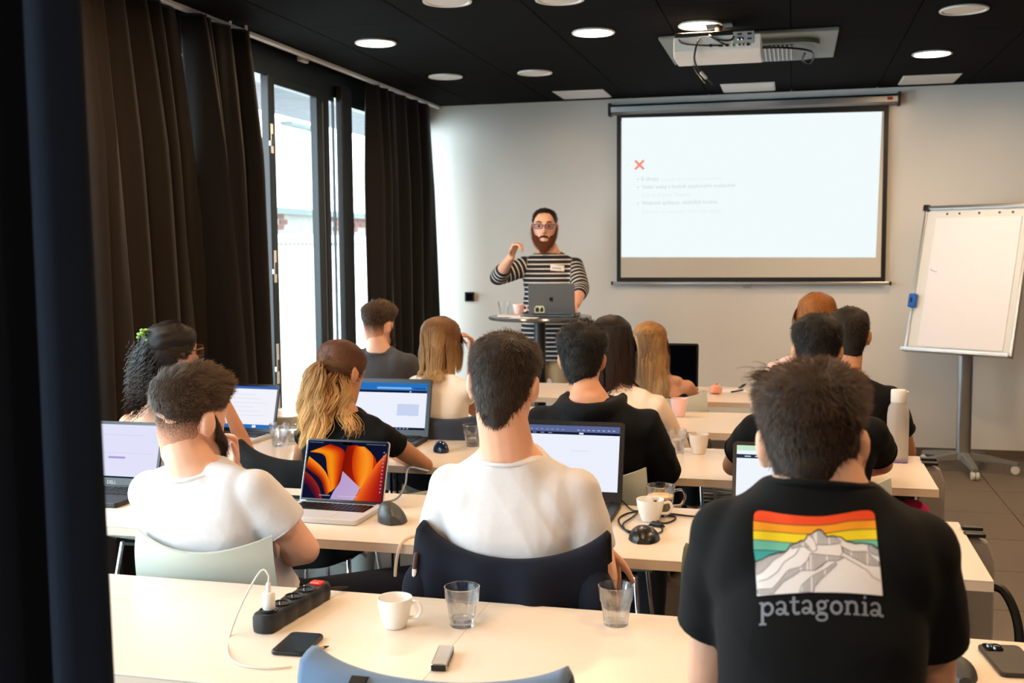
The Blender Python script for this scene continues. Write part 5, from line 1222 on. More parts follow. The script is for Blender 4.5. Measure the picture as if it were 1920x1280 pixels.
    # trousers
    if legs_m is not None:
        tr_ = MB(); tr_.rings(torso(0.008, -.24, 0.22))
        for sd in ('l', 'r'):
            Hp, Kn, An, fh = f.leg[sd]
            tr_.tube([Hp, Hp + (Kn - Hp) * 0.5, Kn], [.094 * bs, .084 * bs, .068 * bs], 16); tr_.tube([Kn, Kn + (An - Kn) * 0.4, An], [.068 * bs, .066 * bs, .052 * bs], 16, round_ends=False)
        tm = fuse(tr_, 0.015, 4); V = verts(tm); V = V + normals(tm) * (folds(V, seed + 5, 7, (14, 36)) * 0.004)[:, None]; set_verts(tm, V - B); tm.materials.append(legs_m)
        ob_mesh('trousers', tm, root)
        for sd in ('l', 'r'):
            Hp, Kn, An, fh = f.leg[sd]; s2 = MB(); a0 = np.array([An[0], An[1], 0]) - B
            for_ = [(-0.055, .034, .055), (-0.03, .040, .080), (0.02, .041, .078), (0.09, .044, .055), (0.15, .040, .042), (0.185, .022, .030)]
            sv = np.array([-fh[1], fh[0], 0])
            s2.rings([[a0 + fh * t + sv * w * math.cos(a) + np.array([0, 0, max(0.002, h / 2 + h / 2 * math.sin(a) * 1.05)]) for a in [2 * PI * k / 14 for k in range(14)]] for t, w, h in for_])
            s2.build('shoe', M['shoe'], root, smooth=True, sharp=False)
    return f
M['shoe'] = mat('dark_shoe', srgb(38, 38, 42), 0.5, noise=0.1)

# ---- hair
def short_hair(f, m, cap_m=None, line=MALE_LINE, top=0.014, side=0.006, n=3500, L=(0.012, 0.026), lift=0.30, width=0.0016, comb=None, crown=(0.012, -0.062, 0.095), seed=2, lump=0.002, hairtop=None, along=None, tmin=0.02, fuzz=0.5, side_len=0.5, zfade=None, clump=1.0):
    rs = np.random.default_rng(seed); ang, G = hair_cap(line, top, side, seed, lump)
    h = cap_object('hair', G, f.Rh, f.E - f.B, f.sc, cap_m or m, f.root, along=along or (None if cap_m else (lambda V: np.full(len(V), 0.12))))
    P0 = sample_cap(G, n, rs, tmin); ne = n // 6; i_ = rs.integers(0, G.shape[0], ne); P0 = np.concatenate([P0, G[i_, 0] + (G[i_, 3] - G[i_, 0]) * rs.random((ne, 1))])
    if zfade is not None: P0 = P0[P0[:, 2] + rs.normal(size=len(P0)) * 0.012 > zfade(P0)]
    n = len(P0)
    N = head_nrm(P0); cr = np.array(crown)
    d = P0 - cr; d = d - N * np.sum(d * N, 1, keepdims=True); d = unit(d)
    # whorl twist
    tw = np.cross(N, d); d = unit(d + tw * 0.45 * np.exp(-np.linalg.norm(P0 - cr, axis=1) / 0.04)[:, None])
    if comb is not None: d = comb(P0, N, d)
    gi = rs.choice(n, max(40, n // 28), replace=False); cl = np.zeros(n, int)
    for c0_ in range(0, n, 2000): cl[c0_:c0_ + 2000] = np.argmin(np.linalg.norm(P0[c0_:c0_ + 2000, None] - P0[None, gi], axis=2), 1)
    cj = rs.normal(size=(len(gi), 3)); crn = rs.random(len(gi))
    d = unit(d + rs.normal(size=(n, 3)) * fuzz * 0.16 + cj[cl] * fuzz * 0.30 + (P0[gi][cl] - P0) * 18 * clump)
    tfac = np.clip((P0[:, 2] - 0.012) / 0.078, 0, 1) ** 1.3
    Ls = (L[0] + (L[1] - L[0]) * rs.random(n)) * (side_len + (1 - side_len) * tfac)
    lf = lift * (0.6 + 0.8 * rs.random(n))[:, None]
    k = 4; P = np.zeros((n, k, 3)); P[:, 0] = P0 - N * 0.001; dd = unit(d + N * lf)
    for i in range(1, k):
        P[:, i] = P[:, i - 1] + dd * (Ls / (k - 1))[:, None]; dd = unit(dd - N * 0.16 * lf + rs.normal(size=(n, 3)) * 0.05)
    W = (P * f.sc) @ f.Rh.T + (f.E - f.B); O = np.repeat(((N) @ f.Rh.T)[:, None], k, 1)
    al = None
    if along is not None: al = np.repeat(along(P0)[:, None], k, 1)
    st = strands('hair_strands', W, O, width * f.sc * (0.7 + 0.6 * rs.random(n)), m, h, np.clip(0.55 * crn[cl] + 0.45 * rs.random(n), 0, 1), along=al)
    # short under-layer lying on the scalp
    nb_ = int(n * 0.7); P0 = sample_cap(G, nb_, rs, 0.0)
    if zfade is not None: P0 = P0[P0[:, 2] + rs.normal(size=len(P0)) * 0.014 > zfade(P0) - 0.006]
    nb_ = len(P0); N = head_nrm(P0); cr2 = np.array([0.0, -0.03, 0.13]); d = P0 - cr2; d = unit(d - N * np.sum(d * N, 1, keepdims=True)); d = unit(d + rs.normal(size=(nb_, 3)) * 0.3)
    Lb = (0.008 + 0.007 * rs.random(nb_)); k = 3; P = np.stack([P0 + N * 0.0004 + (d + N * 0.12) * (Lb * q_ / (k - 1))[:, None] for q_ in range(k)], 1)
    strands('hair_underlayer', (P * f.sc) @ f.Rh.T + (f.E - f.B), np.repeat((N @ f.Rh.T)[:, None], k, 1), width * 0.9 * f.sc, m, h, along=np.broadcast_to(np.linspace(0.1, 0.6, k)[None], (nb_, k)))
    return h, G

def torso_push(f, P, off):
    r = P - f.H; s_ = (r @ f.T) / f.Ln
    C = f.H + np.outer(s_ * f.Ln, f.T) - np.outer(f.curve * np.sin(PI * np.clip(s_, 0, 1)), f.F)
    q = P - C; x, d = q @ f.Rt, q @ f.F
    w, dp = np.interp(s_, TS, f.wid) + off, np.interp(s_, TS, f.dep) + off
    k = np.sqrt((x / w) ** 2 + (d / dp) ** 2); ins = (k < 1) & (s_ < 1.2)
    g = np.where(ins, 1 / np.maximum(k, 0.15), 1.0)
    return C + np.outer(x * g, f.Rt) + np.outer(d * g, f.F)
def hang(f, P0w, v0, length, rs, k=14, grav=0.5, head_off=0.012, body_off=0.022):
    n = len(P0w); P = np.zeros((n, k, 3)); P[:, 0] = P0w; v = unit(v0); st = (length / (k - 1))
    st = np.broadcast_to(st, (n,))[:, None]; rad = (np.array([.075, .097, .122]) + head_off) * f.sc
    for i in range(1, k):
        g = grav * (0.35 + 0.65 * min(1, i / 5))
        v = unit(v * (1 - g) + np.array([0, 0, -1.0]) * g)
        p = P[:, i - 1] + v * st
        l = (p - f.E) @ f.Rh; kq = np.linalg.norm(l / rad, axis=1); kq = np.where((l[:, 2] < -0.05 * f.sc), 9, kq)
        l = np.where(kq[:, None] < 1, l / np.maximum(kq, 0.2)[:, None], l); p = l @ f.Rh.T + f.E
        p = torso_push(f, p, body_off)
        v = unit(p - P[:, i - 1]); P[:, i] = p
    return P
def lock(P, rs, nc=40, pull=0.6, wave=0.0, freq=2.0, out=None, jitter=0.003):
    n, k = P.shape[:2]; gi = rs.choice(n, nc, replace=False); dd = np.linalg.norm(P[:, None, 2] - P[None, gi, 2], axis=2); c = gi[np.argmin(dd, 1)]
    t = np.linspace(0, 1, k)[None, :, None]; off = rs.normal(size=(n, 1, 3)) * jitter
    Q = P * (1 - pull * t) + (P[c] + off) * pull * t
    if wave:
        ph = (rs.random(n)[c] * 6.28)[:, None, None] + rs.normal(size=(n, 1, 1)) * 0.3; A = np.array([1, 0, 0.]); Bv = np.array([0, 1., 0])
        Q = Q + wave * np.clip(t * 2.2, 0, 1) * (np.sin(2 * PI * freq * t + ph) * A + np.cos(2 * PI * freq * t + ph) * Bv * 0.7)
    return Q, c
def long_hair(f, m, length=0.32, n=2600, seed=3, width=0.0028, wave=0.004, freq=1.5, part=0.0, pull=0.5, lenvar=0.18, cap_t=0.010, nc=60, back=0.5, body_off=0.024, roots_max=None, ktip=0.4, narrow=0.0):
    rs = np.random.default_rng(seed); ang, G = hair_cap(LONG_LINE, cap_t, cap_t * 0.9, seed, 0.0008)
    h = cap_object('hair', G, f.Rh, f.E - f.B, f.sc, m, f.root, along=lambda V: np.zeros(len(V)))
    P0 = sample_cap(G, n, rs, 0.0); N = head_nrm(P0)
    side = np.sign(P0[:, 0] - part + rs.normal(size=n) * 0.004)
    v0 = np.stack([side * (0.9 - 0.85 * np.clip((0.03 - P0[:, 1]) / 0.09, 0, 1)), -back - 0.4 * np.clip(P0[:, 1] / 0.08, 0, 1), -0.2 + 0 * side], 1)
    v0 = unit(v0 - N * np.sum(v0 * N, 1, keepdims=True))
    Pw = (P0 * f.sc) @ f.Rh.T + f.E; Vw = v0 @ f.Rh.T
    L_ = length * (1 - lenvar * rs.random(n)) + (Pw[:, 2] - f.E[2]) * 0.9
    P = hang(f, Pw, Vw, L_, rs, head_off=cap_t + 0.004, body_off=body_off + 0.003)
    Q, c = lock(P, rs, nc, pull, wave, freq)
    if narrow:
        xr = (Q - f.E) @ f.Rt; Q = Q - (xr * narrow * np.linspace(0, 1, Q.shape[1])[None] ** 0.7)[..., None] * f.Rt
    O = Q - f.E[None, None]; O[..., 2] *= 0.2; O = unit(O)
    rc = rs.random(n); rnd = np.clip(0.6 * rc[c] + 0.4 * rs.random(n), 0, 1)
    strands('hair_strands', Q - f.B, O, width * (0.6 + 0.8 * rs.random(n)), m, h, rnd, taper=ktip)
    return h
def beard(f, m, ztop_side=-0.005, zmouth=-0.048, drop=0.012, th=0.009, n=1200, L=0.012, seed=4, moustache=True):
    rs = np.random.default_rng(seed); angd = np.linspace(3, 177, 60); ang = np.radians(angd); nt = 12
    zt = np.interp(np.abs(angd - 90), [0, 20, 34, 60, 76, 87], [-.078, -.076, -.044, -.038, ztop_side, ztop_side + 0.025]); zb = np.interp(np.abs(angd - 90), [0, 40, 70, 87], [-.1175, -.115, -.085, -.05])
    G = np.zeros((60, nt, 3))
    for j in range(nt):
        t = j / (nt - 1); z = zt + (zb - zt) * t; P = head_pt(ang, z); N = head_nrm(P); N[:, 2] = -0.5 * t; N = unit(N)
        prof = math.sin(PI * min(1, 0.12 + t * 0.75)) if j < nt - 1 else 0.35
        G[:, j] = P + N * (th * prof)[..., None] if np.ndim(th) else P + N * th * prof
        fr_ = np.clip(1 - np.abs(angd - 90) / 70, 0, 1)
        G[:, j, 2] -= drop * fr_ * t ** 1.5
        G[:, j, 1] += 0.25 * drop * fr_ * t
    mb = MB().slab(((G * f.sc) @ f.Rh.T + f.E - f.B), 0.002); me = mb.mesh('beard', m, True)
    for nm, v in (('strand', 0.4), ('along', 0.3)):
        a = me.attributes.new(nm, 'FLOAT', 'POINT'); a.data.foreach_set('value', np.full(len(me.vertices), v, np.float32))
    bo = ob_mesh('beard', me, f.root)
    i, j = rs.integers(0, 59, n), rs.integers(1, nt - 1, n); P0 = G[i, j] + rs.normal(size=(n, 3)) * 0.002; N = unit(P0 * np.array([1, 1, 0.3]))
    d = unit(N * 0.5 + np.array([0, 0.1, -1.0]) + rs.normal(size=(n, 3)) * 0.25); k = 4
    P = np.stack([P0 + d * (L * (0.6 + 0.6 * rs.random(n)))[:, None] * q / (k - 1) for q in range(k)], 1)
    strands('beard_strands', (P * f.sc) @ f.Rh.T + f.E - f.B, np.repeat((N @ f.Rh.T)[:, None], k, 1), 0.0016, m, bo)
    if moustache:
        mm = MB(); mm.X = np.eye(4); mm.X[:3, :3] = f.Rh * f.sc; mm.X[:3, 3] = f.E - f.B
        mm.tube([(-.034, .080, -.062), (-.018, .094, -.050), (0, .101, -.046), (.018, .094, -.050), (.034, .080, -.062)], [.004, .007, .0075, .007, .004], 8)
        o = mm.build('moustache', m, f.root, smooth=True)
    return bo
def glasses(f, m, lens=None, r=0.0016, w=0.025, h=0.019, label=None):
    X = np.eye(4); X[:3, :3] = f.Rh * f.sc; X[:3, 3] = f.E - f.B
    g = MB(); g.X = X; L_ = []
    for q in (-1, 1):
        cx = q * 0.034
        g.tube([(cx + w * (abs(math.cos(a)) ** 0.6) * np.sign(math.cos(a)), 0.108 - 0.10 * (abs(cx + w * math.cos(a)) ** 2) * 6, 0.016 + h * (abs(math.sin(a)) ** 0.6) * np.sign(math.sin(a))) for a in np.linspace(0, 2 * PI, 24, endpoint=False)], r, 6, closed=True)
        g.tube([(q * 0.060, 0.104, 0.026), (q * 0.074, 0.085, 0.026), (q * 0.082, 0.0, 0.020), (q * 0.082, -0.02, 0.004)], r, 6)
    g.tube([(-.010, .109, .020), (0, .113, .022), (.010, .109, .020)], r, 6)
    go = g.build('glasses', m, f.root, smooth=True, label=label)
    if lens:
        for q in (-1, 1):
            l = MB(); l.X = X; cx = q * 0.034
            l.rings([[(cx + w * 0.97 * (abs(math.cos(a)) ** 0.6) * np.sign(math.cos(a)), yy, 0.016 + h * 0.97 * (abs(math.sin(a)) ** 0.6) * np.sign(math.sin(a))) for a in np.linspace(0, 2 * PI, 20, endpoint=False)] for yy in (0.1045, 0.1055)])
            l.build('lens', lens, go)
    return go
# ------------------------------------------------------------------ clothes
def cloth(name, c, rough=0.85, noise=0.05, sheen=0.15): return mat(name, srgb(c), rough, noise=noise, nscale=90, bump=0.12, bscale=420, sheen=sheen, spec=0.2)
C_WHITE, C_BLACK, C_GREY = cloth('tee_white', (212, 208, 210)), cloth('tee_black', (9, 9, 11), sheen=0.02), cloth('tee_grey', (62, 62, 66))
C_CREAM, C_BEIGE, C_PINK, C_NAVY = cloth('top_cream', (244, 232, 220)), cloth('shirt_beige', (240, 214, 192)), cloth('top_pale_pink', (240, 208, 206)), cloth('jeans_navy', (16, 20, 34), sheen=0.03)
C_KHAKI, C_FUCH, C_LGREY, C_DARK = cloth('chino_khaki', (168, 138, 102)), cloth('trousers_fuchsia', (224, 26, 110)), cloth('trousers_light_grey', (186, 192, 190)), cloth('trousers_dark', (36, 37, 42))
def stripe_mat():
    m = bpy.data.materials.new('striped_jersey'); m.use_nodes = True; nt = m.node_tree; b = nt.nodes['Principled BSDF']; b.inputs['Roughness'].default_value = 0.85
    a = nt.nodes.new('ShaderNodeAttribute'); a.attribute_name = 'stripe'
    d = nt.nodes.new('ShaderNodeMath'); d.operation = 'DIVIDE'; d.inputs[1].default_value = 0.0315
    fr_ = nt.nodes.new('ShaderNodeMath'); fr_.operation = 'FRACT'; lt = nt.nodes.new('ShaderNodeMath'); lt.operation = 'LESS_THAN'; lt.inputs[1].default_value = 0.27
    nt.links.new(a.outputs['Fac'], d.inputs[0]); nt.links.new(d.outputs[0], fr_.inputs[0]); nt.links.new(fr_.outputs[0], lt.inputs[0])
    mx = nt.nodes.new('ShaderNodeMix'); mx.data_type = 'RGBA'; mx.inputs[6].default_value = srgb(24, 26, 38); mx.inputs[7].default_value = srgb(216, 208, 194)
    nt.links.new(lt.outputs[0], mx.inputs[0]); nt.links.new(mx.outputs[2], b.inputs['Base Color'])
    return m
def A(px, py, Y): return at(px, py, Y=Y)
UP = np.array([0, 0, 1.0])

# ------------------------------------------------------------------ 1. man with the printed shirt (nearest)
S = A(1540, 1006, 1.66); H = np.array([S[0] - 0.01, 1.58, 0.57])
JL, JR = S + np.array([-0.134, 0, 0]), S + np.array([0.134, 0, 0])
P15 = person('man in a black T-shirt with a mountain print on its back, seated nearest the camera', A(1522, 838, 1.69), S, H, 'm', 0.0, 0.0, 0.12, -0.03, 0.92, 1.0, 0.134, 'fair', 'tee', C_BLACK, 'short', C_DARK,
    arms={'l': (JL + np.array([-0.03, 0.07, -0.26]), np.array([JL[0] + 0.02, 1.99, 0.775])), 'r': (JR + np.array([0.03, 0.07, -0.26]), np.array([JR[0] + 0.0, 2.02, 0.775]))}, voxel=0.006, seed=21, detail=True, curve=0.04, fold=0.7, neckw=0.90)
h15 = hair_mat('hair_brown', (34, 26, 20), (80, 56, 40), 0.45)
def comb15(P, N, d):
    up = np.clip((P[:, 2] - 0.05) / 0.06, 0, 1)[:, None]
    sw_ = unit(np.stack([-np.sign(P[:, 0] + 0.01) * -0.6, 0.3 + 0 * P[:, 0], 0.35 + 0 * P[:, 0]], 1))
    return unit(d * (1 - 0.45 * up) + sw_ * 0.45 * up)
short_hair(P15, h15, line=MALE_LINE, top=0.019, side=0.005, n=17000, L=(0.012, 0.024), lift=0.17, width=0.0010, comb=comb15, seed=31, lump=0.0028, fuzz=0.55, side_len=0.35)
# stray tuft at the top left
rs = np.random.default_rng(5); n = 130; P0 = np.array([-0.060, -0.01, 0.108]) + rs.normal(size=(n, 3)) * np.array([.008, .015, .006]); d = unit(np.array([-0.9, 0.1, 0.28]) + rs.normal(size=(n, 3)) * 0.2); L_ = 0.014 + 0.018 * rs.random(n)
Pp = np.stack([P0 + d * (L_ * q / 3)[:, None] + np.array([0, 0, -0.002]) * q * q * 0.5 for q in range(4)], 1)
strands('hair_tuft', Pp @ P15.Rh.T + P15.E - P15.B, np.repeat(np.array([[[0, -0.7, 0.7]]]), n, 0).repeat(4, 1), 0.0013, h15, P15.root)

# the print: laid onto the back of the shirt
sv = P15.shirt_world; bvh = BVHTree.FromPolygons([tuple(v) for v in sv], [tuple(p.vertices) for p in P15.shirt.data.polygons])
def onshirt(zx, zy, off):
    r = CR @ np.array([1400 + zx / 4.921 - 960.0, 930 + zy / 4.921 - 640.0, CAM_F]); r = Vector(r / np.linalg.norm(r))
    hit = bvh.ray_cast(Vector((0, 0, CAM_H)), r)
    if hit[0] is None: return None
    return np.array(hit[0]) + np.array(hit[1]) * off * (1 if np.dot(hit[1], r) < 0 else -1) - P15.B
def curve_pts(P, n):
    Q = np.array([q[:2] for q in spline([(x, y, 0) for x, y in P], 10)]); s_ = np.concatenate([[0], np.cumsum(np.linalg.norm(np.diff(Q, axis=0), axis=1))]); s_ /= s_[-1]
    u = np.linspace(0, 1, n); return np.stack([np.interp(u, s_, Q[:, 0]), np.interp(u, s_, Q[:, 1])], 1)
def lin_pts(P, n):
    Q = np.array(P, float); s_ = np.concatenate([[0], np.cumsum(np.linalg.norm(np.diff(Q, axis=0), axis=1))]); s_ /= s_[-1]
    u = np.linspace(0, 1, n); return np.stack([np.interp(u, s_, Q[:, 0]), np.interp(u, s_, Q[:, 1])], 1)
def band(mb, Up, Lo, off, rows, mi=0):
    V = []; n = len(Up)
    for j in range(rows + 1):
        t = j / rows
        for i in range(n):
            p = Up[i] * (1 - t) + Lo[i] * t; V.append(onshirt(p[0], p[1], off))
    bad = [v is None for v in V]; V = [np.zeros(3) if v is None else v for v in V]
    F = [(j * n + i, j * n + i + 1, (j + 1) * n + i + 1, (j + 1) * n + i) for j in range(rows) for i in range(n - 1)]
    mb.add(V, [q for q in F if not any(bad[k] for k in q)], mi)
def stroke(mb, P, w, off, mi=0, n=None):
    P = np.asarray(P, float); L_ = np.linalg.norm(np.diff(P, axis=0), axis=1).sum(); n = n or max(4, int(L_ / 14)); Q = lin_pts(P, n); T_ = unit(np.gradient(Q, axis=0)); Nn = np.stack([-T_[:, 1], T_[:, 0]], 1)
    w = np.broadcast_to(w, (n,)) / 2
    band(mb, Q + Nn * w[:, None], Q - Nn * w[:, None], off, 1, mi)
N_ = 60
c0 = curve_pts([(66, 205), (75, 160), (110, 140), (170, 140), (320, 163), (500, 183), (690, 188), (850, 168), (1000, 141), (1100, 132), (1150, 140), (1176, 170), (1183, 215)], N_)
c1 = curve_pts([(64, 230), (250, 252), (450, 268), (650, 270), (800, 258), (950, 230), (1184, 221)], N_)
c2 = curve_pts([(63, 318), (300, 335), (500, 350), (700, 348), (850, 326), (1000, 309), (1194, 306)], N_)
c3 = curve_pts([(64, 402), (200, 412), (400, 432), (600, 440), (800, 425), (1000, 408), (1203, 404)], N_)
c4 = curve_pts([(66, 496), (200, 500), (400, 515), (600, 520), (800, 510), (1000, 498), (1212, 492)], N_)
c5 = curve_pts([(85, 612), (400, 620), (800, 600), (1216, 560)], N_)
PR = [srgb(238, 74, 22), srgb(244, 158, 24), srgb(240, 212, 26), srgb(108, 188, 164), srgb(58, 164, 158), srgb(232, 226, 226), srgb(96, 92, 96), srgb(30, 30, 34), srgb(126, 130, 140)]
PM = [mat('print_ink_%d' % i, c, 0.8, noise=0.03, nscale=60, bump=0.08, bscale=500) for i, c in enumerate(PR)]
pr_ = MB()
for k, (a, b) in enumerate(((c0, c1), (c1, c2), (c2, c3), (c3, c4), (c4, c5))): band(pr_, a, b, 0.0012, 5, k)
mo = [(83, 606), (150, 582), (210, 546), (280, 526), (365, 512), (385, 490), (402, 458), (430, 440), (470, 432), (500, 412), (530, 414), (548, 392), (562, 360), (600, 350), (622, 330), (660, 308), (686, 314), (712, 345), (740, 376), (800, 366), (830, 378), (868, 380), (915, 420), (960, 428), (1000, 442), (1060, 436), (1110, 444), (1150, 446), (1214, 488)]
mu = lin_pts(mo, 90); ml = curve_pts([(101, 922), (300, 905), (600, 888), (900, 892), (1100, 905), (1250, 918)], 90)
band(pr_, mu, ml, 0.0016, 14, 5)
for c_ in (c1, c2, c3): stroke(pr_, c_, 6, 0.0015, 7, 60)
stroke(pr_, c4[:20], 6, 0.0015, 7, 20)
stroke(pr_, mo, 11, 0.0020, 7, 110)
HAT = [[(88, 610), (210, 552), (365, 518), (330, 545), (250, 590), (190, 660), (150, 700), (98, 728)], [(410, 470), (440, 448), (520, 418), (545, 440), (580, 480), (600, 512), (570, 500), (540, 470), (480, 470), (420, 490)],
       [(575, 362), (625, 335), (660, 316), (690, 325), (738, 382), (800, 374), (870, 420), (860, 440), (760, 452), (640, 452), (620, 400)], [(590, 530), (700, 545), (780, 550), (905, 565), (840, 600), (740, 600), (690, 650), (630, 685), (500, 690), (430, 740), (340, 790), (270, 870), (250, 900), (105, 905), (105, 860), (240, 855), (300, 790), (370, 700), (400, 680), (500, 655), (560, 600)],
       [(490, 885), (510, 820), (600, 740), (720, 680), (820, 610), (832, 632), (760, 700), (680, 770), (625, 840), (620, 888)], [(880, 470), (960, 515), (1110, 515), (1150, 560), (1220, 615), (1220, 650), (1100, 635), (980, 570), (890, 520)], [(1120, 455), (1150, 460), (1212, 495), (1214, 560), (1150, 530), (1120, 500)]]
for poly in HAT:
    xs = [p[0] for p in poly]
    for x in np.arange(min(xs) + 5, max(xs), 15):
        ys = []
        for (x0, y0), (x1, y1) in zip(poly, poly[1:] + poly[:1]):
            if (x0 - x) * (x1 - x) < 0: ys.append(y0 + (y1 - y0) * (x - x0) / (x1 - x0))
        ys.sort()
        for a, b in zip(ys[::2], ys[1::2]):
            if b - a > 6: stroke(pr_, [(x, a), (x + 1, b)], 4.5, 0.0020, 6, max(2, int((b - a) / 25) + 1))
    stroke(pr_, poly + poly[:1], 4.5, 0.0021, 6)
for ln in ([(110, 790), (200, 765), (290, 700), (350, 610), (450, 545), (490, 480)], [(600, 520), (650, 500), (640, 455)], [(905, 570), (1000, 625), (1110, 690), (1160, 750), (1232, 785)], [(870, 450), (885, 520), (860, 560)], [(620, 690), (740, 605)]): stroke(pr_, ln, 5, 0.0021, 6)
# lettering below the print
def arc(cx, cy, rx, ry, a0=0, a1=360, n=26): return [(cx + rx * math.cos(math.radians(a)), cy + ry * math.sin(math.radians(a))) for a in np.linspace(a0, a1, n)]
GL = {'p': (1.02, [([(.20, -.60), (.20, .98)], .22), ([(-.02, .93), (.22, .97)], .14), ([(-.03, -.57), (.46, -.57)], .15), (arc(.54, .50, .33, .42, -150, 150), .20)]),
      'a': (0.98, [(arc(.36, .26, .24, .19), .17), ([(.68, .72), (.68, .16), (.76, .06), (.95, .08)], .21), (arc(.40, .70, .28, .26, 0, 165, 16), .17)]),
      't': (0.76, [([(.30, 1.30), (.30, .24), (.40, .07), (.55, .06), (.70, .14)], .22), ([(.02, .92), (.66, .92)], .15)]),
      'g': (0.96, [(arc(.42, .64, .27, .28), .19), ([(.62, .86), (.74, .98), (.90, .94)], .14), ([(.28, .38), (.16, .24), (.24, .12), (.62, .08), (.80, -.06)], .16), (arc(.44, -.22, .36, .24), .16)]),
      'o': (0.98, [(arc(.46, .48, .34, .42), .21)]),
      'n': (1.16, [([(.22, .04), (.22, .96)], .22), ([(.0, .92), (.22, .95)], .14), ([(.02, .06), (.44, .06)], .13), ([(.24, .74), (.40, .93), (.58, .95), (.76, .86), (.82, .66), (.82, .04)], .21), ([(.62, .06), (1.06, .06)], .13)]),
      'i': (0.52, [([(.24, .04), (.24, .96)], .22), ([(.02, .92), (.24, .95)], .14), ([(.0, .06), (.48, .06)], .13), (arc(.22, 1.32, .07, .07), .16)])}
word = 'patagonia'; adv = sum(GL[c][0] for c in word); ux = (1262 - 122) / adv; uy = 128; x = 122
for ch_ in word:
    w_, st_ = GL[ch_]
    for P_, sw_ in st_:
        Q = []
        for a, b in P_:
            zx = x + a * ux; base = 1112 - 26 * math.sin(PI * min(1, max(0, (zx - 122) / 1140.0))) + 4 * (zx - 122) / 1140
            Q.append((zx, base - b * uy))
        stroke(pr_, Q, sw_ * 120, 0.0016, 8)
    x += w_ * ux
pr_.build('shirt_print', PM, P15.shirt, smooth=True, sharp=False, label='sunset mountain print with grey lettering patagonia')
chair(0.05, 1.66, 0.0, 'off white chair carrying the man with the printed shirt')

# ------------------------------------------------------------------ 2. middle man in white
S = A(962, 910, 2.69); H = np.array([S[0], 2.80, 0.57])
JR = S + np.array([0.165, 0, 0])
P8 = person('man in a white T-shirt with brown hair, seated in the middle of the second row', A(945, 726, 2.68), S, H, 'm', 0.02, 0.03, 0.24, 0.03, 1.05, 1.0, 0.165, 'fair', 'tee', C_WHITE, 'short', C_DARK,
    arms={'r': (JR + np.array([0.06, 0.03, -0.265]), A(1130, 1020, 2.83)), 'l': (S + np.array([-0.23, 0.04, -0.265]), np.array([S[0] - 0.10, 3.02, 0.80]))}, hands={'r': {'dir': (0.05, 0.45, -0.75), 'palm': (-0.1, -0.7, -0.5), 'curl': (0.35, 0.55, 0.4), 'spread': 0.045}}, voxel=0.0055, seed=22, detail=True, fold=1.0, curve=0.02, neckw=1.1)
h8 = hair_mat('hair_dark_brown', (34, 26, 20), (74, 56, 44), 0.4)
short_hair(P8, h8, top=0.012, side=0.007, n=15000, L=(0.012, 0.022), lift=0.20, width=0.0010, crown=(0.022, -0.060, 0.098), seed=32, fuzz=0.7, side_len=0.6)
wh = MB(); wh.X = np.eye(4); wh.X[:3, :3] = P8.Rh * P8.sc; wh.X[:3, 3] = P8.E - P8.B; wh.ell((0.022, -0.062, 0.1045), (0.009, 0.010, 0.006), rot(0, -0.6), 10); wh.build('scalp_whorl', SK['fair'], P8.root, smooth=True)
cx8 = A(945, 1020, 2.54)[0]
chair(cx8, 2.83, 0.0, 'off white chair under the navy jacket, carrying the middle man in white')
jk = drape('jacket', 'navy blue jacket hung over the chair of the middle man in white', 'jacket', cx8, 2.83, 0.0, 0.225, 0.838, 0.10, 0.46, cloth('jacket_navy', (15, 19, 32), sheen=0.04), 41, wide=1.08, amp=0.016, corner=0.02)
MB().tube([(-0.235, -0.285, 0.80), (-0.237, -0.30, 0.66)], 0.006, 8).build('drawcord', mat('cord_white', srgb(220, 216, 214), 0.7, noise=0.05), jk, smooth=True); MB().tube([(-0.235, -0.272, 0.83), (-0.235, -0.285, 0.80)], 0.0065, 8).build('cord_lock', mat('cord_brown', srgb(70, 40, 32), 0.6, noise=0.05), jk)
MB().box((0.135, -0.372, 0.63), (0.016, 0.006, 0.075)).build('care_tag', M['white_pl'], jk); MB().box((0.135, -0.372, 0.56), (0.017, 0.006, 0.06)).build('pull_tab', mat('tab_brown', srgb(80, 46, 38), 0.6, noise=0.05), jk)
for sd in (-1, 1):
    sl_ = MB(); sl_.tube(spline([(sd * 0.215, -0.22, 0.80), (sd * 0.228, -0.26, 0.74), (sd * 0.232, -0.28, 0.60), (sd * 0.228, -0.28, 0.42)], 6), [0.030, 0.034, 0.038, 0.042, 0.046, 0.048, 0.048, 0.047, 0.046, 0.045, 0.044, 0.044, 0.044, 0.043, 0.042, 0.042, 0.042, 0.041, 0.04][:19], 12); sl_.build('sleeve', bpy.data.materials['jacket_navy'], jk, smooth=True, sharp=False)

# ------------------------------------------------------------------ 3. left man in white
S = A(376, 916, 2.67); H = np.array([S[0] + 0.05, 2.79, 0.57])
P3 = person('man in a white T-shirt with a fade haircut and beard, hand at his chin', A(356, 786, 2.72), S, H, 'm', -0.12, -0.26, 0.06, 0.05, 1.10, 1.03, 0.178, 'fair', 'tee', C_WHITE, 'short', C_NAVY,
    arms={'r': (A(572, 1030, 2.72), A(500, 1040, 2.92)), 'l': (np.array([S[0] - 0.02, 2.98, 0.80]), A(438, 880, 2.93))}, hands={'l': {'dir': (-0.02, -0.06, 1.0), 'palm': (-0.6, -0.8, 0.0), 'curl': (1.15, 1.1, 0.6), 'spread': 0.03}, 'r': {'dir': (-1, 0.1, 0.1), 'palm': (0, -0.3, -1), 'curl': (0.5, 0.6, 0.4)}},
    knees={'r': (-1.02, 3.02, 0.60), 'l': (-1.62, 3.12, 0.54)}, voxel=0.0055, seed=23, detail=True, fold=1.2, tw=1.06, curve=0.02, neckw=1.05)
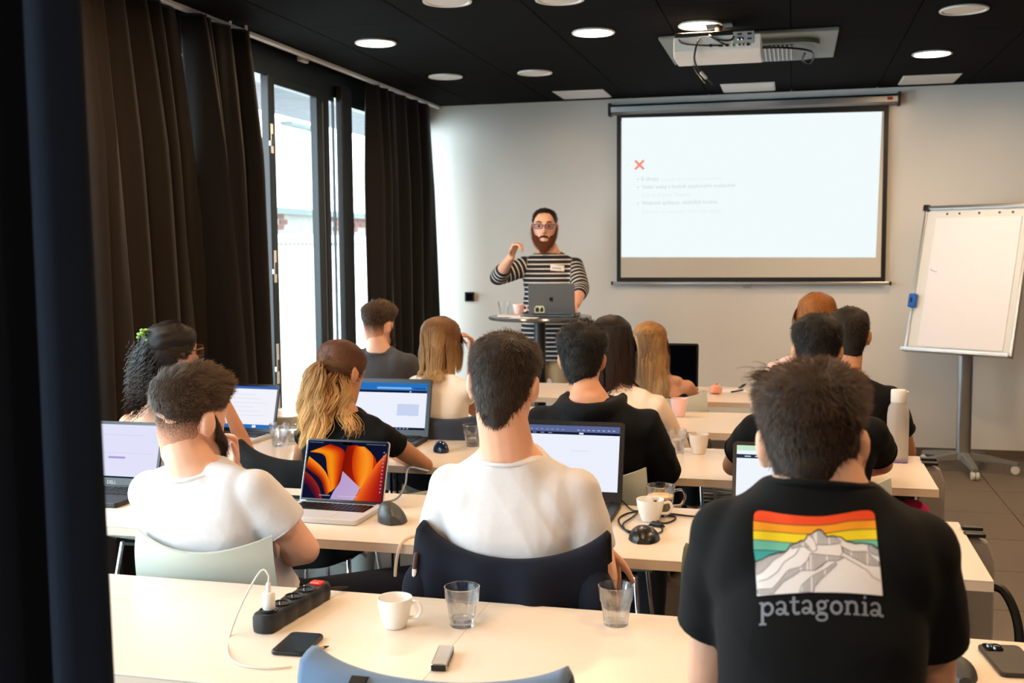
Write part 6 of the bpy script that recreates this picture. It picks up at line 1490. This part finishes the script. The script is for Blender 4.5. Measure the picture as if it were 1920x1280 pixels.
h3 = hair_mat('hair_brown_matte', (38, 28, 21), (96, 74, 56), 0.45)
fz = lambda V: np.clip((V[:, 2] + 0.055) / 0.095, 0, 1)
def comb3(P, N, d):
    up = np.clip((P[:, 2] - 0.045) / 0.05, 0, 1)[:, None]
    return unit(d * (1 - 0.75 * up) + np.array([0.05, 0.9, 0.25]) * 0.75 * up)
short_hair(P3, h3, cap_m=fade_mat('fade_brown', (52, 38, 29), (206, 152, 126), 0.36, 0.85), top=0.020, side=0.0012, n=14000, L=(0.018, 0.036), lift=0.24, width=0.0010, comb=comb3, crown=(0, -0.085, 0.085), seed=33, fuzz=0.6, along=None, side_len=0.10, zfade=lambda P: 0.012 + 0.02 * (P[:, 1] > 0.02))
beard(P3, hair_mat('beard_dark', (30, 21, 16), (62, 42, 30), 0.35), drop=0.010, th=0.012, n=2200, L=0.014)
chair(A(356, 1010, 2.53)[0], 2.81, 0.03, 'off white chair with chrome struts carrying the left man in white')
bracelet = MB(); w_ = P3.arm['l'][2]
bracelet.tube([w_ - P3.B + np.array([0.034 * math.cos(a), 0.034 * math.sin(a), -0.005 + 0.004 * math.cos(a)]) for a in np.linspace(0, 2 * PI, 22, endpoint=False)], 0.004, 6, closed=True); bracelet.build('bracelet', M['cable_black'], P3.root, smooth=True)

# ------------------------------------------------------------------ 4. curly haired woman
S = A(300, 795, 3.82); H = np.array([S[0], 3.90, 0.57])
P2 = person('curly haired woman with glasses and a green hair clip in a sleeveless black top', A(322, 668, 3.86), S, H, 'f', -0.1, -0.42, -0.02, 0.0, 1.02, 1.0, 0.15, 'tan', 'tank', C_BLACK, 'none', C_DARK,
    arms={'r': (A(466, 852, 4.12), A(420, 748, 4.10))}, hands={'r': {'dir': (-0.3, -0.2, 1.0), 'palm': (-0.9, -0.3, 0), 'curl': (0.9, 0.8, 0.5)}}, seed=24)
hc = hair_mat('hair_curly_brown', (20, 12, 9), (48, 31, 23), 0.5, 0.55)
def curly():
    f = P2; rs = np.random.default_rng(6); ang, G = hair_cap(LONG_LINE, 0.016, 0.014, 9, 0.003)
    h = cap_object('hair', G, f.Rh, f.E - f.B, f.sc, hc, f.root, along=lambda V: np.zeros(len(V)))
    tie = np.array([-0.02, -0.118, 0.045]); n = 2600; P0 = sample_cap(G, n, rs, 0.05); k = 9; t = np.linspace(0, 1, k)[None, :, None]
    P = P0[:, None] * (1 - t) + tie * t; q = np.linalg.norm(P / np.array([.0945, .1175, .1425]), axis=2, keepdims=True); P = P / np.minimum(q, 1) + 0.0022 * np.sin(t * 14 + rs.random((n, 1, 1)) * 6) * rs.normal(size=(n, 1, 3)) * t
    strands('hair_strands', (P * f.sc) @ f.Rh.T + f.E - f.B, unit((P) @ f.Rh.T), 0.0018, hc, h)
    # curls falling behind the back
    n = 900; src = np.array([-0.01, -0.118, 0.005]) + rs.normal(size=(n, 3)) * np.array([.030, .012, .030]); v0 = unit(np.array([-0.2, -0.7, -0.8]) + rs.normal(size=(n, 3)) * np.array([0.3, 0.25, 0.15]))
    Pw = (src * f.sc) @ f.Rh.T + f.E; Q = hang(f, Pw, v0 @ f.Rh.T, 0.21 * (0.55 + 0.5 * rs.random(n)), rs, k=30, grav=0.35, body_off=0.04)
    gi = rs.integers(0, 110, n); t = np.linspace(0, 1, 30)[None, :, None]; ph = (rs.random(110) * 6.28)[gi][:, None, None]; fq = (5 + 3 * rs.random(110))[gi][:, None, None]; am = 0.010 * np.clip(t * 4, 0, 1)
    Q = Q * (1 - 0.6 * t) + Q[gi] * 0.6 * t + np.array([-0.02, -0.01, 0]) * t + am * (np.sin(2 * PI * fq * t + ph) * np.array([1, 0.2, 0.3]) + np.cos(2 * PI * fq * t + ph) * np.array([0, 1, 0.4])) + rs.normal(size=(n, 1, 3)) * 0.004
    O = unit(Q - f.E); strands('hair_curls', Q - f.B, O, 0.0026, hc, h, taper=0.6)
curly()
glasses(P2, mat('tortoise_frame', srgb(80, 50, 36), 0.3, noise=0.4, nscale=90), pane_mat('lens_clear', (0.9, 0.88, 0.88), 0.08), r=0.0026, w=0.026, h=0.022)
cl = MB(); rs = np.random.default_rng(8); ctr_ = (np.array([-0.012, -0.108, 0.098]) * P2.sc) @ P2.Rh.T + P2.E - P2.B
for k in range(16): cl.ell(ctr_ + rs.normal(size=3) * 0.010, (0.009, 0.007, 0.006), n=8)
cl.build('hair_clip', mat('clip_green', srgb(112, 146, 52), 0.4, noise=0.4, nscale=200), P2.root, smooth=True, label='green beaded hair clip')
chair(H[0] - 0.02, 3.92, 0.0, 'off white chair carrying the curly haired woman')

# ------------------------------------------------------------------ 5. ponytailed woman writing
S = A(650, 800, 3.80); H = np.array([S[0] - 0.04, 3.90, 0.57])
P4 = person('woman in a black T-shirt with half tied blonde tipped hair, writing on the desk', A(637, 703, 3.86), S, H, 'f', -0.08, -0.30, 0.34, 0.0, 1.03, 1.0, 0.150, 'tan', 'tee', C_BLACK, 'cap', C_LGREY,
    arms={'r': (A(797, 872, 3.98), A(744, 860, 4.18)), 'l': (A(560, 880, 3.95), A(640, 880, 4.2))}, hands={'r': {'dir': (-0.5, 0.7, 0.1), 'palm': (-0.3, 0.1, -1), 'curl': (0.7, 0.7, 0.4)}}, knees={'r': (-1.30, 4.02, 0.60)}, voxel=0.0065, seed=25)
h4 = hair_mat('hair_ombre', (74, 40, 24), (226, 172, 104), 0.4)
def pony():
    f = P4; rs = np.random.default_rng(7); ang, G = hair_cap(LONG_LINE, 0.009, 0.008, 10, 0.0006)
    h = cap_object('hair', G, f.Rh, f.E - f.B, f.sc, h4, f.root, along=lambda V: np.clip(0.1 - V[:, 2] * 1.2, 0, 0.2))
    tie = np.array([0.0, -0.113, 0.012]); n = 3200; P0 = sample_cap(G, n, rs, 0.0); P0 = P0[P0[:, 2] > -0.02]; n = len(P0); k = 9; t = np.linspace(0, 1, k)[None, :, None]
    P = P0[:, None] * (1 - t) + tie * t; q = np.linalg.norm(P / np.array([.0858, .1088, .1338]), axis=2, keepdims=True); P = P / np.minimum(q, 1) + rs.normal(size=(n, 1, 3)) * 0.0008
    strands('hair_strands', (P * f.sc) @ f.Rh.T + f.E - f.B, unit(P @ f.Rh.T), 0.0014, h4, h, along=np.broadcast_to(np.linspace(0.0, 0.12, k)[None], (n, k)))
    for nm, n, src, sg, v0, L_, pull, nc in (('tail_strands', 3600, (0, -0.118, 0.004), (.008, .004, .008), (0, -0.9, -0.5), 0.29, 0.6, 22), ('loose_strands', 1200, None, None, None, 0.20, 0.5, 24)):
        if src is not None:
            s0 = np.array(src) + rs.normal(size=(n, 3)) * np.array(sg); v = unit(np.array(v0) + rs.normal(size=(n, 3)) * np.array([0.42, 0.2, 0.15]))
        else:
            s0 = sample_cap(G, n * 3, rs, 0.0); s0 = s0[(s0[:, 2] < 0.0) & (s0[:, 1] < -0.02)][:n]; n = len(s0); v = unit(np.stack([np.sign(s0[:, 0]) * 0.2, -0.5 + 0 * s0[:, 0], -0.8 + 0 * s0[:, 0]], 1))
        Q = hang(f, (s0 * f.sc) @ f.Rh.T + f.E, v @ f.Rh.T, L_ * (0.7 + 0.45 * rs.random(n)), rs, k=16, grav=0.4, head_off=0.02, body_off=0.032)
        Q, c = lock(Q, rs, nc, pull, 0.016, 1.7, jitter=0.006)
        rc = rs.random(n); O = Q - f.E; O[..., 2] *= 0.1
        strands(nm, Q - f.B, unit(O), 0.0019 * (0.6 + 0.8 * rs.random(n)), h4, h, np.clip(0.55 * rc[c] + 0.45 * rs.random(n), 0, 1), along=np.broadcast_to((0.12 + 0.88 * np.linspace(0, 1, 16) ** 0.75)[None], (n, 16)), taper=0.3)
    tb_ = MB(); c_ = (np.array([0, -0.118, 0.010]) * f.sc) @ f.Rh.T + f.E - f.B
    tb_.tube([c_ + np.array([0.016 * math.cos(a), 0.0, 0.009 * math.sin(a)]) for a in np.linspace(0, 2 * PI, 18, endpoint=False)], 0.003, 6, closed=True); tb_.build('hair_tie', mat('hair_tie_tan', srgb(170, 120, 80), 0.6, noise=0.1), f.root, smooth=True)
pony()
pe = thing('pen', 'blue ballpoint pen in the hand of the ponytailed woman', 'pen', P4.arm['r'][2] + np.array([-0.05, 0.07, 0.0]), 0)
MB().tube([(0.012, 0.01, -0.045), (-0.03, 0.0, 0.075)], 0.0045, 8).build('barrel', mat('pen_blue', srgb(30, 70, 120), 0.3, noise=0.05), pe, smooth=True); MB().tube([(0.018, 0.012, -0.060), (0.012, 0.01, -0.045)], [0.001, 0.0042], 8).build('tip', M['chrome'], pe)
chair(H[0] - 0.10, 3.90, 0.0, 'off white chair under the black jacket, carrying the ponytailed woman')
drape('jacket', 'black jacket hung over the chair of the ponytailed woman', 'jacket', H[0] - 0.10, 3.90, 0.0, 0.23, 0.835, 0.08, 0.40, cloth('jacket_black', (10, 11, 13), sheen=0.02), 42, wide=1.1, amp=0.012, corner=0.01)

# ------------------------------------------------------------------ 6. man in the hoodie
S = A(1112, 790, 3.78); H = np.array([S[0], 3.90, 0.57])
P9 = person('man in a black hoodie with short black hair on the third row', A(1092, 676, 3.86), S, H, 'm', 0.0, 0.06, 0.12, 0.0, 0.99, 1.0, 0.176, 'tan', 'hoodie', C_BLACK, 'long', C_DARK,
    arms={'r': (A(1243, 878, 3.86), A(1150, 878, 4.16)), 'l': (A(985, 880, 3.9), A(1060, 880, 4.2))}, seed=26, fold=1.4, tw=1.05)
short_hair(P9, hair_mat('hair_black_curly', (12, 10, 10), (40, 33, 30), 0.5), top=0.022, side=0.012, n=9000, L=(0.012, 0.020), lift=0.4, width=0.0014, seed=36, lump=0.003, fuzz=1.5, side_len=0.4)
chair(H[0], 3.92, 0.0, 'off white chair carrying the man in the black hoodie')

# ------------------------------------------------------------------ 7. dark haired man in black, third row right
S = A(1524, 805, 3.80); H = np.array([S[0], 3.90, 0.57])
P14 = person('black haired man in a black T-shirt and fuchsia trousers on the third row', A(1532, 662, 3.88), S, H, 'm', 0.0, 0.0, 0.22, 0.02, 0.98, 1.0, 0.186, 'tan', 'tee', C_BLACK, 'short', C_FUCH,
    arms={'l': (A(1374, 872, 3.98), A(1460, 880, 4.25)), 'r': (A(1654, 868, 3.98), A(1590, 880, 4.25))}, knees={'r': (0.44, 4.20, 0.60), 'l': (-0.05, 4.24, 0.53)}, seed=27, fold=1.2)
short_hair(P14, hair_mat('hair_black', (11, 10, 10), (38, 30, 26), 0.5), top=0.017, side=0.009, n=9000, L=(0.012, 0.022), lift=0.24, width=0.0013, seed=37, fuzz=0.8, crown=(0.02, -0.055, 0.10))
chair(A(1552, 900, 3.62)[0], 3.92, 0.0, 'off white chair carrying the man in fuchsia trousers')

# ------------------------------------------------------------------ 8. shaven headed man, fourth row
S = A(1582, 742, 4.80); H = np.array([S[0], 4.92, 0.57])
P13 = person('man with cropped dark hair in a black T-shirt on the fourth row', A(1592, 632, 4.86), S, H, 'm', 0.0, 0.05, 0.05, 0.0, 1.02, 1.0, 0.182, 'tan', 'tee', C_BLACK, 'short', C_DARK, seed=28)
short_hair(P13, hair_mat('hair_cropped', (26, 20, 16), (56, 42, 34), 0.4), top=0.006, side=0.005, n=6000, L=(0.004, 0.008), lift=0.4, width=0.0016, seed=38)
chair(H[0], 4.94, 0.0, 'off white chair carrying the man with cropped dark hair')

# ------------------------------------------------------------------ 9. ginger woman, front row
S = A(1512, 692, 5.84); H = np.array([S[0], 5.96, 0.57])
P12 = person('woman with chin length ginger hair and glasses in a pale pink top', A(1531, 600, 5.90), S, H, 'f', 0.0, 0.35, 0.05, 0.0, 1.05, 1.0, 0.15, 'fair', 'top', C_PINK, 'long', C_DARK, seed=29)
long_hair(P12, hair_mat('hair_ginger', (142, 84, 32), (192, 126, 58), 0.4), 0.15, 2600, 12, 0.0026, 0.002, 1.0, nc=40, pull=0.25, cap_t=0.016)
glasses(P12, M['black_pl'], pane_mat('lens_plain', (0.92, 0.92, 0.92), 0.08), r=0.002)
chair(H[0], 5.98, 0.0, 'off white chair carrying the ginger haired woman')

# ------------------------------------------------------------------ 10. blonde woman, front row
S = A(1232, 722, 5.84); H = np.array([S[0], 5.96, 0.57])
P11 = person('woman with long straight blonde hair and bare shoulders in a black top', A(1218, 652, 5.90), S, H, 'f', 0.0, 0.1, 0.05, 0.0, 1.05, 1.0, 0.158, 'tan', 'tank', C_BLACK, 'none', C_DARK, seed=30)
long_hair(P11, hair_mat('hair_blonde', (146, 104, 58), (184, 158, 122), 0.6), 0.37, 4000, 13, 0.0026, 0.003, 1.2, nc=60, pull=0.45, cap_t=0.016, body_off=0.03, back=1.2, narrow=0.38)
chair(A(1262, 750, 5.7)[0], 5.98, -0.12, 'off white chair carrying the blonde woman')

# ------------------------------------------------------------------ 11. dark haired woman in beige
S = A(1160, 752, 4.80); H = np.array([S[0], 4.92, 0.57])
P10 = person('woman with long dark hair in a beige shirt behind the hoodie', A(1144, 648, 4.88), S, H, 'f', -0.05, -0.1, 0.08, 0.12, 1.03, 1.0, 0.158, 'fair', 'top', C_BEIGE, 'long', C_DARK, seed=44, fold=1.5)
long_hair(P10, hair_mat('hair_dark_straight', (24, 15, 12), (48, 30, 24), 0.4), 0.21, 3400, 14, 0.0024, 0.003, 1.0, nc=40, pull=0.4, cap_t=0.014, body_off=0.028)
chair(H[0], 4.94, 0.0, 'off white chair carrying the woman in the beige shirt')

# ------------------------------------------------------------------ 12. woman in cream
S = A(816, 728, 4.80); H = np.array([S[0] + 0.02, 4.92, 0.57])
P6 = person('woman with light brown shoulder length hair in a cream top, one forearm raised', A(827, 648, 4.88), S, H, 'f', 0.0, -0.12, 0.06, -0.03, 1.03, 1.0, 0.135, 'tan', 'top', C_CREAM, 'cap', C_LGREY,
    arms={'r': (A(888, 768, 4.98), A(884, 668, 5.02))}, hands={'r': {'dir': (0.0, -0.05, 1.0), 'palm': (-0.8, -0.5, 0), 'curl': (0.8, 0.8, 0.4)}}, seed=45, fold=0.8)
long_hair(P6, hair_mat('hair_light_brown', (112, 74, 40), (190, 148, 96), 0.5), 0.16, 3600, 15, 0.0024, 0.003, 1.0, nc=40, pull=0.4, cap_t=0.013, lenvar=0.3, body_off=0.026, narrow=0.15)
wb = MB(); w_ = P6.arm['r'][1] * 0.75 + P6.arm['r'][2] * 0.25 - P6.B
wb.tube([w_ + np.array([0.034 * math.cos(a), 0.034 * math.sin(a), 0]) for a in np.linspace(0, 2 * PI, 20, endpoint=False)], 0.006, 6, closed=True); wb.build('bracelet', M['cable_black'], P6.root, smooth=True)
chair(H[0] + 0.06, 4.94, 0.0, 'off white chair under the dark grey jacket, carrying the woman in cream')
drape('jacket', 'dark grey jacket hung over the chair of the woman in cream', 'jacket', H[0] + 0.06, 4.94, 0.0, 0.225, 0.835, 0.06, 0.34, cloth('jacket_charcoal', (50, 54, 64)), 43, wide=1.06, amp=0.010)

# ------------------------------------------------------------------ 13. man in grey, front row
S = A(714, 676, 5.84); H = np.array([S[0], 5.96, 0.57])
P5 = person('bearded man in a dark grey T-shirt seated by the corner curtain', A(709, 612, 5.90), S, H, 'm', -0.06, -0.22, 0.04, 0.04, 1.04, 1.0, 0.168, 'fair', 'tee', C_GREY, 'short', C_DARK, seed=46, fold=1.6)
short_hair(P5, h3, cap_m=fade_mat('fade_brown_short', (60, 44, 34), (200, 146, 120), 0.36, 0.85), top=0.022, side=0.0015, n=6000, L=(0.016, 0.030), lift=0.28, width=0.0016, comb=comb3, crown=(0, -0.085, 0.085), seed=47, side_len=0.10, zfade=lambda P: 0.010 + 0 * P[:, 1])
beard(P5, hair_mat('beard_brown', (40, 28, 20), (80, 56, 40), 0.35), drop=0.012, th=0.011, n=900, L=0.014)
chair(H[0] + 0.02, 5.98, 0.0, 'off white chair carrying the bearded man in grey')

# ------------------------------------------------------------------ 14. presenter
S = A(1031, 496, 7.45); H = np.array([S[0] - 0.01, 7.47, 0.98])
PRS = person('bearded presenter in a striped top and khaki trousers, standing behind the tall round table', A(1021, 428, 7.43), S, H, 'm', PI + 0.12, PI + 0.18, 0.05, -0.02, 1.10, 1.04, 0.170, 'fair', 'stripe', stripe_mat(), 'three', C_KHAKI,
    arms={'r': (A(934, 519, 7.30), A(958, 482, 7.10)), 'l': (A(1089, 542, 7.32), A(1080, 571, 7.08))}, hands={'r': {'dir': (0.35, -0.25, 0.75), 'palm': (0.6, -0.2, -0.5), 'curl': (1.0, 0.9, 0.4), 'spread': 0.05}, 'l': {'dir': (-0.4, -0.7, -0.1), 'palm': (0, 0, -1)}}, standing=True, voxel=0.006, seed=48, detail=True, lower_shirt=0.09, curve=-0.01, tw=1.08)
BUZZ = ([-180, -145, -125, -90, -55, -35, 0, 25, 45, 60, 90, 120, 135, 155, 180], [.030, -.03, -.06, -.075, -.06, -.03, .030, .030, .070, .094, .100, .094, .070, .030, .030])
hb_ = hair_mat('hair_buzz_brown', (48, 36, 28), (70, 52, 40), 0.3)
short_hair(PRS, hb_, line=BUZZ, top=0.004, side=0.005, n=1500, L=(0.004, 0.008), lift=0.5, width=0.002, seed=49)
bd_ = hair_mat('beard_ginger', (78, 38, 18), (118, 62, 32), 0.35)
beard(PRS, bd_, drop=0.034, th=0.014, n=2200, L=0.020)
glasses(PRS, M['black_pl'], pane_mat('lens_violet', (0.93, 0.90, 1.0), 0.10), r=0.0020, w=0.027, h=0.015)
ey = np.eye(4); ey[:3, :3] = PRS.Rh * PRS.sc; ey[:3, 3] = PRS.E - PRS.B
for q in (-1, 1):
    e_ = MB(); e_.X = ey; e_.ell((q * 0.031, 0.0845, 0.016), (0.012, 0.0112, 0.0062), n=12); eo = e_.build('eye', mat('eye_white', srgb(176, 160, 150), 0.3, noise=0.02), PRS.root, smooth=True)
    e_ = MB(); e_.X = ey; e_.ell((q * 0.031, 0.0935, 0.016), (0.0058, 0.0036, 0.0056), n=10); e_.build('iris', M['black_gl'], eo, smooth=True)
    e_ = MB(); e_.X = ey; e_.tube([(q * 0.016, 0.101, 0.040), (q * 0.033, 0.098, 0.045), (q * 0.050, 0.086, 0.041)], [0.003, 0.0042, 0.002], 8); e_.build('eyebrow', hb_, PRS.root, smooth=True)
# name tag on his chest
sv2 = PRS.shirt_world; bv2 = BVHTree.FromPolygons([tuple(v) for v in sv2], [tuple(p.vertices) for p in PRS.shirt.data.polygons])
def onchest(px, py, off):
    r = CR @ np.array([px - 960.0, py - 640.0, CAM_F]); r = Vector(r / np.linalg.norm(r)); h = bv2.ray_cast(Vector((0, 0, CAM_H)), r)
    return np.array(h[0]) - np.array(r) * off - PRS.B if h[0] is not None else None
tg = MB(); U_ = np.linspace(0, 1, 7); V_ = []
for b in np.linspace(0, 1, 4):
    for a in U_: V_.append(onchest(1032 + 26 * a, 496 + 11 * b + 1.6 * a, 0.006))
if all(v is not None for v in V_):
    tg.add(V_, [(j * 7 + i, j * 7 + i + 1, (j + 1) * 7 + i + 1, (j + 1) * 7 + i) for j in range(3) for i in range(6)]); to = tg.build('name_tag', mat('tag_white', srgb(226, 222, 220), 0.6, noise=0.02), PRS.root, label='white name sticker')
    wr = MB()
    for k in range(6):
        q = [onchest(1036 + 2.8 * k + dx, 501 + 0.16 * k + dy, 0.0085) for dx, dy in ((0, 0), (1.7, 0), (1.7, 2.6), (0, 2.6))]
        if all(v is not None for v in q): wr.add(q, [(0, 1, 2, 3)])
    wr.build('name_scribble', M['grey_pl'], to)

# ------------------------------------------------------------------ empty chairs and coats
chair(A(520, 780, 4.72)[0], 4.99, 0.1, 'empty off white chair by the window end of the fourth row')
chair(A(1420, 1000, 2.6)[0] + 0.09, 2.84, 0.0, 'off white chair under the olive coat on the second row')
drape('coat', 'olive green coat hung over the chair in front of the printed shirt man', 'coat', A(1420, 1000, 2.6)[0] + 0.09, 2.84, 0.0, 0.235, 0.835, 0.10, 0.42, cloth('coat_olive', (78, 74, 46)), 51, wide=1.12, amp=0.014)
cx_ = A(785, 1240, 1.66)[0]
chair(cx_, 1.935, 0.02, 'off white chair under the pale blue coat at the bottom edge')
bc = drape('coat', 'pale blue coat with a black hanging strap over the nearest chair', 'coat', cx_, 1.935, 0.02, 0.232, 0.872, 0.08, 0.46, cloth('coat_pale_blue', (96, 120, 152)), 52, th=0.02, wide=1.0, amp=0.010, corner=0.012, sag=0.0, flare=0.06, dip=0.010)
MB().slab([[(-0.125 + 0.028 * u, -0.2 - 0.0 + y_, z_) for u in (0, 0.5, 1)] for y_, z_ in ((-0.03, 0.864), (-0.072, 0.883), (-0.108, 0.868), (-0.116, 0.82), (-0.125, 0.72))], 0.006).build('hanging_strap', M['black_pl'], bc)
